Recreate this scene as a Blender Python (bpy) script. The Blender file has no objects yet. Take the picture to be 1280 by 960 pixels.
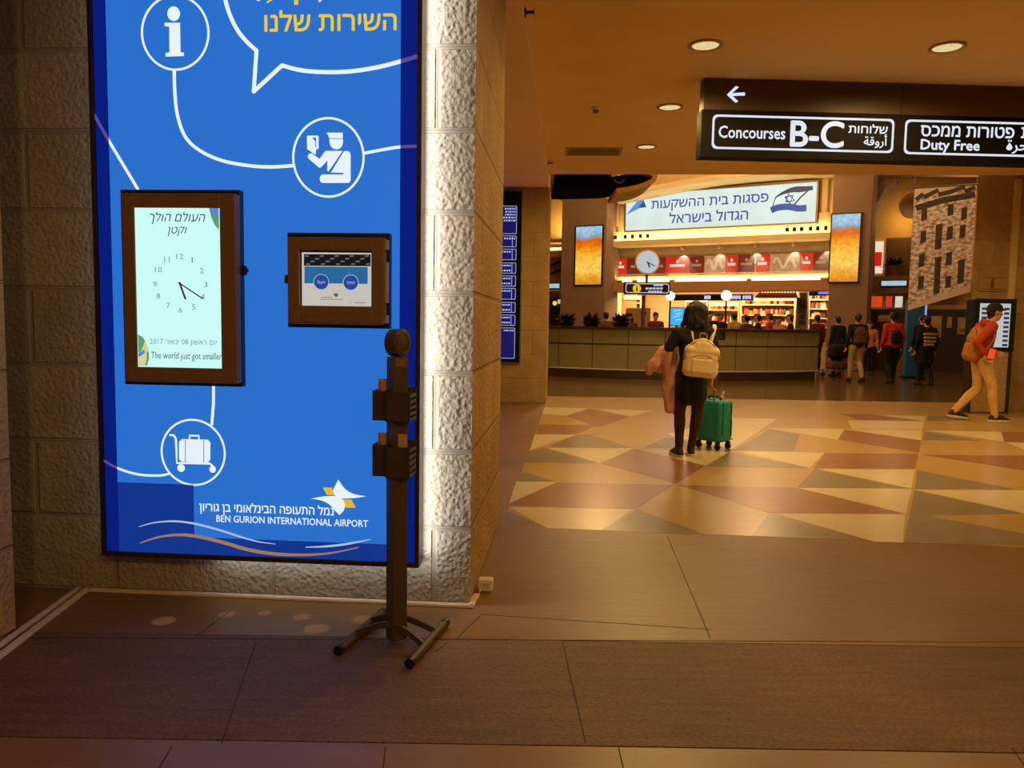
import bpy, bmesh, math, random
from mathutils import Vector, Matrix, noise as mnoise
from mathutils.geometry import tessellate_polygon

random.seed(7)
PI = math.pi
D = bpy.data
SC = bpy.context.scene
COL = SC.collection

# ------------------------------------------------------------------ camera, world, exposure
CAM_H = 1.40
FPX = 960.0
PITCH = math.radians(4.59)
ROLL = math.radians(0.92)
cF = Vector((0, math.cos(PITCH), -math.sin(PITCH)))
_R0 = Vector((1, 0, 0))
_U0 = Vector((0, math.sin(PITCH), math.cos(PITCH)))
cR = math.cos(ROLL) * _R0 + math.sin(ROLL) * _U0
cU = -math.sin(ROLL) * _R0 + math.cos(ROLL) * _U0
cC = Vector((0, 0, CAM_H))
cam = D.cameras.new('camera')
cam.sensor_width = 36.0
cam.lens = 36.0 * FPX / 1280.0
cam.clip_start = 0.05
cam.clip_end = 200
camo = D.objects.new('camera', cam)
COL.objects.link(camo)
camo.matrix_world = Matrix(((cR.x, cU.x, -cF.x, 0), (cR.y, cU.y, -cF.y, 0), (cR.z, cU.z, -cF.z, CAM_H), (0, 0, 0, 1)))
SC.camera = camo

SC.view_settings.view_transform = 'Standard'
SC.view_settings.look = 'None'
SC.view_settings.gamma = 1.0
SC.view_settings.use_curve_mapping = False
SC.view_settings.exposure = 0.0

AMBER = (1.0, 0.63, 0.20)
DOWN_W = 150.0
HALL_W = 260.0
HALL_C = (1.0, 0.62, 0.28)
w = D.worlds.new('world')
SC.world = w
w.use_nodes = True
w.node_tree.nodes['Background'].inputs[0].default_value = (1.0, 0.56, 0.16, 1)
w.node_tree.nodes['Background'].inputs[1].default_value = 0.13


def ray(x, y):
    return cF + cR * ((x - 640) / FPX) - cU * ((y - 480) / FPX)


def on_z(x, y, z=0.0):
    d = ray(x, y)
    return cC + d * ((z - CAM_H) / d.z)


def on_y(x, y, Y):
    d = ray(x, y)
    return cC + d * (Y / d.y)


class Frame:
    """an upright plane through P; s runs along it to the right, t away from the viewer's side, z up"""
    def __init__(self, P, yaw):
        self.P = Vector((P[0], P[1], 0))
        self.yaw = yaw
        self.u = Vector((math.cos(yaw), math.sin(yaw), 0))
        self.v = Vector((-math.sin(yaw), math.cos(yaw), 0))

    def px(self, x, y, t=0.0):
        d = ray(x, y)
        k = ((self.P + self.v * t) - cC).dot(self.v) / d.dot(self.v)
        X = cC + d * k
        return ((X - self.P).dot(self.u), X.z)

    def pts(self, lst, t=0.0):
        return [self.px(a, b, t) for a, b in lst]

    def w(self, s, t, z):
        return self.P + self.u * s + self.v * t + Vector((0, 0, z))


def area(name, loc, rot_to, sx, sy, energy, color, spread=None):
    l = D.lights.new(name, 'AREA')
    l.shape = 'RECTANGLE'
    l.size = sx
    l.size_y = sy
    l.energy = energy
    l.color = color
    if spread:
        l.spread = spread
    o = D.objects.new(name, l)
    COL.objects.link(o)
    o.location = loc
    o.rotation_euler = Vector(rot_to).to_track_quat('-Z', 'Y').to_euler()
    return o


def point(name, loc, energy, color=AMBER, size=0.1):
    l = D.lights.new(name, 'POINT')
    l.energy = energy
    l.color = color
    l.shadow_soft_size = size
    o = D.objects.new(name, l)
    COL.objects.link(o)
    o.location = loc
    return o


def spot(name, loc, to, energy, color, angle, blend=0.5, size=0.05):
    l = D.lights.new(name, 'SPOT')
    l.energy = energy
    l.color = color
    l.spot_size = angle
    l.spot_blend = blend
    l.shadow_soft_size = size
    o = D.objects.new(name, l)
    COL.objects.link(o)
    o.location = loc
    o.rotation_euler = (Vector(to) - Vector(loc)).to_track_quat('-Z', 'Y').to_euler()
    return o


# big room light: unseen amber lights added at concourse ceiling level, and hall lamps
CEIL = 3.97
SOFF = 3.71
for (x, y, k_) in [(4.9, 3.2, .5), (2.3, 2.2, .3), (6.6, 5.2, .9), (5.0, 9.0, 1.1), (7.2, 9.2, 1.1)]:  # bare lights without fittings, added for brightness
    spot('ceiling_and_fill_light', (x, y, CEIL - 0.05), (x, y, 0), DOWN_W * k_, AMBER, math.radians(172), 0.35, 0.12)
for (x, y, k_) in [(0.6, -2.6, 1.0), (-1.6, -2.0, 0.8), (2.8, -3.2, 1.0)]:  # unseen lights added behind the viewer to brighten upright faces
    spot('ceiling_and_fill_light', (x, y, CEIL - 0.05), (x, y + 0.9, 0), 230.0 * k_, AMBER, math.radians(165), 0.4, 0.12)
for (x, y) in [(5, 17.0), (2.0, 19.0), (10.5, 17.5), (8.0, 24.5), (14.0, 24.0), (3.0, 25.5)]:
    point('hall_lamp_light', (x, y, 6.6), HALL_W * (0.28 if x > 8 else 1.9 if y < 20 else 1.0), HALL_C, 0.5)

# ------------------------------------------------------------------ materials


def lin(c):
    out = []
    for v in c:
        v = v / 255.0
        out.append(v / 12.92 if v <= 0.04045 else ((v + 0.055) / 1.055) ** 2.4)
    return (out[0], out[1], out[2], 1.0)


def nd(nt, kind, **kw):
    n = nt.nodes.new(kind)
    for k, v in kw.items():
        if k.startswith('i_'):
            n.inputs[k[2:].replace('_', ' ')].default_value = v
        else:
            setattr(n, k, v)
    return n


_mats = {}


def M(name, rgb, rough=0.5, metal=0.0, var=0.12, scale=30.0, bump=0.0, bscale=80.0, spec=0.5):
    if name in _mats:
        return _mats[name]
    m = D.materials.new(name)
    m.use_nodes = True
    nt = m.node_tree
    b = nt.nodes['Principled BSDF']
    b.inputs['Roughness'].default_value = rough
    b.inputs['Metallic'].default_value = metal
    b.inputs['Specular IOR Level'].default_value = spec
    tc = nd(nt, 'ShaderNodeTexCoord')
    nz = nd(nt, 'ShaderNodeTexNoise')
    nz.inputs['Scale'].default_value = scale
    nz.inputs['Detail'].default_value = 4
    nt.links.new(tc.outputs['Object'], nz.inputs['Vector'])
    mr = nd(nt, 'ShaderNodeMapRange')
    mr.inputs['From Min'].default_value = 0.3
    mr.inputs['From Max'].default_value = 0.7
    mr.inputs['To Min'].default_value = 1 - var
    mr.inputs['To Max'].default_value = 1 + var
    nt.links.new(nz.outputs['Fac'], mr.inputs['Value'])
    mx = nd(nt, 'ShaderNodeVectorMath', operation='SCALE')
    mx.inputs[0].default_value = lin(rgb)[:3]
    nt.links.new(mr.outputs[0], mx.inputs['Scale'])
    nt.links.new(mx.outputs[0], b.inputs['Base Color'])
    if bump:
        n2 = nd(nt, 'ShaderNodeTexNoise')
        n2.inputs['Scale'].default_value = bscale
        n2.inputs['Detail'].default_value = 3
        nt.links.new(tc.outputs['Object'], n2.inputs['Vector'])
        bp = nd(nt, 'ShaderNodeBump')
        bp.inputs['Strength'].default_value = bump
        bp.inputs['Distance'].default_value = 0.01
        nt.links.new(n2.outputs['Fac'], bp.inputs['Height'])
        nt.links.new(bp.outputs[0], b.inputs['Normal'])
    _mats[name] = m
    return m


def E(name, rgb, strength=1.0, var=0.02, scale=6.0):
    """a surface that gives off light (screen, lamp, backlit print)"""
    if name in _mats:
        return _mats[name]
    m = D.materials.new(name)
    m.use_nodes = True
    nt = m.node_tree
    b = nt.nodes['Principled BSDF']
    b.inputs['Base Color'].default_value = (0.01, 0.01, 0.01, 1)
    b.inputs['Roughness'].default_value = 0.4
    b.inputs['Specular IOR Level'].default_value = 0.2
    tc = nd(nt, 'ShaderNodeTexCoord')
    nz = nd(nt, 'ShaderNodeTexNoise')
    nz.inputs['Scale'].default_value = scale
    nt.links.new(tc.outputs['Object'], nz.inputs['Vector'])
    mr = nd(nt, 'ShaderNodeMapRange')
    mr.inputs['To Min'].default_value = strength * (1 - var)
    mr.inputs['To Max'].default_value = strength * (1 + var)
    nt.links.new(nz.outputs['Fac'], mr.inputs['Value'])
    b.inputs['Emission Color'].default_value = lin(rgb)
    nt.links.new(mr.outputs[0], b.inputs['Emission Strength'])
    _mats[name] = m
    return m


def film(name, tint):
    m = D.materials.new(name)
    m.use_nodes = True
    nt = m.node_tree
    nt.nodes.remove(nt.nodes['Principled BSDF'])
    t = nd(nt, 'ShaderNodeBsdfTransparent')
    t.inputs[0].default_value = (*tint, 1)
    nt.links.new(t.outputs[0], nt.nodes['Material Output'].inputs[0])
    return m


def stone(name, rgb, axis, bw=0.82, bh=0.383, pit=1.0, joint=0.6, zoff=0.0, soff=0.0, pscale=26.0):
    """hammered limestone blocks: axis picks which way the courses run"""
    m = D.materials.new(name)
    m.use_nodes = True
    nt = m.node_tree
    L = nt.links.new
    b = nt.nodes['Principled BSDF']
    b.inputs['Roughness'].default_value = 0.78
    b.inputs['Specular IOR Level'].default_value = 0.15
    tc = nd(nt, 'ShaderNodeTexCoord')
    sp = nd(nt, 'ShaderNodeSeparateXYZ')
    L(tc.outputs['Object'], sp.inputs[0])
    cb = nd(nt, 'ShaderNodeCombineXYZ')
    ax = nd(nt, 'ShaderNodeMath', operation='ADD')
    ax.inputs[1].default_value = soff
    L(sp.outputs[axis], ax.inputs[0])
    az = nd(nt, 'ShaderNodeMath', operation='ADD')
    az.inputs[1].default_value = zoff
    L(sp.outputs[2], az.inputs[0])
    L(ax.outputs[0], cb.inputs[0])
    L(az.outputs[0], cb.inputs[1])

    def brick(mortar, smooth):
        k = nd(nt, 'ShaderNodeTexBrick')
        k.inputs['Scale'].default_value = 1.0
        k.inputs['Brick Width'].default_value = bw
        k.inputs['Row Height'].default_value = bh
        k.inputs['Mortar Size'].default_value = mortar
        k.inputs['Mortar Smooth'].default_value = smooth
        k.inputs['Color1'].default_value = (0.92, 0.92, 0.92, 1)
        k.inputs['Color2'].default_value = (1.06, 1.06, 1.06, 1)
        k.inputs['Mortar'].default_value = (joint, joint, joint, 1)
        L(cb.outputs[0], k.inputs['Vector'])
        return k
    thin = brick(0.004, 0.3)
    wide = brick(0.016, 0.5)
    n1 = nd(nt, 'ShaderNodeTexNoise')
    n1.inputs['Scale'].default_value = pscale
    n1.inputs['Detail'].default_value = 3
    n1.inputs['Distortion'].default_value = 0.6
    L(tc.outputs['Object'], n1.inputs['Vector'])
    v1 = nd(nt, 'ShaderNodeTexVoronoi', feature='SMOOTH_F1')
    v1.inputs['Scale'].default_value = pscale * 1.1
    L(tc.outputs['Object'], v1.inputs['Vector'])
    ad = nd(nt, 'ShaderNodeMath', operation='MULTIPLY_ADD')
    ad.inputs[1].default_value = 0.8
    L(n1.outputs['Fac'], ad.inputs[0])
    L(v1.outputs['Distance'], ad.inputs[2])
    inv = nd(nt, 'ShaderNodeMath', operation='SUBTRACT')
    inv.inputs[0].default_value = 1.0
    L(wide.outputs['Fac'], inv.inputs[1])
    mu = nd(nt, 'ShaderNodeMath', operation='MULTIPLY')
    L(ad.outputs[0], mu.inputs[0])
    L(inv.outputs[0], mu.inputs[1])
    jd = nd(nt, 'ShaderNodeMath', operation='MULTIPLY_ADD')
    jd.inputs[1].default_value = -0.5
    L(thin.outputs['Fac'], jd.inputs[0])
    L(mu.outputs[0], jd.inputs[2])
    bp = nd(nt, 'ShaderNodeBump')
    bp.inputs['Strength'].default_value = pit
    bp.inputs['Distance'].default_value = 0.012
    L(jd.outputs[0], bp.inputs['Height'])
    L(bp.outputs[0], b.inputs['Normal'])
    n2 = nd(nt, 'ShaderNodeTexNoise')
    n2.inputs['Scale'].default_value = 3.0
    n2.inputs['Detail'].default_value = 6
    L(tc.outputs['Object'], n2.inputs['Vector'])
    mr = nd(nt, 'ShaderNodeMapRange')
    mr.inputs['From Min'].default_value = 0.3
    mr.inputs['From Max'].default_value = 0.7
    mr.inputs['To Min'].default_value = 0.85
    mr.inputs['To Max'].default_value = 1.12
    L(n2.outputs['Fac'], mr.inputs['Value'])
    vs = nd(nt, 'ShaderNodeVectorMath', operation='SCALE')
    vs.inputs[0].default_value = lin(rgb)[:3]
    L(mr.outputs[0], vs.inputs['Scale'])
    vm = nd(nt, 'ShaderNodeVectorMath', operation='MULTIPLY')
    L(vs.outputs[0], vm.inputs[0])
    L(thin.outputs['Color'], vm.inputs[1])
    L(vm.outputs[0], b.inputs['Base Color'])
    return m


def travertine(name, rgb, rough, pits=0.0, streak=1.0):
    m = D.materials.new(name)
    m.use_nodes = True
    nt = m.node_tree
    L = nt.links.new
    b = nt.nodes['Principled BSDF']
    b.inputs['Roughness'].default_value = rough
    tc = nd(nt, 'ShaderNodeTexCoord')
    mp = nd(nt, 'ShaderNodeMapping')
    mp.inputs['Scale'].default_value = (1.2, 14, 1)
    L(tc.outputs['Object'], mp.inputs[0])
    n1 = nd(nt, 'ShaderNodeTexNoise')
    n1.inputs['Scale'].default_value = 2.2
    n1.inputs['Detail'].default_value = 7
    n1.inputs['Roughness'].default_value = 0.65
    L(mp.outputs[0], n1.inputs['Vector'])
    n3 = nd(nt, 'ShaderNodeTexNoise')
    n3.inputs['Scale'].default_value = 1.1
    n3.inputs['Detail'].default_value = 3
    L(tc.outputs['Object'], n3.inputs['Vector'])
    sm = nd(nt, 'ShaderNodeMath', operation='ADD')
    L(n1.outputs['Fac'], sm.inputs[0])
    L(n3.outputs['Fac'], sm.inputs[1])
    mr = nd(nt, 'ShaderNodeMapRange')
    mr.inputs['From Min'].default_value = 0.7
    mr.inputs['From Max'].default_value = 1.3
    mr.inputs['To Min'].default_value = 1 - 0.3 * streak
    mr.inputs['To Max'].default_value = 1 + 0.25 * streak
    L(sm.outputs[0], mr.inputs['Value'])
    vs = nd(nt, 'ShaderNodeVectorMath', operation='SCALE')
    vs.inputs[0].default_value = lin(rgb)[:3]
    L(mr.outputs[0], vs.inputs['Scale'])
    L(vs.outputs[0], b.inputs['Base Color'])
    if pits:
        mp2 = nd(nt, 'ShaderNodeMapping')
        mp2.inputs['Scale'].default_value = (1, 2.2, 1)
        L(tc.outputs['Object'], mp2.inputs[0])
        n2 = nd(nt, 'ShaderNodeTexNoise')
        n2.inputs['Scale'].default_value = 60
        n2.inputs['Detail'].default_value = 3
        L(mp2.outputs[0], n2.inputs['Vector'])
        mr2 = nd(nt, 'ShaderNodeMapRange')
        mr2.inputs['From Min'].default_value = 0.34
        mr2.inputs['From Max'].default_value = 0.56
        mr2.inputs['To Min'].default_value = 1 - 0.75 * pits
        mr2.inputs['To Max'].default_value = 1.0
        L(n2.outputs['Fac'], mr2.inputs['Value'])
        v2 = nd(nt, 'ShaderNodeVectorMath', operation='SCALE')
        L(vs.outputs[0], v2.inputs[0])
        L(mr2.outputs[0], v2.inputs['Scale'])
        L(v2.outputs[0], b.inputs['Base Color'])
        bp = nd(nt, 'ShaderNodeBump')
        bp.inputs['Strength'].default_value = pits
        bp.inputs['Distance'].default_value = 0.006
        L(n2.outputs['Fac'], bp.inputs['Height'])
        L(bp.outputs[0], b.inputs['Normal'])
    return m


# ------------------------------------------------------------------ mesh building


class MB:
    def __init__(self):
        self.bm = bmesh.new()

    def _mi(self, faces, mi):
        for f in faces:
            f.material_index = mi

    def box(self, x0, x1, y0, y1, z0, z1, bev=0.0, mi=0, seg=2, mat=None):
        r = bmesh.ops.create_cube(self.bm, size=1.0)
        vs = r['verts']
        M4 = Matrix.Translation(((x0 + x1) / 2, (y0 + y1) / 2, (z0 + z1) / 2)) @ Matrix.Diagonal((abs(x1 - x0), abs(y1 - y0), abs(z1 - z0), 1))
        if mat is not None:
            M4 = mat @ M4
        bmesh.ops.transform(self.bm, matrix=M4, verts=vs)
        fs = {f for v in vs for f in v.link_faces}
        self._mi(fs, mi)
        if bev:
            es = list({e for v in vs for e in v.link_edges})
            r = bmesh.ops.bevel(self.bm, geom=es, offset=bev, segments=seg, profile=0.5, affect='EDGES')
            self._mi(r['faces'], mi)
        return self

    def cyl(self, p0, p1, r0, r1=None, n=16, mi=0, caps=True):
        r1 = r0 if r1 is None else r1
        p0, p1 = Vector(p0), Vector(p1)
        ax = (p1 - p0)
        q = ax.to_track_quat('Z', 'Y').to_matrix()
        A, B = [], []
        for i in range(n):
            a = 2 * PI * i / n
            d = q @ Vector((math.cos(a), math.sin(a), 0))
            A.append(self.bm.verts.new(p0 + d * r0))
            B.append(self.bm.verts.new(p1 + d * r1))
        fs = [self.bm.faces.new((A[i], A[(i + 1) % n], B[(i + 1) % n], B[i])) for i in range(n)]
        if caps:
            fs.append(self.bm.faces.new(A[::-1]))
            fs.append(self.bm.faces.new(B))
        self._mi(fs, mi)
        return self

    def tube(self, pts, r, n=8, mi=0, flat=1.0):
        pts = [Vector(p) for p in pts]
        rr = r if isinstance(r, (list, tuple)) else [r] * len(pts)
        rings = []
        up = Vector((0, 0, 1))
        for i, p in enumerate(pts):
            tdir = (pts[min(i + 1, len(pts) - 1)] - pts[max(i - 1, 0)]).normalized()
            a = tdir.cross(up)
            if a.length < 1e-3:
                a = tdir.cross(Vector((0, 1, 0)))
            a.normalize()
            bvec = a.cross(tdir)
            rings.append([self.bm.verts.new(p + (a * math.cos(2 * PI * k / n) * flat + bvec * math.sin(2 * PI * k / n)) * rr[i]) for k in range(n)])
        fs = []
        for A, B in zip(rings, rings[1:]):
            for k in range(n):
                fs.append(self.bm.faces.new((A[k], A[(k + 1) % n], B[(k + 1) % n], B[k])))
        fs.append(self.bm.faces.new(rings[0][::-1]))
        fs.append(self.bm.faces.new(rings[-1]))
        self._mi(fs, mi)
        return self

    def ell(self, c, r, n=16, m=10, mi=0, rot=None):
        r = r if isinstance(r, (list, tuple)) else (r, r, r)
        res = bmesh.ops.create_uvsphere(self.bm, u_segments=n, v_segments=m, radius=1.0)
        M4 = Matrix.Translation(c) @ (rot.to_4x4() if rot else Matrix.Identity(4)) @ Matrix.Diagonal((*r, 1))
        bmesh.ops.transform(self.bm, matrix=M4, verts=res['verts'])
        self._mi({f for v in res['verts'] for f in v.link_faces}, mi)
        return self

    def lathe(self, prof, c=(0, 0, 0), n=16, mi=0):
        c = Vector(c)
        rings = []
        for (r, z) in prof:
            rings.append([self.bm.verts.new(c + Vector((r * math.cos(2 * PI * k / n), r * math.sin(2 * PI * k / n), z))) for k in range(n)])
        fs = []
        for A, B in zip(rings, rings[1:]):
            for k in range(n):
                fs.append(self.bm.faces.new((A[k], A[(k + 1) % n], B[(k + 1) % n], B[k])))
        fs.append(self.bm.faces.new(rings[0][::-1]))
        fs.append(self.bm.faces.new(rings[-1]))
        self._mi(fs, mi)
        return self

    def capsule(self, p0, r0, p1, r1, n=14, m=5):
        p0, p1 = Vector(p0), Vector(p1)
        ax = p1 - p0
        Ln = ax.length
        q = (ax if Ln > 1e-6 else Vector((0, 0, 1))).to_track_quat('Z', 'Y').to_matrix()
        prof = []
        for i in range(m + 1):
            a = -PI / 2 + (PI / 2) * i / m
            prof.append((max(r0 * math.cos(a), 1e-4), r0 * math.sin(a)))
        for i in range(m + 1):
            a = (PI / 2) * i / m
            prof.append((max(r1 * math.cos(a), 1e-4), Ln + r1 * math.sin(a)))
        rings = [[self.bm.verts.new(p0 + q @ Vector((r * math.cos(2 * PI * k / n), r * math.sin(2 * PI * k / n), z))) for k in range(n)] for (r, z) in prof]
        for A, B in zip(rings, rings[1:]):
            for k in range(n):
                self.bm.faces.new((A[k], A[(k + 1) % n], B[(k + 1) % n], B[k]))
        self.bm.faces.new(rings[0][::-1])
        self.bm.faces.new(rings[-1])
        return self

    def prism(self, poly, y0, y1, mi=0):
        """polygon of (x, z) extruded from y0 to y1"""
        n = len(poly)
        A = [self.bm.verts.new((p[0], y0, p[1])) for p in poly]
        B = [self.bm.verts.new((p[0], y1, p[1])) for p in poly]
        fs = [self.bm.faces.new(A), self.bm.faces.new(B[::-1])]
        for i in range(n):
            fs.append(self.bm.faces.new((A[i], B[i], B[(i + 1) % n], A[(i + 1) % n])))
        self._mi(fs, mi)
        return self

    def slab(self, poly, z0, z1, mi=0):
        """polygon of (x, y) extruded in z"""
        A = [self.bm.verts.new((p[0], p[1], z1)) for p in poly]
        B = [self.bm.verts.new((p[0], p[1], z0)) for p in poly]
        n = len(poly)
        fs = [self.bm.faces.new(A), self.bm.faces.new(B[::-1])]
        for i in range(n):
            fs.append(self.bm.faces.new((A[i], B[i], B[(i + 1) % n], A[(i + 1) % n])))
        self._mi(fs, mi)
        return self

    def ribbon(self, pts, wd, y0, y1, mi=0):
        """flat stroke through (x, z) points; width may be a list"""
        n = len(pts)
        ww = wd if isinstance(wd, (list, tuple)) else [wd] * n
        P = [Vector((p[0], p[1])) for p in pts]
        Lp, Rp = [], []
        for i in range(n):
            t = (P[min(i + 1, n - 1)] - P[max(i - 1, 0)])
            if t.length < 1e-9:
                t = Vector((1, 0))
            t.normalize()
            nn = Vector((-t.y, t.x)) * ww[i] / 2
            Lp.append(P[i] + nn)
            Rp.append(P[i] - nn)
        for i in range(n - 1):
            self.prism([Lp[i], Rp[i], Rp[i + 1], Lp[i + 1]], y0, y1, mi)
        return self

    def ring(self, c, rx, rz, wd, y0, y1, n=48, mi=0):
        pts = [(c[0] + rx * math.cos(2 * PI * k / n), c[1] + rz * math.sin(2 * PI * k / n)) for k in range(n)]
        o = [(c[0] + (rx + wd / 2) * math.cos(2 * PI * k / n), c[1] + (rz + wd / 2) * math.sin(2 * PI * k / n)) for k in range(n)]
        i_ = [(c[0] + (rx - wd / 2) * math.cos(2 * PI * k / n), c[1] + (rz - wd / 2) * math.sin(2 * PI * k / n)) for k in range(n)]
        for k in range(n):
            j = (k + 1) % n
            self.prism([o[k], o[j], i_[j], i_[k]], y0, y1, mi)
        return self

    def disc(self, c, rx, rz, y0, y1, n=32, mi=0):
        return self.prism([(c[0] + rx * math.cos(2 * PI * k / n), c[1] + rz * math.sin(2 * PI * k / n)) for k in range(n)], y0, y1, mi)

    def mesh(self, name, smooth=False, recalc=True):
        if recalc:
            bmesh.ops.recalc_face_normals(self.bm, faces=self.bm.faces)
        me = D.meshes.new(name)
        self.bm.to_mesh(me)
        self.bm.free()
        if smooth:
            for p in me.polygons:
                p.use_smooth = True
        return me

    def build(self, name, mats, parent=None, smooth=False, loc=(0, 0, 0), rz=0.0, autos=None):
        me = self.mesh(name, smooth)
        if autos:
            for p in me.polygons:
                p.use_smooth = True
            me.set_sharp_from_angle(angle=math.radians(autos))
        return link(name, me, mats, parent, loc, rz)


def link(name, me, mats, parent=None, loc=(0, 0, 0), rz=0.0):
    mats = mats if isinstance(mats, (list, tuple)) else [mats]
    if len(me.materials):
        me.materials.clear()
    for m in mats:
        me.materials.append(m)
    o = D.objects.new(name, me)
    COL.objects.link(o)
    if parent:
        o.parent = parent
    o.location = loc
    o.rotation_euler = (0, 0, rz)
    return o


def tag(o, label, cat, group=None, kind=None):
    o['label'] = label
    o['category'] = cat
    if group:
        o['group'] = group
    if kind:
        o['kind'] = kind
    return o


def thing(name, label, cat, loc=(0, 0, 0), rz=0.0, group=None):
    o = D.objects.new(name, None)
    COL.objects.link(o)
    o.empty_display_size = 0.1
    o.location = loc
    o.rotation_euler = (0, 0, rz)
    return tag(o, label, cat, group)


def structure(o, label, cat):
    return tag(o, label, cat, kind='structure')


def kids(o):
    return [c for c in D.objects if c.parent == o]


def dup(root, loc=None, rz=None, label=None, group=None):
    r = root.copy()
    COL.objects.link(r)
    if loc is not None:
        r.location = loc
    if rz is not None:
        r.rotation_euler = (0, 0, rz)
    if label:
        r['label'] = label
    if group:
        r['group'] = group
    for ch in kids(root):
        c = ch.copy()
        COL.objects.link(c)
        c.parent = r
        for g in kids(ch):
            d = g.copy()
            COL.objects.link(d)
            d.parent = c
    return r


def spline(pts, k=6):
    P = [Vector(p) for p in pts]
    out = []
    for i in range(len(P) - 1):
        p0, p1, p2, p3 = P[max(i - 1, 0)], P[i], P[i + 1], P[min(i + 2, len(P) - 1)]
        for j in range(k):
            t = j / k
            out.append(0.5 * ((2 * p1) + (-p0 + p2) * t + (2 * p0 - 5 * p1 + 4 * p2 - p3) * t * t + (-p0 + 3 * p1 - 3 * p2 + p3) * t ** 3))
    out.append(P[-1])
    return out


def he(s):
    return s[::-1]


def text_into(mb, body, x0, x1, z0, z1, y0, y1, mi=0, bold=0.02, shear=0.0, res=2):
    """writes body into the box x0..x1, z0..z1 of the local x-z plane, between depths y0 and y1"""
    c = D.curves.new('t', 'FONT')
    c.body = body
    c.shear = shear
    c.resolution_u = res
    c.fill_mode = 'NONE'
    o = D.objects.new('t', c)
    COL.objects.link(o)
    dg = bpy.context.evaluated_depsgraph_get()
    me = D.meshes.new_from_object(o.evaluated_get(dg))
    D.objects.remove(o)
    D.curves.remove(c)
    if not me.vertices:
        return mb
    # outline loops; each outer contour is filled by itself with the holes that lie in it
    nb = {}
    for e in me.edges:
        a, b = e.vertices
        nb.setdefault(a, []).append(b)
        nb.setdefault(b, []).append(a)
    seen, loops = set(), []
    for st_ in range(len(me.vertices)):
        if st_ in seen or st_ not in nb:
            continue
        # outlines keep their vertex order, so follow the increasing index first
        lp = [st_]
        seen.add(st_)
        cur = min(nb[st_]) if (st_ + 1) not in nb[st_] else st_ + 1
        while cur not in seen:
            lp.append(cur)
            seen.add(cur)
            nx = [v for v in nb[cur] if v not in seen]
            if not nx:
                break
            cur = nx[0]
        if len(lp) > 2:
            loops.append([me.vertices[v].co.copy() for v in lp])
    D.meshes.remove(me)

    def sarea(L_):
        return sum(L_[i].x * L_[(i + 1) % len(L_)].y - L_[(i + 1) % len(L_)].x * L_[i].y for i in range(len(L_))) / 2

    def inside(p, L_):
        c_ = False
        for i in range(len(L_)):
            a, b = L_[i], L_[(i + 1) % len(L_)]
            if (a.y > p.y) != (b.y > p.y) and p.x < (b.x - a.x) * (p.y - a.y) / (b.y - a.y) + a.x:
                c_ = not c_
        return c_
    ar = [sarea(L_) for L_ in loops]
    hol = [h for h in range(len(loops)) if any(ar[h] * ar[i] < 0 and abs(ar[i]) > abs(ar[h]) and all(inside(p, loops[i]) for p in loops[h][::3]) for i in range(len(loops)) if i != h)]
    outs = [i for i in range(len(loops)) if i not in hol]
    allp = [p for L_ in loops for p in L_]
    ax, bx = min(p.x for p in allp), max(p.x for p in allp)
    ay, by = min(p.y for p in allp), max(p.y for p in allp)
    t = bmesh.new()
    for i in outs:
        grp = [loops[i]] + [loops[h] for h in hol if inside(loops[h][0], loops[i])]
        flat = [p for L_ in grp for p in L_]
        vs = [t.verts.new((x0 + (p.x - ax) / max(bx - ax, 1e-6) * (x1 - x0), y0, z0 + (p.y - ay) / max(by - ay, 1e-6) * (z1 - z0))) for p in flat]
        for tri in tessellate_polygon([[Vector((p.x, p.y, 0)) for p in L_] for L_ in grp]):
            try:
                t.faces.new([vs[k_] for k_ in tri])
            except ValueError:
                pass
    for f in t.faces:
        f.material_index = mi
    tm = D.meshes.new('t')
    t.to_mesh(tm)
    t.free()
    b = max(bold, 0.0) * (z1 - z0)
    sh = [(0, 0)] if b <= 0 else [(0, 0), (-b, 0), (b, 0), (0, -b), (0, b)]
    for i, (dx, dz) in enumerate(sh):
        m2 = tm.copy()
        m2.transform(Matrix.Translation((dx, 0.00002 * i, dz)))
        mb.bm.from_mesh(m2)
        D.meshes.remove(m2)
    D.meshes.remove(tm)
    return mb


def blob(name, caps, mat, parent, voxel=0.012, smooth=4, ells=(), fold=0.0, fscale=12.0, zmin=None):
    """tapered capsules and ellipsoids fused into ONE continuous surface"""
    mb = MB()
    for c in caps:
        mb.capsule(*c)
    for e in ells:
        mb.ell(*e)
    me = mb.mesh('tmp')
    o = D.objects.new('tmp', me)
    COL.objects.link(o)
    md = o.modifiers.new('r', 'REMESH')
    md.mode = 'VOXEL'
    md.voxel_size = voxel
    if smooth:
        s = o.modifiers.new('s', 'SMOOTH')
        s.factor = 0.5
        s.iterations = smooth
    dg = bpy.context.evaluated_depsgraph_get()
    m2 = D.meshes.new_from_object(o.evaluated_get(dg))
    D.objects.remove(o)
    D.meshes.remove(me)
    m2.name = name
    if fold:
        ns = [v.normal.copy() for v in m2.vertices]
        for v, nn in zip(m2.vertices, ns):
            k = mnoise.noise(Vector((v.co.x * fscale, v.co.y * fscale, v.co.z * fscale * 0.45)))
            v.co = v.co + nn * k * fold
    if zmin is not None:
        for v in m2.vertices:
            v.co.z = max(v.co.z, zmin)
    for p in m2.polygons:
        p.use_smooth = True
    return link(name, m2, mat, parent)


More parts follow.
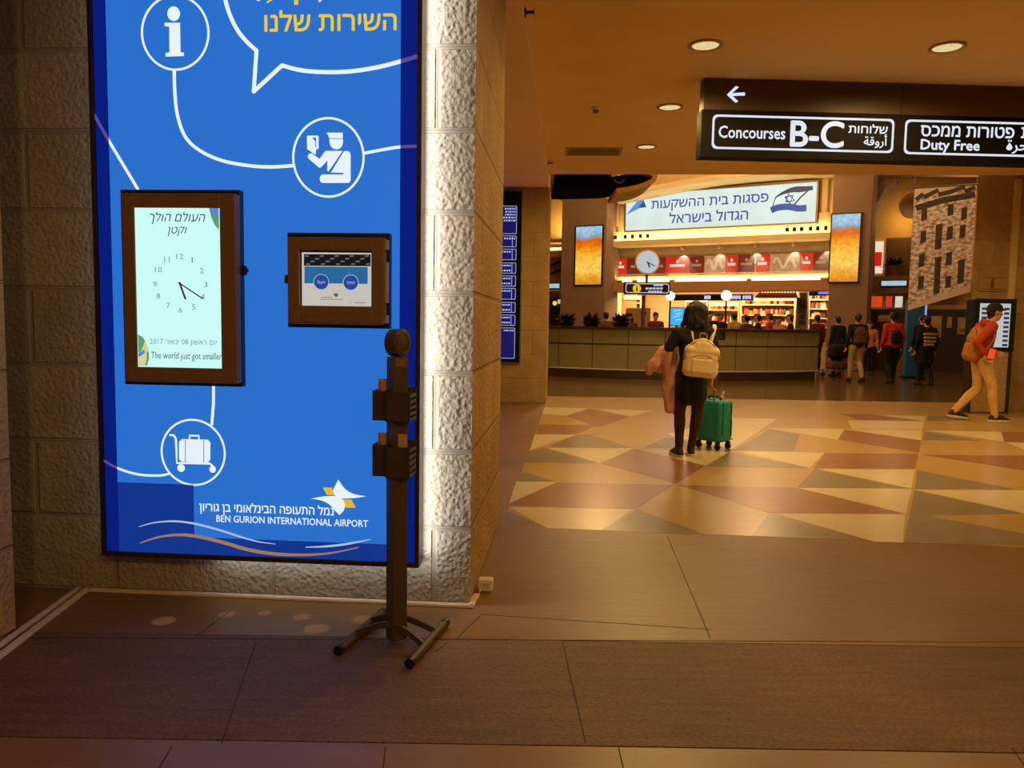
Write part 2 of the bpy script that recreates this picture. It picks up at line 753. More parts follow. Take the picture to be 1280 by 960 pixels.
# ------------------------------------------------------------------ frames of the place
W0 = on_z(120, 737)
W1 = on_z(586, 757)
YAW = math.atan2(W1.y - W0.y, W1.x - W0.x)
A = Frame(W0, YAW)                      # the stone wall that carries the light box
S_COR = A.px(589, 600)[0]               # its right corner
def Af(x, y, z=0.0):
    """floor pixel to (s, t)"""
    X = on_z(x, y, z) - A.P
    return (X.dot(A.u), X.dot(A.v))
PT = Af(626, 655)[1]                    # depth of the near pillar
T_FAR = Af(682, 504)[1]
S_FAR = Af(682, 504)[0]
FP = on_z(682, 504)
Y_PORT = FP.y

# ------------------------------------------------------------------ structure
m_st_x = stone('limestone_front', (162, 148, 130), 0, joint=0.8, pit=0.85, zoff=0.0, soff=0.3, pscale=44)
m_st_y = stone('limestone_side', (184, 148, 104), 1, pit=1.0, zoff=0.0, soff=0.1, joint=0.8, pscale=34)
m_st_far = stone('limestone_far', (168, 138, 98), 0, bw=0.7, bh=0.42, pit=0.5, joint=0.82)
m_plaster = M('ceiling_plaster', (236, 206, 142), 0.9, var=0.03, scale=2)
m_soff = M('soffit_plaster', (248, 220, 190), 0.9, var=0.03, scale=2)
m_hall = M('hall_plaster', (172, 132, 84), 0.85, var=0.06, scale=1.5)
m_halldark = M('hall_brown', (120, 88, 55), 0.85, var=0.06, scale=1.5)
m_cream = M('hall_cream', (222, 196, 140), 0.8, var=0.05, scale=1.5)
m_white = M('white_plastic', (225, 215, 200), 0.4, var=0.04)
m_black = M('black_plastic', (12, 11, 11), 0.4, var=0.1)
m_blackmet = M('black_metal', (22, 19, 17), 0.4, metal=0.4, var=0.1)
m_brown = M('brown_metal', (62, 40, 26), 0.38, metal=0.3, var=0.06)
m_grey = M('grey_metal', (120, 118, 115), 0.35, metal=0.7)

ROT = Matrix.Rotation(0, 4, 'Z')
TL = -9.0
mb = MB()
mb.box(-1.6, S_COR, 0, PT, 0, SOFF, mi=0)
wn = mb.build('wall_left', [m_st_x, m_st_y], loc=A.P, rz=YAW)
for p in wn.data.polygons:
    if abs(p.normal.x) > 0.7:
        p.material_index = 1
structure(wn, 'hammered limestone block wall behind the blue light box and round its right corner', 'wall')

# pillar at the extreme left edge, only its inner side is seen
pl = Af(20, 790)
mb = MB()
mb.box(pl[0] - 0.6, pl[0], pl[1] - 1.3, pl[1], 0, SOFF)
o = mb.build('pillar_left', [m_st_x, m_st_y], loc=A.P, rz=YAW)
for p in o.data.polygons:
    if abs(p.normal.x) > 0.7:
        p.material_index = 1
structure(o, 'limestone pillar standing nearest the viewer before the white cable ducts', 'pillar')

# far pillar of the portal, with the directory board on its front
mb = MB()
mb.box(S_FAR - 1.3, S_FAR, T_FAR, T_FAR + 1.0, 0, SOFF)
mb.box(S_FAR - 1.3, S_FAR - 0.02, T_FAR + 0.02, T_FAR + 1.0, SOFF, 9.0)
o = mb.build('pillar_far', [m_st_far, m_st_y], loc=A.P, rz=YAW)
for p in o.data.polygons:
    if abs(p.normal.x) > 0.7:
        p.material_index = 1
structure(o, 'far limestone pillar carrying the narrow blue directory board', 'pillar')

# wall closing the recess between the two pillars
mb = MB()
mb.box(-6.0, S_FAR - 1.3, T_FAR + 0.3, T_FAR + 0.6, 0, SOFF)
mb.box(-4.0, -3.7, PT, T_FAR + 0.3, 0, SOFF)
o = mb.build('wall_recess', [m_st_far], loc=A.P, rz=YAW)
structure(o, 'stone wall closing the recess between the near and far pillars', 'wall')

# right pier of the portal
G = Frame((on_z(1213, 514).x, 13.35), 0.0)
mb = MB()
mb.slab([(0, 0), (5.0, 0), (5.0, 0.7), (0.55, 0.7)], 0, 9.0)
o = mb.build('wall_right', [m_st_far], loc=G.P)
structure(o, 'warm stone pier at the right behind the tall map stand', 'wall')
mb = MB()
s0 = G.px(1263, 300)[0]
mb.box(s0, s0 + 0.11, -0.05, 0.02, 0, CEIL, bev=0.01)
o = mb.build('trim_1', [M('pale_trim', (205, 178, 130), 0.7)], loc=G.P)
structure(o, 'slim pale pilaster strip running up the right pier', 'trim')

# ceiling of the concourse, left soffit with its fascia
mb = MB()
mb.box(1.98, 14, TL, T_FAR + 0.2, CEIL, CEIL + 0.25)
o = mb.build('ceiling', m_plaster, loc=A.P, rz=YAW)
structure(o, 'plain plaster concourse ceiling with round recessed lamps', 'ceiling')
mb = MB()
mb.box(-3.2, 2.0, TL, T_FAR + 0.1, SOFF, CEIL + 0.25)
o = mb.build('ceiling_soffit', m_soff, loc=A.P, rz=YAW)
structure(o, 'lower pinkish plaster soffit running back along the left pillars', 'ceiling')
# hall ceiling, side and back walls
mb = MB()
mb.box(-8, 26, Y_PORT + 0.2, 42, 9.0, 9.3)
o = mb.build('ceiling_hall', m_hall)
structure(o, 'high plaster ceiling of the round hall beyond the portal', 'ceiling')
mb = MB()
mb.box(0.1, 14, T_FAR - 0.1, T_FAR + 0.2, CEIL + 0.25, 9.0)
o = mb.build('wall_portal', m_hall, loc=A.P, rz=YAW)
structure(o, 'plaster wall above the portal to the hall', 'wall')

# ---- floor: slabs laid in their own shapes
m_grout = M('floor_joint', (66, 46, 30), 0.9)
m_trav = travertine('travertine_smooth', (126, 92, 54), 0.42, 0.05, 0.8)
m_rough = travertine('travertine_rough', (118, 84, 52), 0.62, 0.62, 1.3)
m_red = travertine('travertine_red', (134, 96, 62), 0.4, 0.05, 0.5)
m_L = travertine('marble_cream', (206, 192, 160), 0.26, 0.0, 0.25)
m_T = travertine('marble_tan', (176, 146, 92), 0.26, 0.0, 0.3)
m_Rr = travertine('marble_russet', (146, 102, 64), 0.26, 0.0, 0.4)
m_G = travertine('marble_olive', (132, 120, 98), 0.26, 0.0, 0.35)
m_hf = travertine('hall_stone', (100, 80, 50), 0.16, 0.0, 0.4)
FM = [m_grout, m_trav, m_rough, m_red, m_L, m_T, m_Rr, m_G, m_hf]
LV = dict(L=4, T=5, R=6, G=7)
fb = MB()
fb.box(-12, 30, -6, 60, -0.3, -0.004, mi=0)


def fpoly(pix, mi, z=0.0, th=0.006):
    fb.slab([on_z(a, b).xy for a, b in pix], z - th, z, mi)


def frect(x0, x1, y0, y1, mi, z=0.0):
    fb.slab([(x0, y0), (x1, y0), (x1, y1), (x0, y1)], -0.006, z, mi)


ya, yb = on_z(640, 931).y, on_z(640, 799.5).y
yt0 = on_z(640, 657)
# nearest smooth red row, rough row, smooth row up to the pattern
frect(-12, 30, -6, ya - 0.004, 3)
frect(-12, 30, ya + 0.004, yb - 0.003, 2)
tl, tr = on_z(630, 657), on_z(1280, 684)
dirv = (tr - tl).normalized()
tl2 = tl - dirv * 0.05
tr2 = tl + dirv * 16
fb.slab([(-12, yb + 0.003), (30, yb + 0.003), tr2.xy, (tl2.x, tl2.y), (-12, tl2.y + 0.7)], -0.006, 0.0, 1)
# beige strip left of the pattern and the hall floor behind
fl0, fl1 = on_z(628, 657), on_z(682.5, 505)
fb.slab([(-12, tl2.y + 0.7), (fl0.x, fl0.y), (fl1.x, fl1.y), (fl1.x, fl1.y + 0.9), (-12, fl1.y + 0.9)], -0.006, 0.0, 1)
hy = on_z(800, 497).y
frect(-12, 30, hy, 60, 8, 0.0)
# the patterned field: tan ground, then the cut pieces
fb.slab([(fl0.x, fl0.y), tr2.xy, (tr2.x, hy), (fl1.x, hy), (fl1.x, fl1.y)], -0.006, 0.0, 5)
Z1 = lambda P: [(620 + a / 3.765, 480 + b / 3.765) for a, b in P]
Z2 = lambda P: [(940 + a / 3.765, 480 + b / 3.765) for a, b in P]
pieces = [
    (Z1, 'G', [(50, 597), (22, 662), (240, 677)]), (Z1, 'L', [(65, 580), (645, 590), (500, 688), (240, 677)]),
    (Z1, 'G', [(665, 590), (500, 688), (1005, 714)]), (Z1, 'L', [(95, 460), (285, 462), (62, 562)]),
    (Z1, 'R', [(285, 464), (838, 474), (660, 588), (62, 573), (68, 560)]),
    (Z1, 'G', [(122, 410), (280, 459), (97, 458)]), (Z1, 'R', [(495, 375), (650, 305), (985, 385), (848, 469)]),
    (Z1, 'G', [(222, 301), (488, 374), (132, 369), (150, 316)]), (Z1, 'L', [(238, 300), (645, 303), (490, 372)]),
    (Z1, 'L', [(680, 309), (1095, 320), (985, 383)]), (Z1, 'L', [(182, 237), (375, 239), (160, 310)]),
    (Z1, 'G', [(378, 240), (440, 238), (640, 300), (240, 298)]), (Z1, 'G', [(700, 296), (800, 252), (1120, 306), (1095, 318)]),
    (Z1, 'R', [(205, 190), (478, 196), (372, 237), (190, 235)]), (Z1, 'L', [(228, 109), (432, 115), (330, 148), (216, 140)]),
    (Z1, 'R', [(440, 118), (630, 155), (482, 204), (332, 150)]), (Z1, 'L', [(485, 118), (740, 125), (630, 153)]),
    (Z1, 'L', [(800, 235), (1110, 160), (1325, 164), (1110, 308), (830, 246)]),
    (Z1, 'G', [(1290, 214), (1430, 240), (1400, 316), (1115, 313)]),
    (Z1, 'G', [(1095, 322), (1470, 395), (990, 388)]),
    (Z2, 'G', [(80, 609), (0, 715), (570, 741)]), (Z2, 'L', [(112, 611), (720, 614), (710, 747), (575, 742)]),
    (Z2, 'R', [(-345, 476), (210, 489), (718, 611), (80, 606)]), (Z2, 'L', [(212, 489), (752, 495), (724, 610)]),
    (Z2, 'G', [(295, 399), (738, 492), (212, 487)]), (Z2, 'L', [(302, 400), (768, 403), (750, 491)]),
    (Z2, 'R', [(345, 325), (783, 330), (769, 400), (290, 397)]), (Z2, 'L', [(-80, 317), (340, 323), (272, 394)]),
    (Z2, 'R', [(435, 216), (795, 266), (786, 324), (405, 262)]), (Z2, 'L', [(442, 213), (800, 216), (796, 264)]),
    (Z2, 'L', [(72, 208), (435, 212), (402, 262)]), (Z2, 'L', [(450, 171), (810, 176), (801, 213), (470, 210)]),
    (Z2, 'R', [(410, 140), (560, 142), (790, 172), (500, 169)]), (Z2, 'L', [(600, 148), (820, 151), (811, 173)]),
    (Z2, 'G', [(765, 501), (1500, 660), (1500, 768), (713, 748)]), (Z2, 'L', [(772, 499), (1500, 503), (1500, 655)]),
    (Z2, 'G', [(777, 406), (1240, 495), (767, 494)]), (Z2, 'R', [(800, 333), (1500, 340), (1500, 440)]),
    (Z2, 'L', [(1197, 275), (1500, 285), (1500, 395)]), (Z2, 'L', [(822, 219), (1170, 225), (1185, 271)]),
    (Z2, 'G', [(815, 226), (1080, 267), (802, 264)]), (Z2, 'R', [(1176, 226), (1500, 230), (1500, 280), (1190, 272)]),
    (Z2, 'G', [(830, 150), (930, 152), (940, 176), (822, 174)]),
]
for i, (zf, c, P) in enumerate(pieces):
    fpoly(zf(P), LV[c], 0.0006 + 0.00002 * i, 0.003)
fpoly(Z2([(830, 622), (1500, 606), (1500, 745)]), 5, 0.0018, 0.003)


def joint(x0, y0, x1, y1, wd=0.004, mi=0):
    a, b = on_z(x0, y0), on_z(x1, y1)
    d = (b - a).normalized()
    n = Vector((-d.y, d.x, 0)) * wd / 2
    fb.slab([(a + n).xy, (b + n).xy, (b - n).xy, (a - n).xy], -0.002, 0.0009, mi)


for q in [(834, 670, 888, 798), (703, 802, 732, 929), (215, 933, 190, 975), (320, 803, 277, 929), (287, 764, 243, 797),
          (773, 934, 786, 990), (600, 768, 890, 787), (470, 800, 470, 803), (1265, 935, 1300, 985), (1062, 932, 1064, 934),
          (572, 797, 600, 770), (482, 934, 476, 985), (560, 803, 545, 815)]:
    joint(*q)
joint(-50, 797, 1330, 803, 0.005)
fl = fb.build('floor', FM)
structure(fl, 'stone floor of brown slabs with a cut marble triangle pattern farther on', 'floor')

# ------------------------------------------------------------------ the blue light box
PF = -0.11                                  # its front plane
px = lambda x, y: A.px(x, y, PF)
BX0, BZ0 = px(128.5, 694)
BX1 = px(524, 709)[0]
BZ0 = (BZ0 + px(524, 709)[1]) / 2
BZ1 = 3.35
m_face = E('backlit_blue', (40, 113, 208), 0.95, 0.03, 1.5)
m_art = E('backlit_white', (236, 248, 255), 0.95)
m_yel = E('backlit_yellow', (238, 206, 58), 0.95)
m_gold = E('backlit_gold', (236, 186, 50), 0.95)
m_wave = E('backlit_tan', (176, 132, 104), 0.8)
m_wave2 = E('backlit_lavender', (196, 208, 250), 0.8)
m_led = E('led_strip', (240, 246, 255), 3.0)
box = thing('light_box', 'tall backlit blue panel with white line icons on the stone wall', 'light box', A.P, YAW)
mb = MB()
fw = 0.022
mb.box(BX0, BX0 + fw, PF - 0.012, -0.03, BZ0, BZ1, 0.002)
mb.box(BX1 - fw, BX1, PF - 0.012, -0.03, BZ0, BZ1, 0.002)
mb.box(BX0 + fw, BX1 - fw, PF - 0.012, -0.03, BZ0, BZ0 + fw, 0.002)
mb.box(BX0 + fw, BX1 - fw, PF - 0.012, -0.03, BZ1 - fw, BZ1, 0.002)
mb.box(BX0 + 0.1, BX1 - 0.1, -0.03, 0.0, BZ0 + 0.1, BZ1 - 0.1)
mb.build('frame', m_brown, box)
mb = MB()
mb.box(BX0 + fw, BX1 - fw, PF, -0.035, BZ0 + fw, BZ1 - fw)
mb.build('backlit_face', m_face, box)
# strip of LEDs along the back edges washes the wall
mb = MB()
mb.box(BX1 - 0.03, BX1 - 0.02, -0.029, -0.02, BZ0 + 0.05, BZ1 - 0.05)
mb.build('led_strip', m_led, box)
a0, a1 = PF - 0.0015, PF - 0.0005
# dark films put the weaker backlight at edges and bottom into the colour
filmA = film('dim_backlight_edge', (0.36, 0.28, 0.56))
filmB = film('dim_backlight_bottom', (0.56, 0.48, 0.66))
ex0, ex1 = px(141, 350)[0], px(500, 350)[0]
mb = MB()
mb.box(BX0 + fw, ex0, PF - 0.006, PF - 0.003, BZ0 + fw, BZ1 - fw)
mb.build('edge_dimming', filmA, box)
mb = MB()
mb.box(ex1, BX1 - fw, PF - 0.006, PF - 0.003, BZ0 + fw, BZ1 - fw)
mb.build('edge_dimming', filmA, box)
mb = MB()
xm = px(243, 650)[0]
mb.box(ex0 + 0.001, xm, PF - 0.006, PF - 0.003, BZ0 + fw, px(190, 604)[1])
mb.box(xm, ex1 - 0.001, PF - 0.006, PF - 0.003, BZ0 + fw, px(370, 676)[1])
mb.build('bottom_dimming', filmB, box)

Q1 = lambda P: [px(100 + a / 2.909, b / 2.909) for a, b in P]
Q2 = lambda P: [px(100 + a / 2.743, 380 + b / 2.743) for a, b in P]
PXM = (px(320, 300)[0] - px(310, 300)[0]) / 10.0     # metres per pixel here
Q3 = lambda P: [px(160 + a / 4, 590 + b / 4) for a, b in P]
Q4 = lambda P: [px(360 + a / 8.727, 140 + b / 8.727) for a, b in P]
mb = MB()
c = px(219, 41)
mb.ring(c, 41.3 * PXM, 43.5 * PXM * 0.99, 2.6 * PXM, a0, a1)
ic = mb.build('icon_ring', m_art, box)
mb = MB()
mb.disc(Q1([(341, 50)])[0], 7.8 * PXM, 8.4 * PXM, a0, a1)
mb.prism(Q1([(308, 83), (364, 83), (366, 190), (378, 192), (378, 204), (312, 206), (312, 193), (326, 191), (325, 97), (308, 95)]), a0, a1)
mb.build('information_symbol', m_art, ic)
mb = MB()
mb.ring(Q1([(903, 573)])[0], 125 / 2.909 * PXM, 134 / 2.909 * PXM, 2.6 * PXM, a0, a1)
ic = mb.build('icon_ring', m_art, box)
mb = MB()
mb.prism(Q4([(420, 226), (598, 226), (598, 288), (452, 288), (440, 255)]), a0, a1)
mb.prism(Q4([(452, 294), (600, 294), (600, 335), (590, 370), (565, 398), (530, 410), (490, 398), (465, 370), (454, 330)]), a0, a1)
mb.prism(Q4([(208, 262), (222, 258), (330, 258), (334, 268), (334, 392), (322, 408), (304, 412), (304, 465), (272, 448), (210, 405)]), a0, a1)
mb.prism(Q4([(415, 425), (596, 425), (440, 652), (430, 640), (430, 530), (360, 604), (340, 608), (225, 508), (216, 480), (230, 456), (262, 452), (345, 512), (400, 436)]), a0, a1)
mb.prism(Q4([(610, 430), (650, 424), (676, 440), (684, 470), (684, 745), (674, 768), (650, 774), (378, 774), (354, 762), (347, 730), (354, 698), (378, 682), (606, 682), (606, 664), (470, 660)]), a0, a1)
mb.build('passport_officer_symbol', m_art, ic)
mb = MB()
mb.prism(Q4([(262, 282), (308, 280), (310, 388), (300, 384), (300, 320)]), a0 - 0.0006, a0 - 0.0001)
mb.build('passport_cutout', m_face, ic)
mb = MB()
mb.prism(Q4([(452, 287), (600, 287), (600, 294), (452, 294)]), a0 - 0.0006, a0 - 0.0001)
mb.build('passport_cutout', m_face, ic)
mb = MB()
mb.ring(Q2([(388, 509)])[0], 112 / 2.743 * PXM, 113 / 2.743 * PXM, 2.4 * PXM, a0, a1)
ic = mb.build('icon_ring', m_art, box)
mb = MB()
mb.prism(Q2([(350, 463), (438, 465), (447, 474), (447, 534), (438, 543), (350, 541), (340, 532), (340, 472)]), a0, a1)
mb.ribbon(Q2([(376, 466), (376, 451), (408, 452), (408, 467)]), 2.4 * PXM, a0, a1)
mb.ribbon(Q2([(307, 449), (322, 450), (329, 462), (331, 500), (332, 545), (400, 546), (445, 547), (462, 562)]), 2.6 * PXM, a0, a1)
mb.disc(Q2([(347, 562)])[0], 4.9 * PXM, 4.9 * PXM, a0, a1)
mb.disc(Q2([(455, 567)])[0], 4.2 * PXM, 4.2 * PXM, a0, a1)
mb.build('luggage_trolley_symbol', m_art, ic)
mb = MB()
mb.ribbon(Q2([(362, 466), (362, 541)]), 0.9 * PXM, a0 - 0.0006, a0 - 0.0001)
mb.build('suitcase_strap', m_face, ic)
mb = MB()
mb.ribbon(Q2([(425, 467), (425, 542)]), 0.9 * PXM, a0 - 0.0006, a0 - 0.0001)
mb.build('suitcase_strap', m_face, ic)
mb = MB()
mb.ribbon(spline(Q1([(343, 250), (345, 330), (355, 420), (385, 500), (440, 550), (520, 585), (620, 603), (700, 607), (778, 602)])), 4 * PXM, a0, a1)
mb.build('connecting_line', m_art, box)
mb = MB()
mb.ribbon(spline(Q1([(1030, 558), (1120, 541), (1170, 534), (1238, 531)])), 3.6 * PXM, a0, a1)
mb.build('connecting_line', m_art, box)
mb = MB()
mb.ribbon(Q1([(40, 396), (110, 520), (212, 690)]), 3.6 * PXM, a0, a1)
mb.build('connecting_line', m_art, box)
mb = MB()
mb.ribbon(Q2([(458, 270), (458, 340), (452, 415)]), 3.6 * PXM, a0, a1)
mb.build('connecting_line', m_art, box)
mb = MB()
mb.ribbon(spline(Q2([(68, 528), (130, 563), (200, 584), (270, 588), (306, 582)])), 2.9 * PXM, a0, a1)
mb.build('connecting_line', m_art, box)
mb = MB()
bw_ = 4.8 * PXM
b1 = spline(Q1([(505, -90), (522, -30), (540, 40), (570, 105), (605, 150), (642, 184)]))
mb.ribbon(b1, bw_, a0, a1)
mb.ribbon(Q1([(642, 184), (632, 333)]), bw_, a0, a1)
mb.ribbon(Q1([(632, 333), (735, 238)]), bw_, a0, a1)
mb.ribbon(spline(Q1([(735, 238), (800, 255), (880, 262), (980, 260), (1080, 245), (1160, 225), (1238, 202)])), bw_, a0, a1)
for q in [(642, 184), (632, 333), (735, 238)]:
    mb.disc(Q1([q])[0], bw_ / 2, bw_ / 2, a0, a1, 12)
mb.build('speech_bubble_outline', m_art, box)
mb = MB()
x0, x1 = px(331, 26)[0], px(495.4, 26)[0]
text_into(mb, he('השירות שלנו'), x0, x1, px(413, 38.5)[1], px(413, 12.5)[1], a0, a1, bold=0.018)
Q8 = lambda P: [px(300 + a / 5.333, b / 5.333) for a, b in P]
mb.build('yellow_lettering', m_yel, box)
mb = MB()
mb.prism(Q8([(175, 18), (185, 20), (235, -10), (205, -10)]), a0, a1)
mb.build('yellow_lettering', m_yel, box)
mb = MB()
mb.prism(Q8([(362, 32), (388, 32), (388, -12), (362, -12)]), a0, a1)
mb.build('yellow_lettering', m_yel, box)['label'] = 'yellow Hebrew lettering'
mb = MB()
mb.prism(Q8([(112, 6), (132, 6), (140, -12), (112, -12)]), a0, a1)
mb.build('white_lettering', m_art, box)
mb = MB()
mb.prism(Q8([(522, 14), (535, 12), (560, -12), (530, -12)]), a0, a1)
mb.build('white_lettering', m_art, box)
mb = MB()
text_into(mb, he('נמל התעופה הבינלאומי בן גוריון'), px(249.5, 636)[0], px(417, 641)[0], px(333, 645)[1], px(333, 629.5)[1], a0, a1, bold=0.012)
mb.build('white_lettering', m_art, box)
mb = MB()
text_into(mb, 'BEN GURION INTERNATIONAL AIRPORT', px(270.8, 650)[0], px(460, 655)[0], px(365, 655.5)[1], px(365, 647)[1], a0, a1, bold=0.015)
mb.build('white_lettering', m_art, box)
mb = MB()
mb.prism(spline(Q3([(1052, 38), (1085, 84), (1130, 110), (1190, 121)]), 4) + spline(Q3([(1190, 121), (1130, 130), (1060, 131), (1036, 118), (1026, 92), (1052, 38)]), 4)[1:-1], a0, a1)
mb.prism(spline(Q3([(915, 133), (980, 122), (1040, 121), (1068, 133), (1085, 155), (1080, 190), (1058, 215)]), 4) + spline(Q3([(1058, 215), (1035, 192), (1005, 160), (960, 140), (915, 133)]), 4)[1:-1], a0, a1)
lg = mb.build('airport_emblem', m_art, box)
mb = MB()
mb.prism(Q3([(975, 78), (1020, 78), (1034, 116), (995, 114)]), a0, a1)
mb.build('emblem_wing', m_gold, lg)
mb = MB()
mb.prism(Q3([(1075, 136), (1118, 139), (1138, 178), (1090, 178)]), a0, a1)
mb.build('emblem_wing', m_gold, lg)['label'] = 'golden yellow emblem wings'
tp = lambda n, wd: [wd * (0.25 + 0.75 * math.sin(PI * min(max(i / (n - 1), 0.02), 0.98))) for i in range(n)]
mb = MB()
P = spline(Q3([(60, 272), (130, 252), (230, 244), (330, 255), (450, 285), (560, 320), (650, 345), (740, 358)]))
mb.ribbon(P, tp(len(P), 2.6 * PXM), a0 - 0.007, a1 - 0.007)
mb.build('pale_wave', m_wave2, box)
mb = MB()
P = spline(Q3([(890, 374), (1000, 369), (1100, 357), (1215, 335)]))
mb.ribbon(P, tp(len(P), 2.8 * PXM), a0 - 0.007, a1 - 0.007)
mb.build('pale_wave', m_wave2, box)
mb = MB()
P = spline(Q3([(65, 353), (150, 325), (250, 312), (350, 320), (480, 350), (600, 385), (720, 405), (850, 412), (1000, 405), (1155, 375)]))
mb.ribbon(P, tp(len(P), 4.6 * PXM), a0 - 0.007, a1 - 0.007)
mb.build('tan_wave', m_wave, box)
# light of the strips behind the box
WL = (0.92, 0.98, 1.0)
o = area('led_wash_right', A.w(BX1 + 0.004, -0.052, 1.75), A.u * 1.0 + A.v * 0.2, 0.05, 3.0, 8.0, WL)
area('led_wash_left', A.w(BX0 - 0.004, -0.05, 1.75), -A.u * 1.0 + A.v * 0.3, 0.05, 3.0, 0.35, WL)
area('led_wash_bottom', A.w((BX0 + BX1) / 2 + 0.3, -0.05, BZ0 - 0.004), Vector((0, 0, -1)) + A.v * 0.3, 1.1, 0.04, 0.7, WL)

# ------------------------------------------------------------------ clock display on the light box
m_bez = M('bezel_brown', (128, 92, 64), 0.42, metal=0.1, var=0.05)
m_scr = E('screen_white', (206, 255, 250), 0.97)
m_ink = M('ink_dark', (30, 40, 50), 0.6)
m_inkg = M('ink_grey', (96, 128, 140), 0.6)
m_inkE = E('screen_dark_ink', (34, 48, 62), 1.0)
m_inkgE = E('screen_grey_ink', (112, 142, 152), 1.0)
TB, TM, TFt = PF - 0.006, PF - 0.045, PF - 0.095
clk = thing('clock_display', 'upright brown framed screen showing a clock face, left on the blue panel', 'screen', A.P, YAW)


def rect(f, pts, t):
    P = f.pts(pts, t)
    return (min(p[0] for p in P), max(p[0] for p in P), min(p[1] for p in P), max(p[1] for p in P))


def avgrect(f, tlq, trq, brq, blq, t):
    a, b, c_, d = f.pts([tlq, trq, brq, blq], t)
    return ((a[0] + d[0]) / 2, (b[0] + c_[0]) / 2, (c_[1] + d[1]) / 2, (a[1] + b[1]) / 2)


def picture_frame(mb, o, i, y0, y1, bev=0.0, mi=0):
    ox0, ox1, oz0, oz1 = o
    ix0, ix1, iz0, iz1 = i
    mb.box(ox0, ix0, y0, y1, oz0, oz1, bev, mi)
    mb.box(ix1, ox1, y0, y1, oz0, oz1, bev, mi)
    mb.box(ix0 - bev, ix1 + bev, y0, y1, iz1, oz1, bev, mi)
    mb.box(ix0 - bev, ix1 + bev, y0, y1, oz0, iz0, bev, mi)


bo = avgrect(A, (151, 237), (300, 237), (303.5, 483), (155, 481), TM)
be = avgrect(A, (151, 241), (293.5, 242), (297.5, 479.5), (156, 477), TFt)
sc = avgrect(A, (168, 259.5), (273.6, 260.4), (278.4, 461), (173, 458), TFt + 0.006)
mb = MB()
mb.box(bo[0], bo[1], TM, TB, bo[2], bo[3], 0.004)
mb.build('housing', m_black, clk)
mb = MB()
picture_frame(mb, be, sc, TFt, TM, 0.005)
mb.box(be[0] + 0.008, be[1] - 0.008, TFt - 0.004, TFt + 0.02, be[2], be[2] + 0.05, 0.008)
mb.build('bezel', m_bez, clk)
mb = MB()
mb.box(sc[0], sc[1], TFt + 0.006, TM - 0.001, sc[2], sc[3])
scr = mb.build('screen', m_scr, clk)
mb = MB()
q = A.px(304.5, 338, TM + 0.01)
mb.box(bo[1], bo[1] + 0.018, TM + 0.004, TM + 0.028, q[1] - 0.022, q[1] + 0.022, 0.003)
mb.cyl((bo[1] + 0.016, TM + 0.016, q[1]), (bo[1] + 0.026, TM + 0.016, q[1]), 0.009, n=12)
mb.build('lock', m_black, clk)
TS = TFt + 0.006
s0_, s1_ = TS - 0.001, TS - 0.0002
qs = lambda a, b: A.px(140 + a / 3.556, 230 + b / 3.556, TS)
mb = MB()
text_into(mb, he('העולם הולך'), qs(168, 150)[0], qs(415, 150)[0], qs(290, 180)[1], qs(290, 124)[1], s0_, s1_, bold=-0.004, shear=0.25)
mb.build('screen_lettering', m_inkE, scr)
mb = MB()
text_into(mb, he('וקטן'), qs(248, 210)[0], qs(334, 210)[0], qs(290, 232)[1], qs(290, 190)[1], s0_, s1_, bold=-0.004, shear=0.25)
mb.build('screen_lettering', m_inkE, scr)
mb = MB()
text_into(mb, 'The world just got smaller', qs(175, 768)[0], qs(489, 778)[0], qs(330, 788)[1], qs(330, 748)[1], s0_, s1_, bold=-0.006, shear=0.1)
mb.build('screen_lettering', m_inkE, scr)
mb = MB()
for n_, (a, b) in {'12': (302, 322), '1': (357, 337), '2': (400, 385), '3': (417, 447), '4': (405, 500), '5': (364, 546), '6': (305, 560),
                   '7': (250, 540), '8': (207, 498), '9': (192, 445), '10': (207, 381), '11': (245, 335)}.items():
    hw = 8 if len(n_) == 1 else 16
    if n_ == '1':
        hw = 3
    if n_ == '11':
        hw = 12
    mb = MB()
    text_into(mb, n_, qs(a - hw, b)[0], qs(a + hw, b)[0], qs(a, b + 12)[1], qs(a, b - 12)[1], s0_, s1_, bold=-0.008)
    mb.build('clock_numeral', m_inkgE, scr)
mb = MB()
text_into(mb, '2017 ' + he('ינואר') + ' 08 ' + he('יום ראשון'), qs(168, 700)[0], qs(466, 710)[0], qs(316, 721)[1], qs(316, 690)[1], s0_, s1_, bold=-0.012)
mb.build('date_lettering', m_inkgE, scr)
mb = MB()
mb.ribbon([qs(302, 442), qs(328, 513)], 0.009, s0_ - 0.001, s1_ - 0.001)
mb.build('hour_hand', m_inkE, scr)
mb = MB()
mb.ribbon([qs(302, 442), qs(405, 510)], 0.006, s0_ - 0.001, s1_ - 0.001)
mb.build('minute_hand', m_inkE, scr)
mb = MB()
mb.disc(qs(302, 442), 0.007, 0.007, s0_ - 0.002, s1_ - 0.002, 16)
mb.build('hand_pivot', E('screen_red', (150, 20, 40), 1.0), scr)
gm = [E('screen_green', (84, 160, 110), 1.0), E('screen_sea', (90, 130, 205), 1.0), E('screen_sand', (214, 206, 150), 1.0)]
mb = MB()
mb.prism([qs(*p) for p in [(432, 107), (474, 107), (476, 203), (458, 184), (442, 150)]], s0_, s1_, 1)
mb.prism([qs(*p) for p in [(440, 140), (452, 128), (462, 150), (474, 160), (476, 203), (458, 184), (446, 158)]], s0_ - 0.0005, s1_ - 0.0005, 0)
mb.build('globe_picture', gm, scr)
mb = MB()
mb.prism([qs(*p) for p in [(116, 670), (135, 678), (152, 705), (163, 740), (165, 770), (157, 808), (119, 808)]], s0_, s1_, 2)
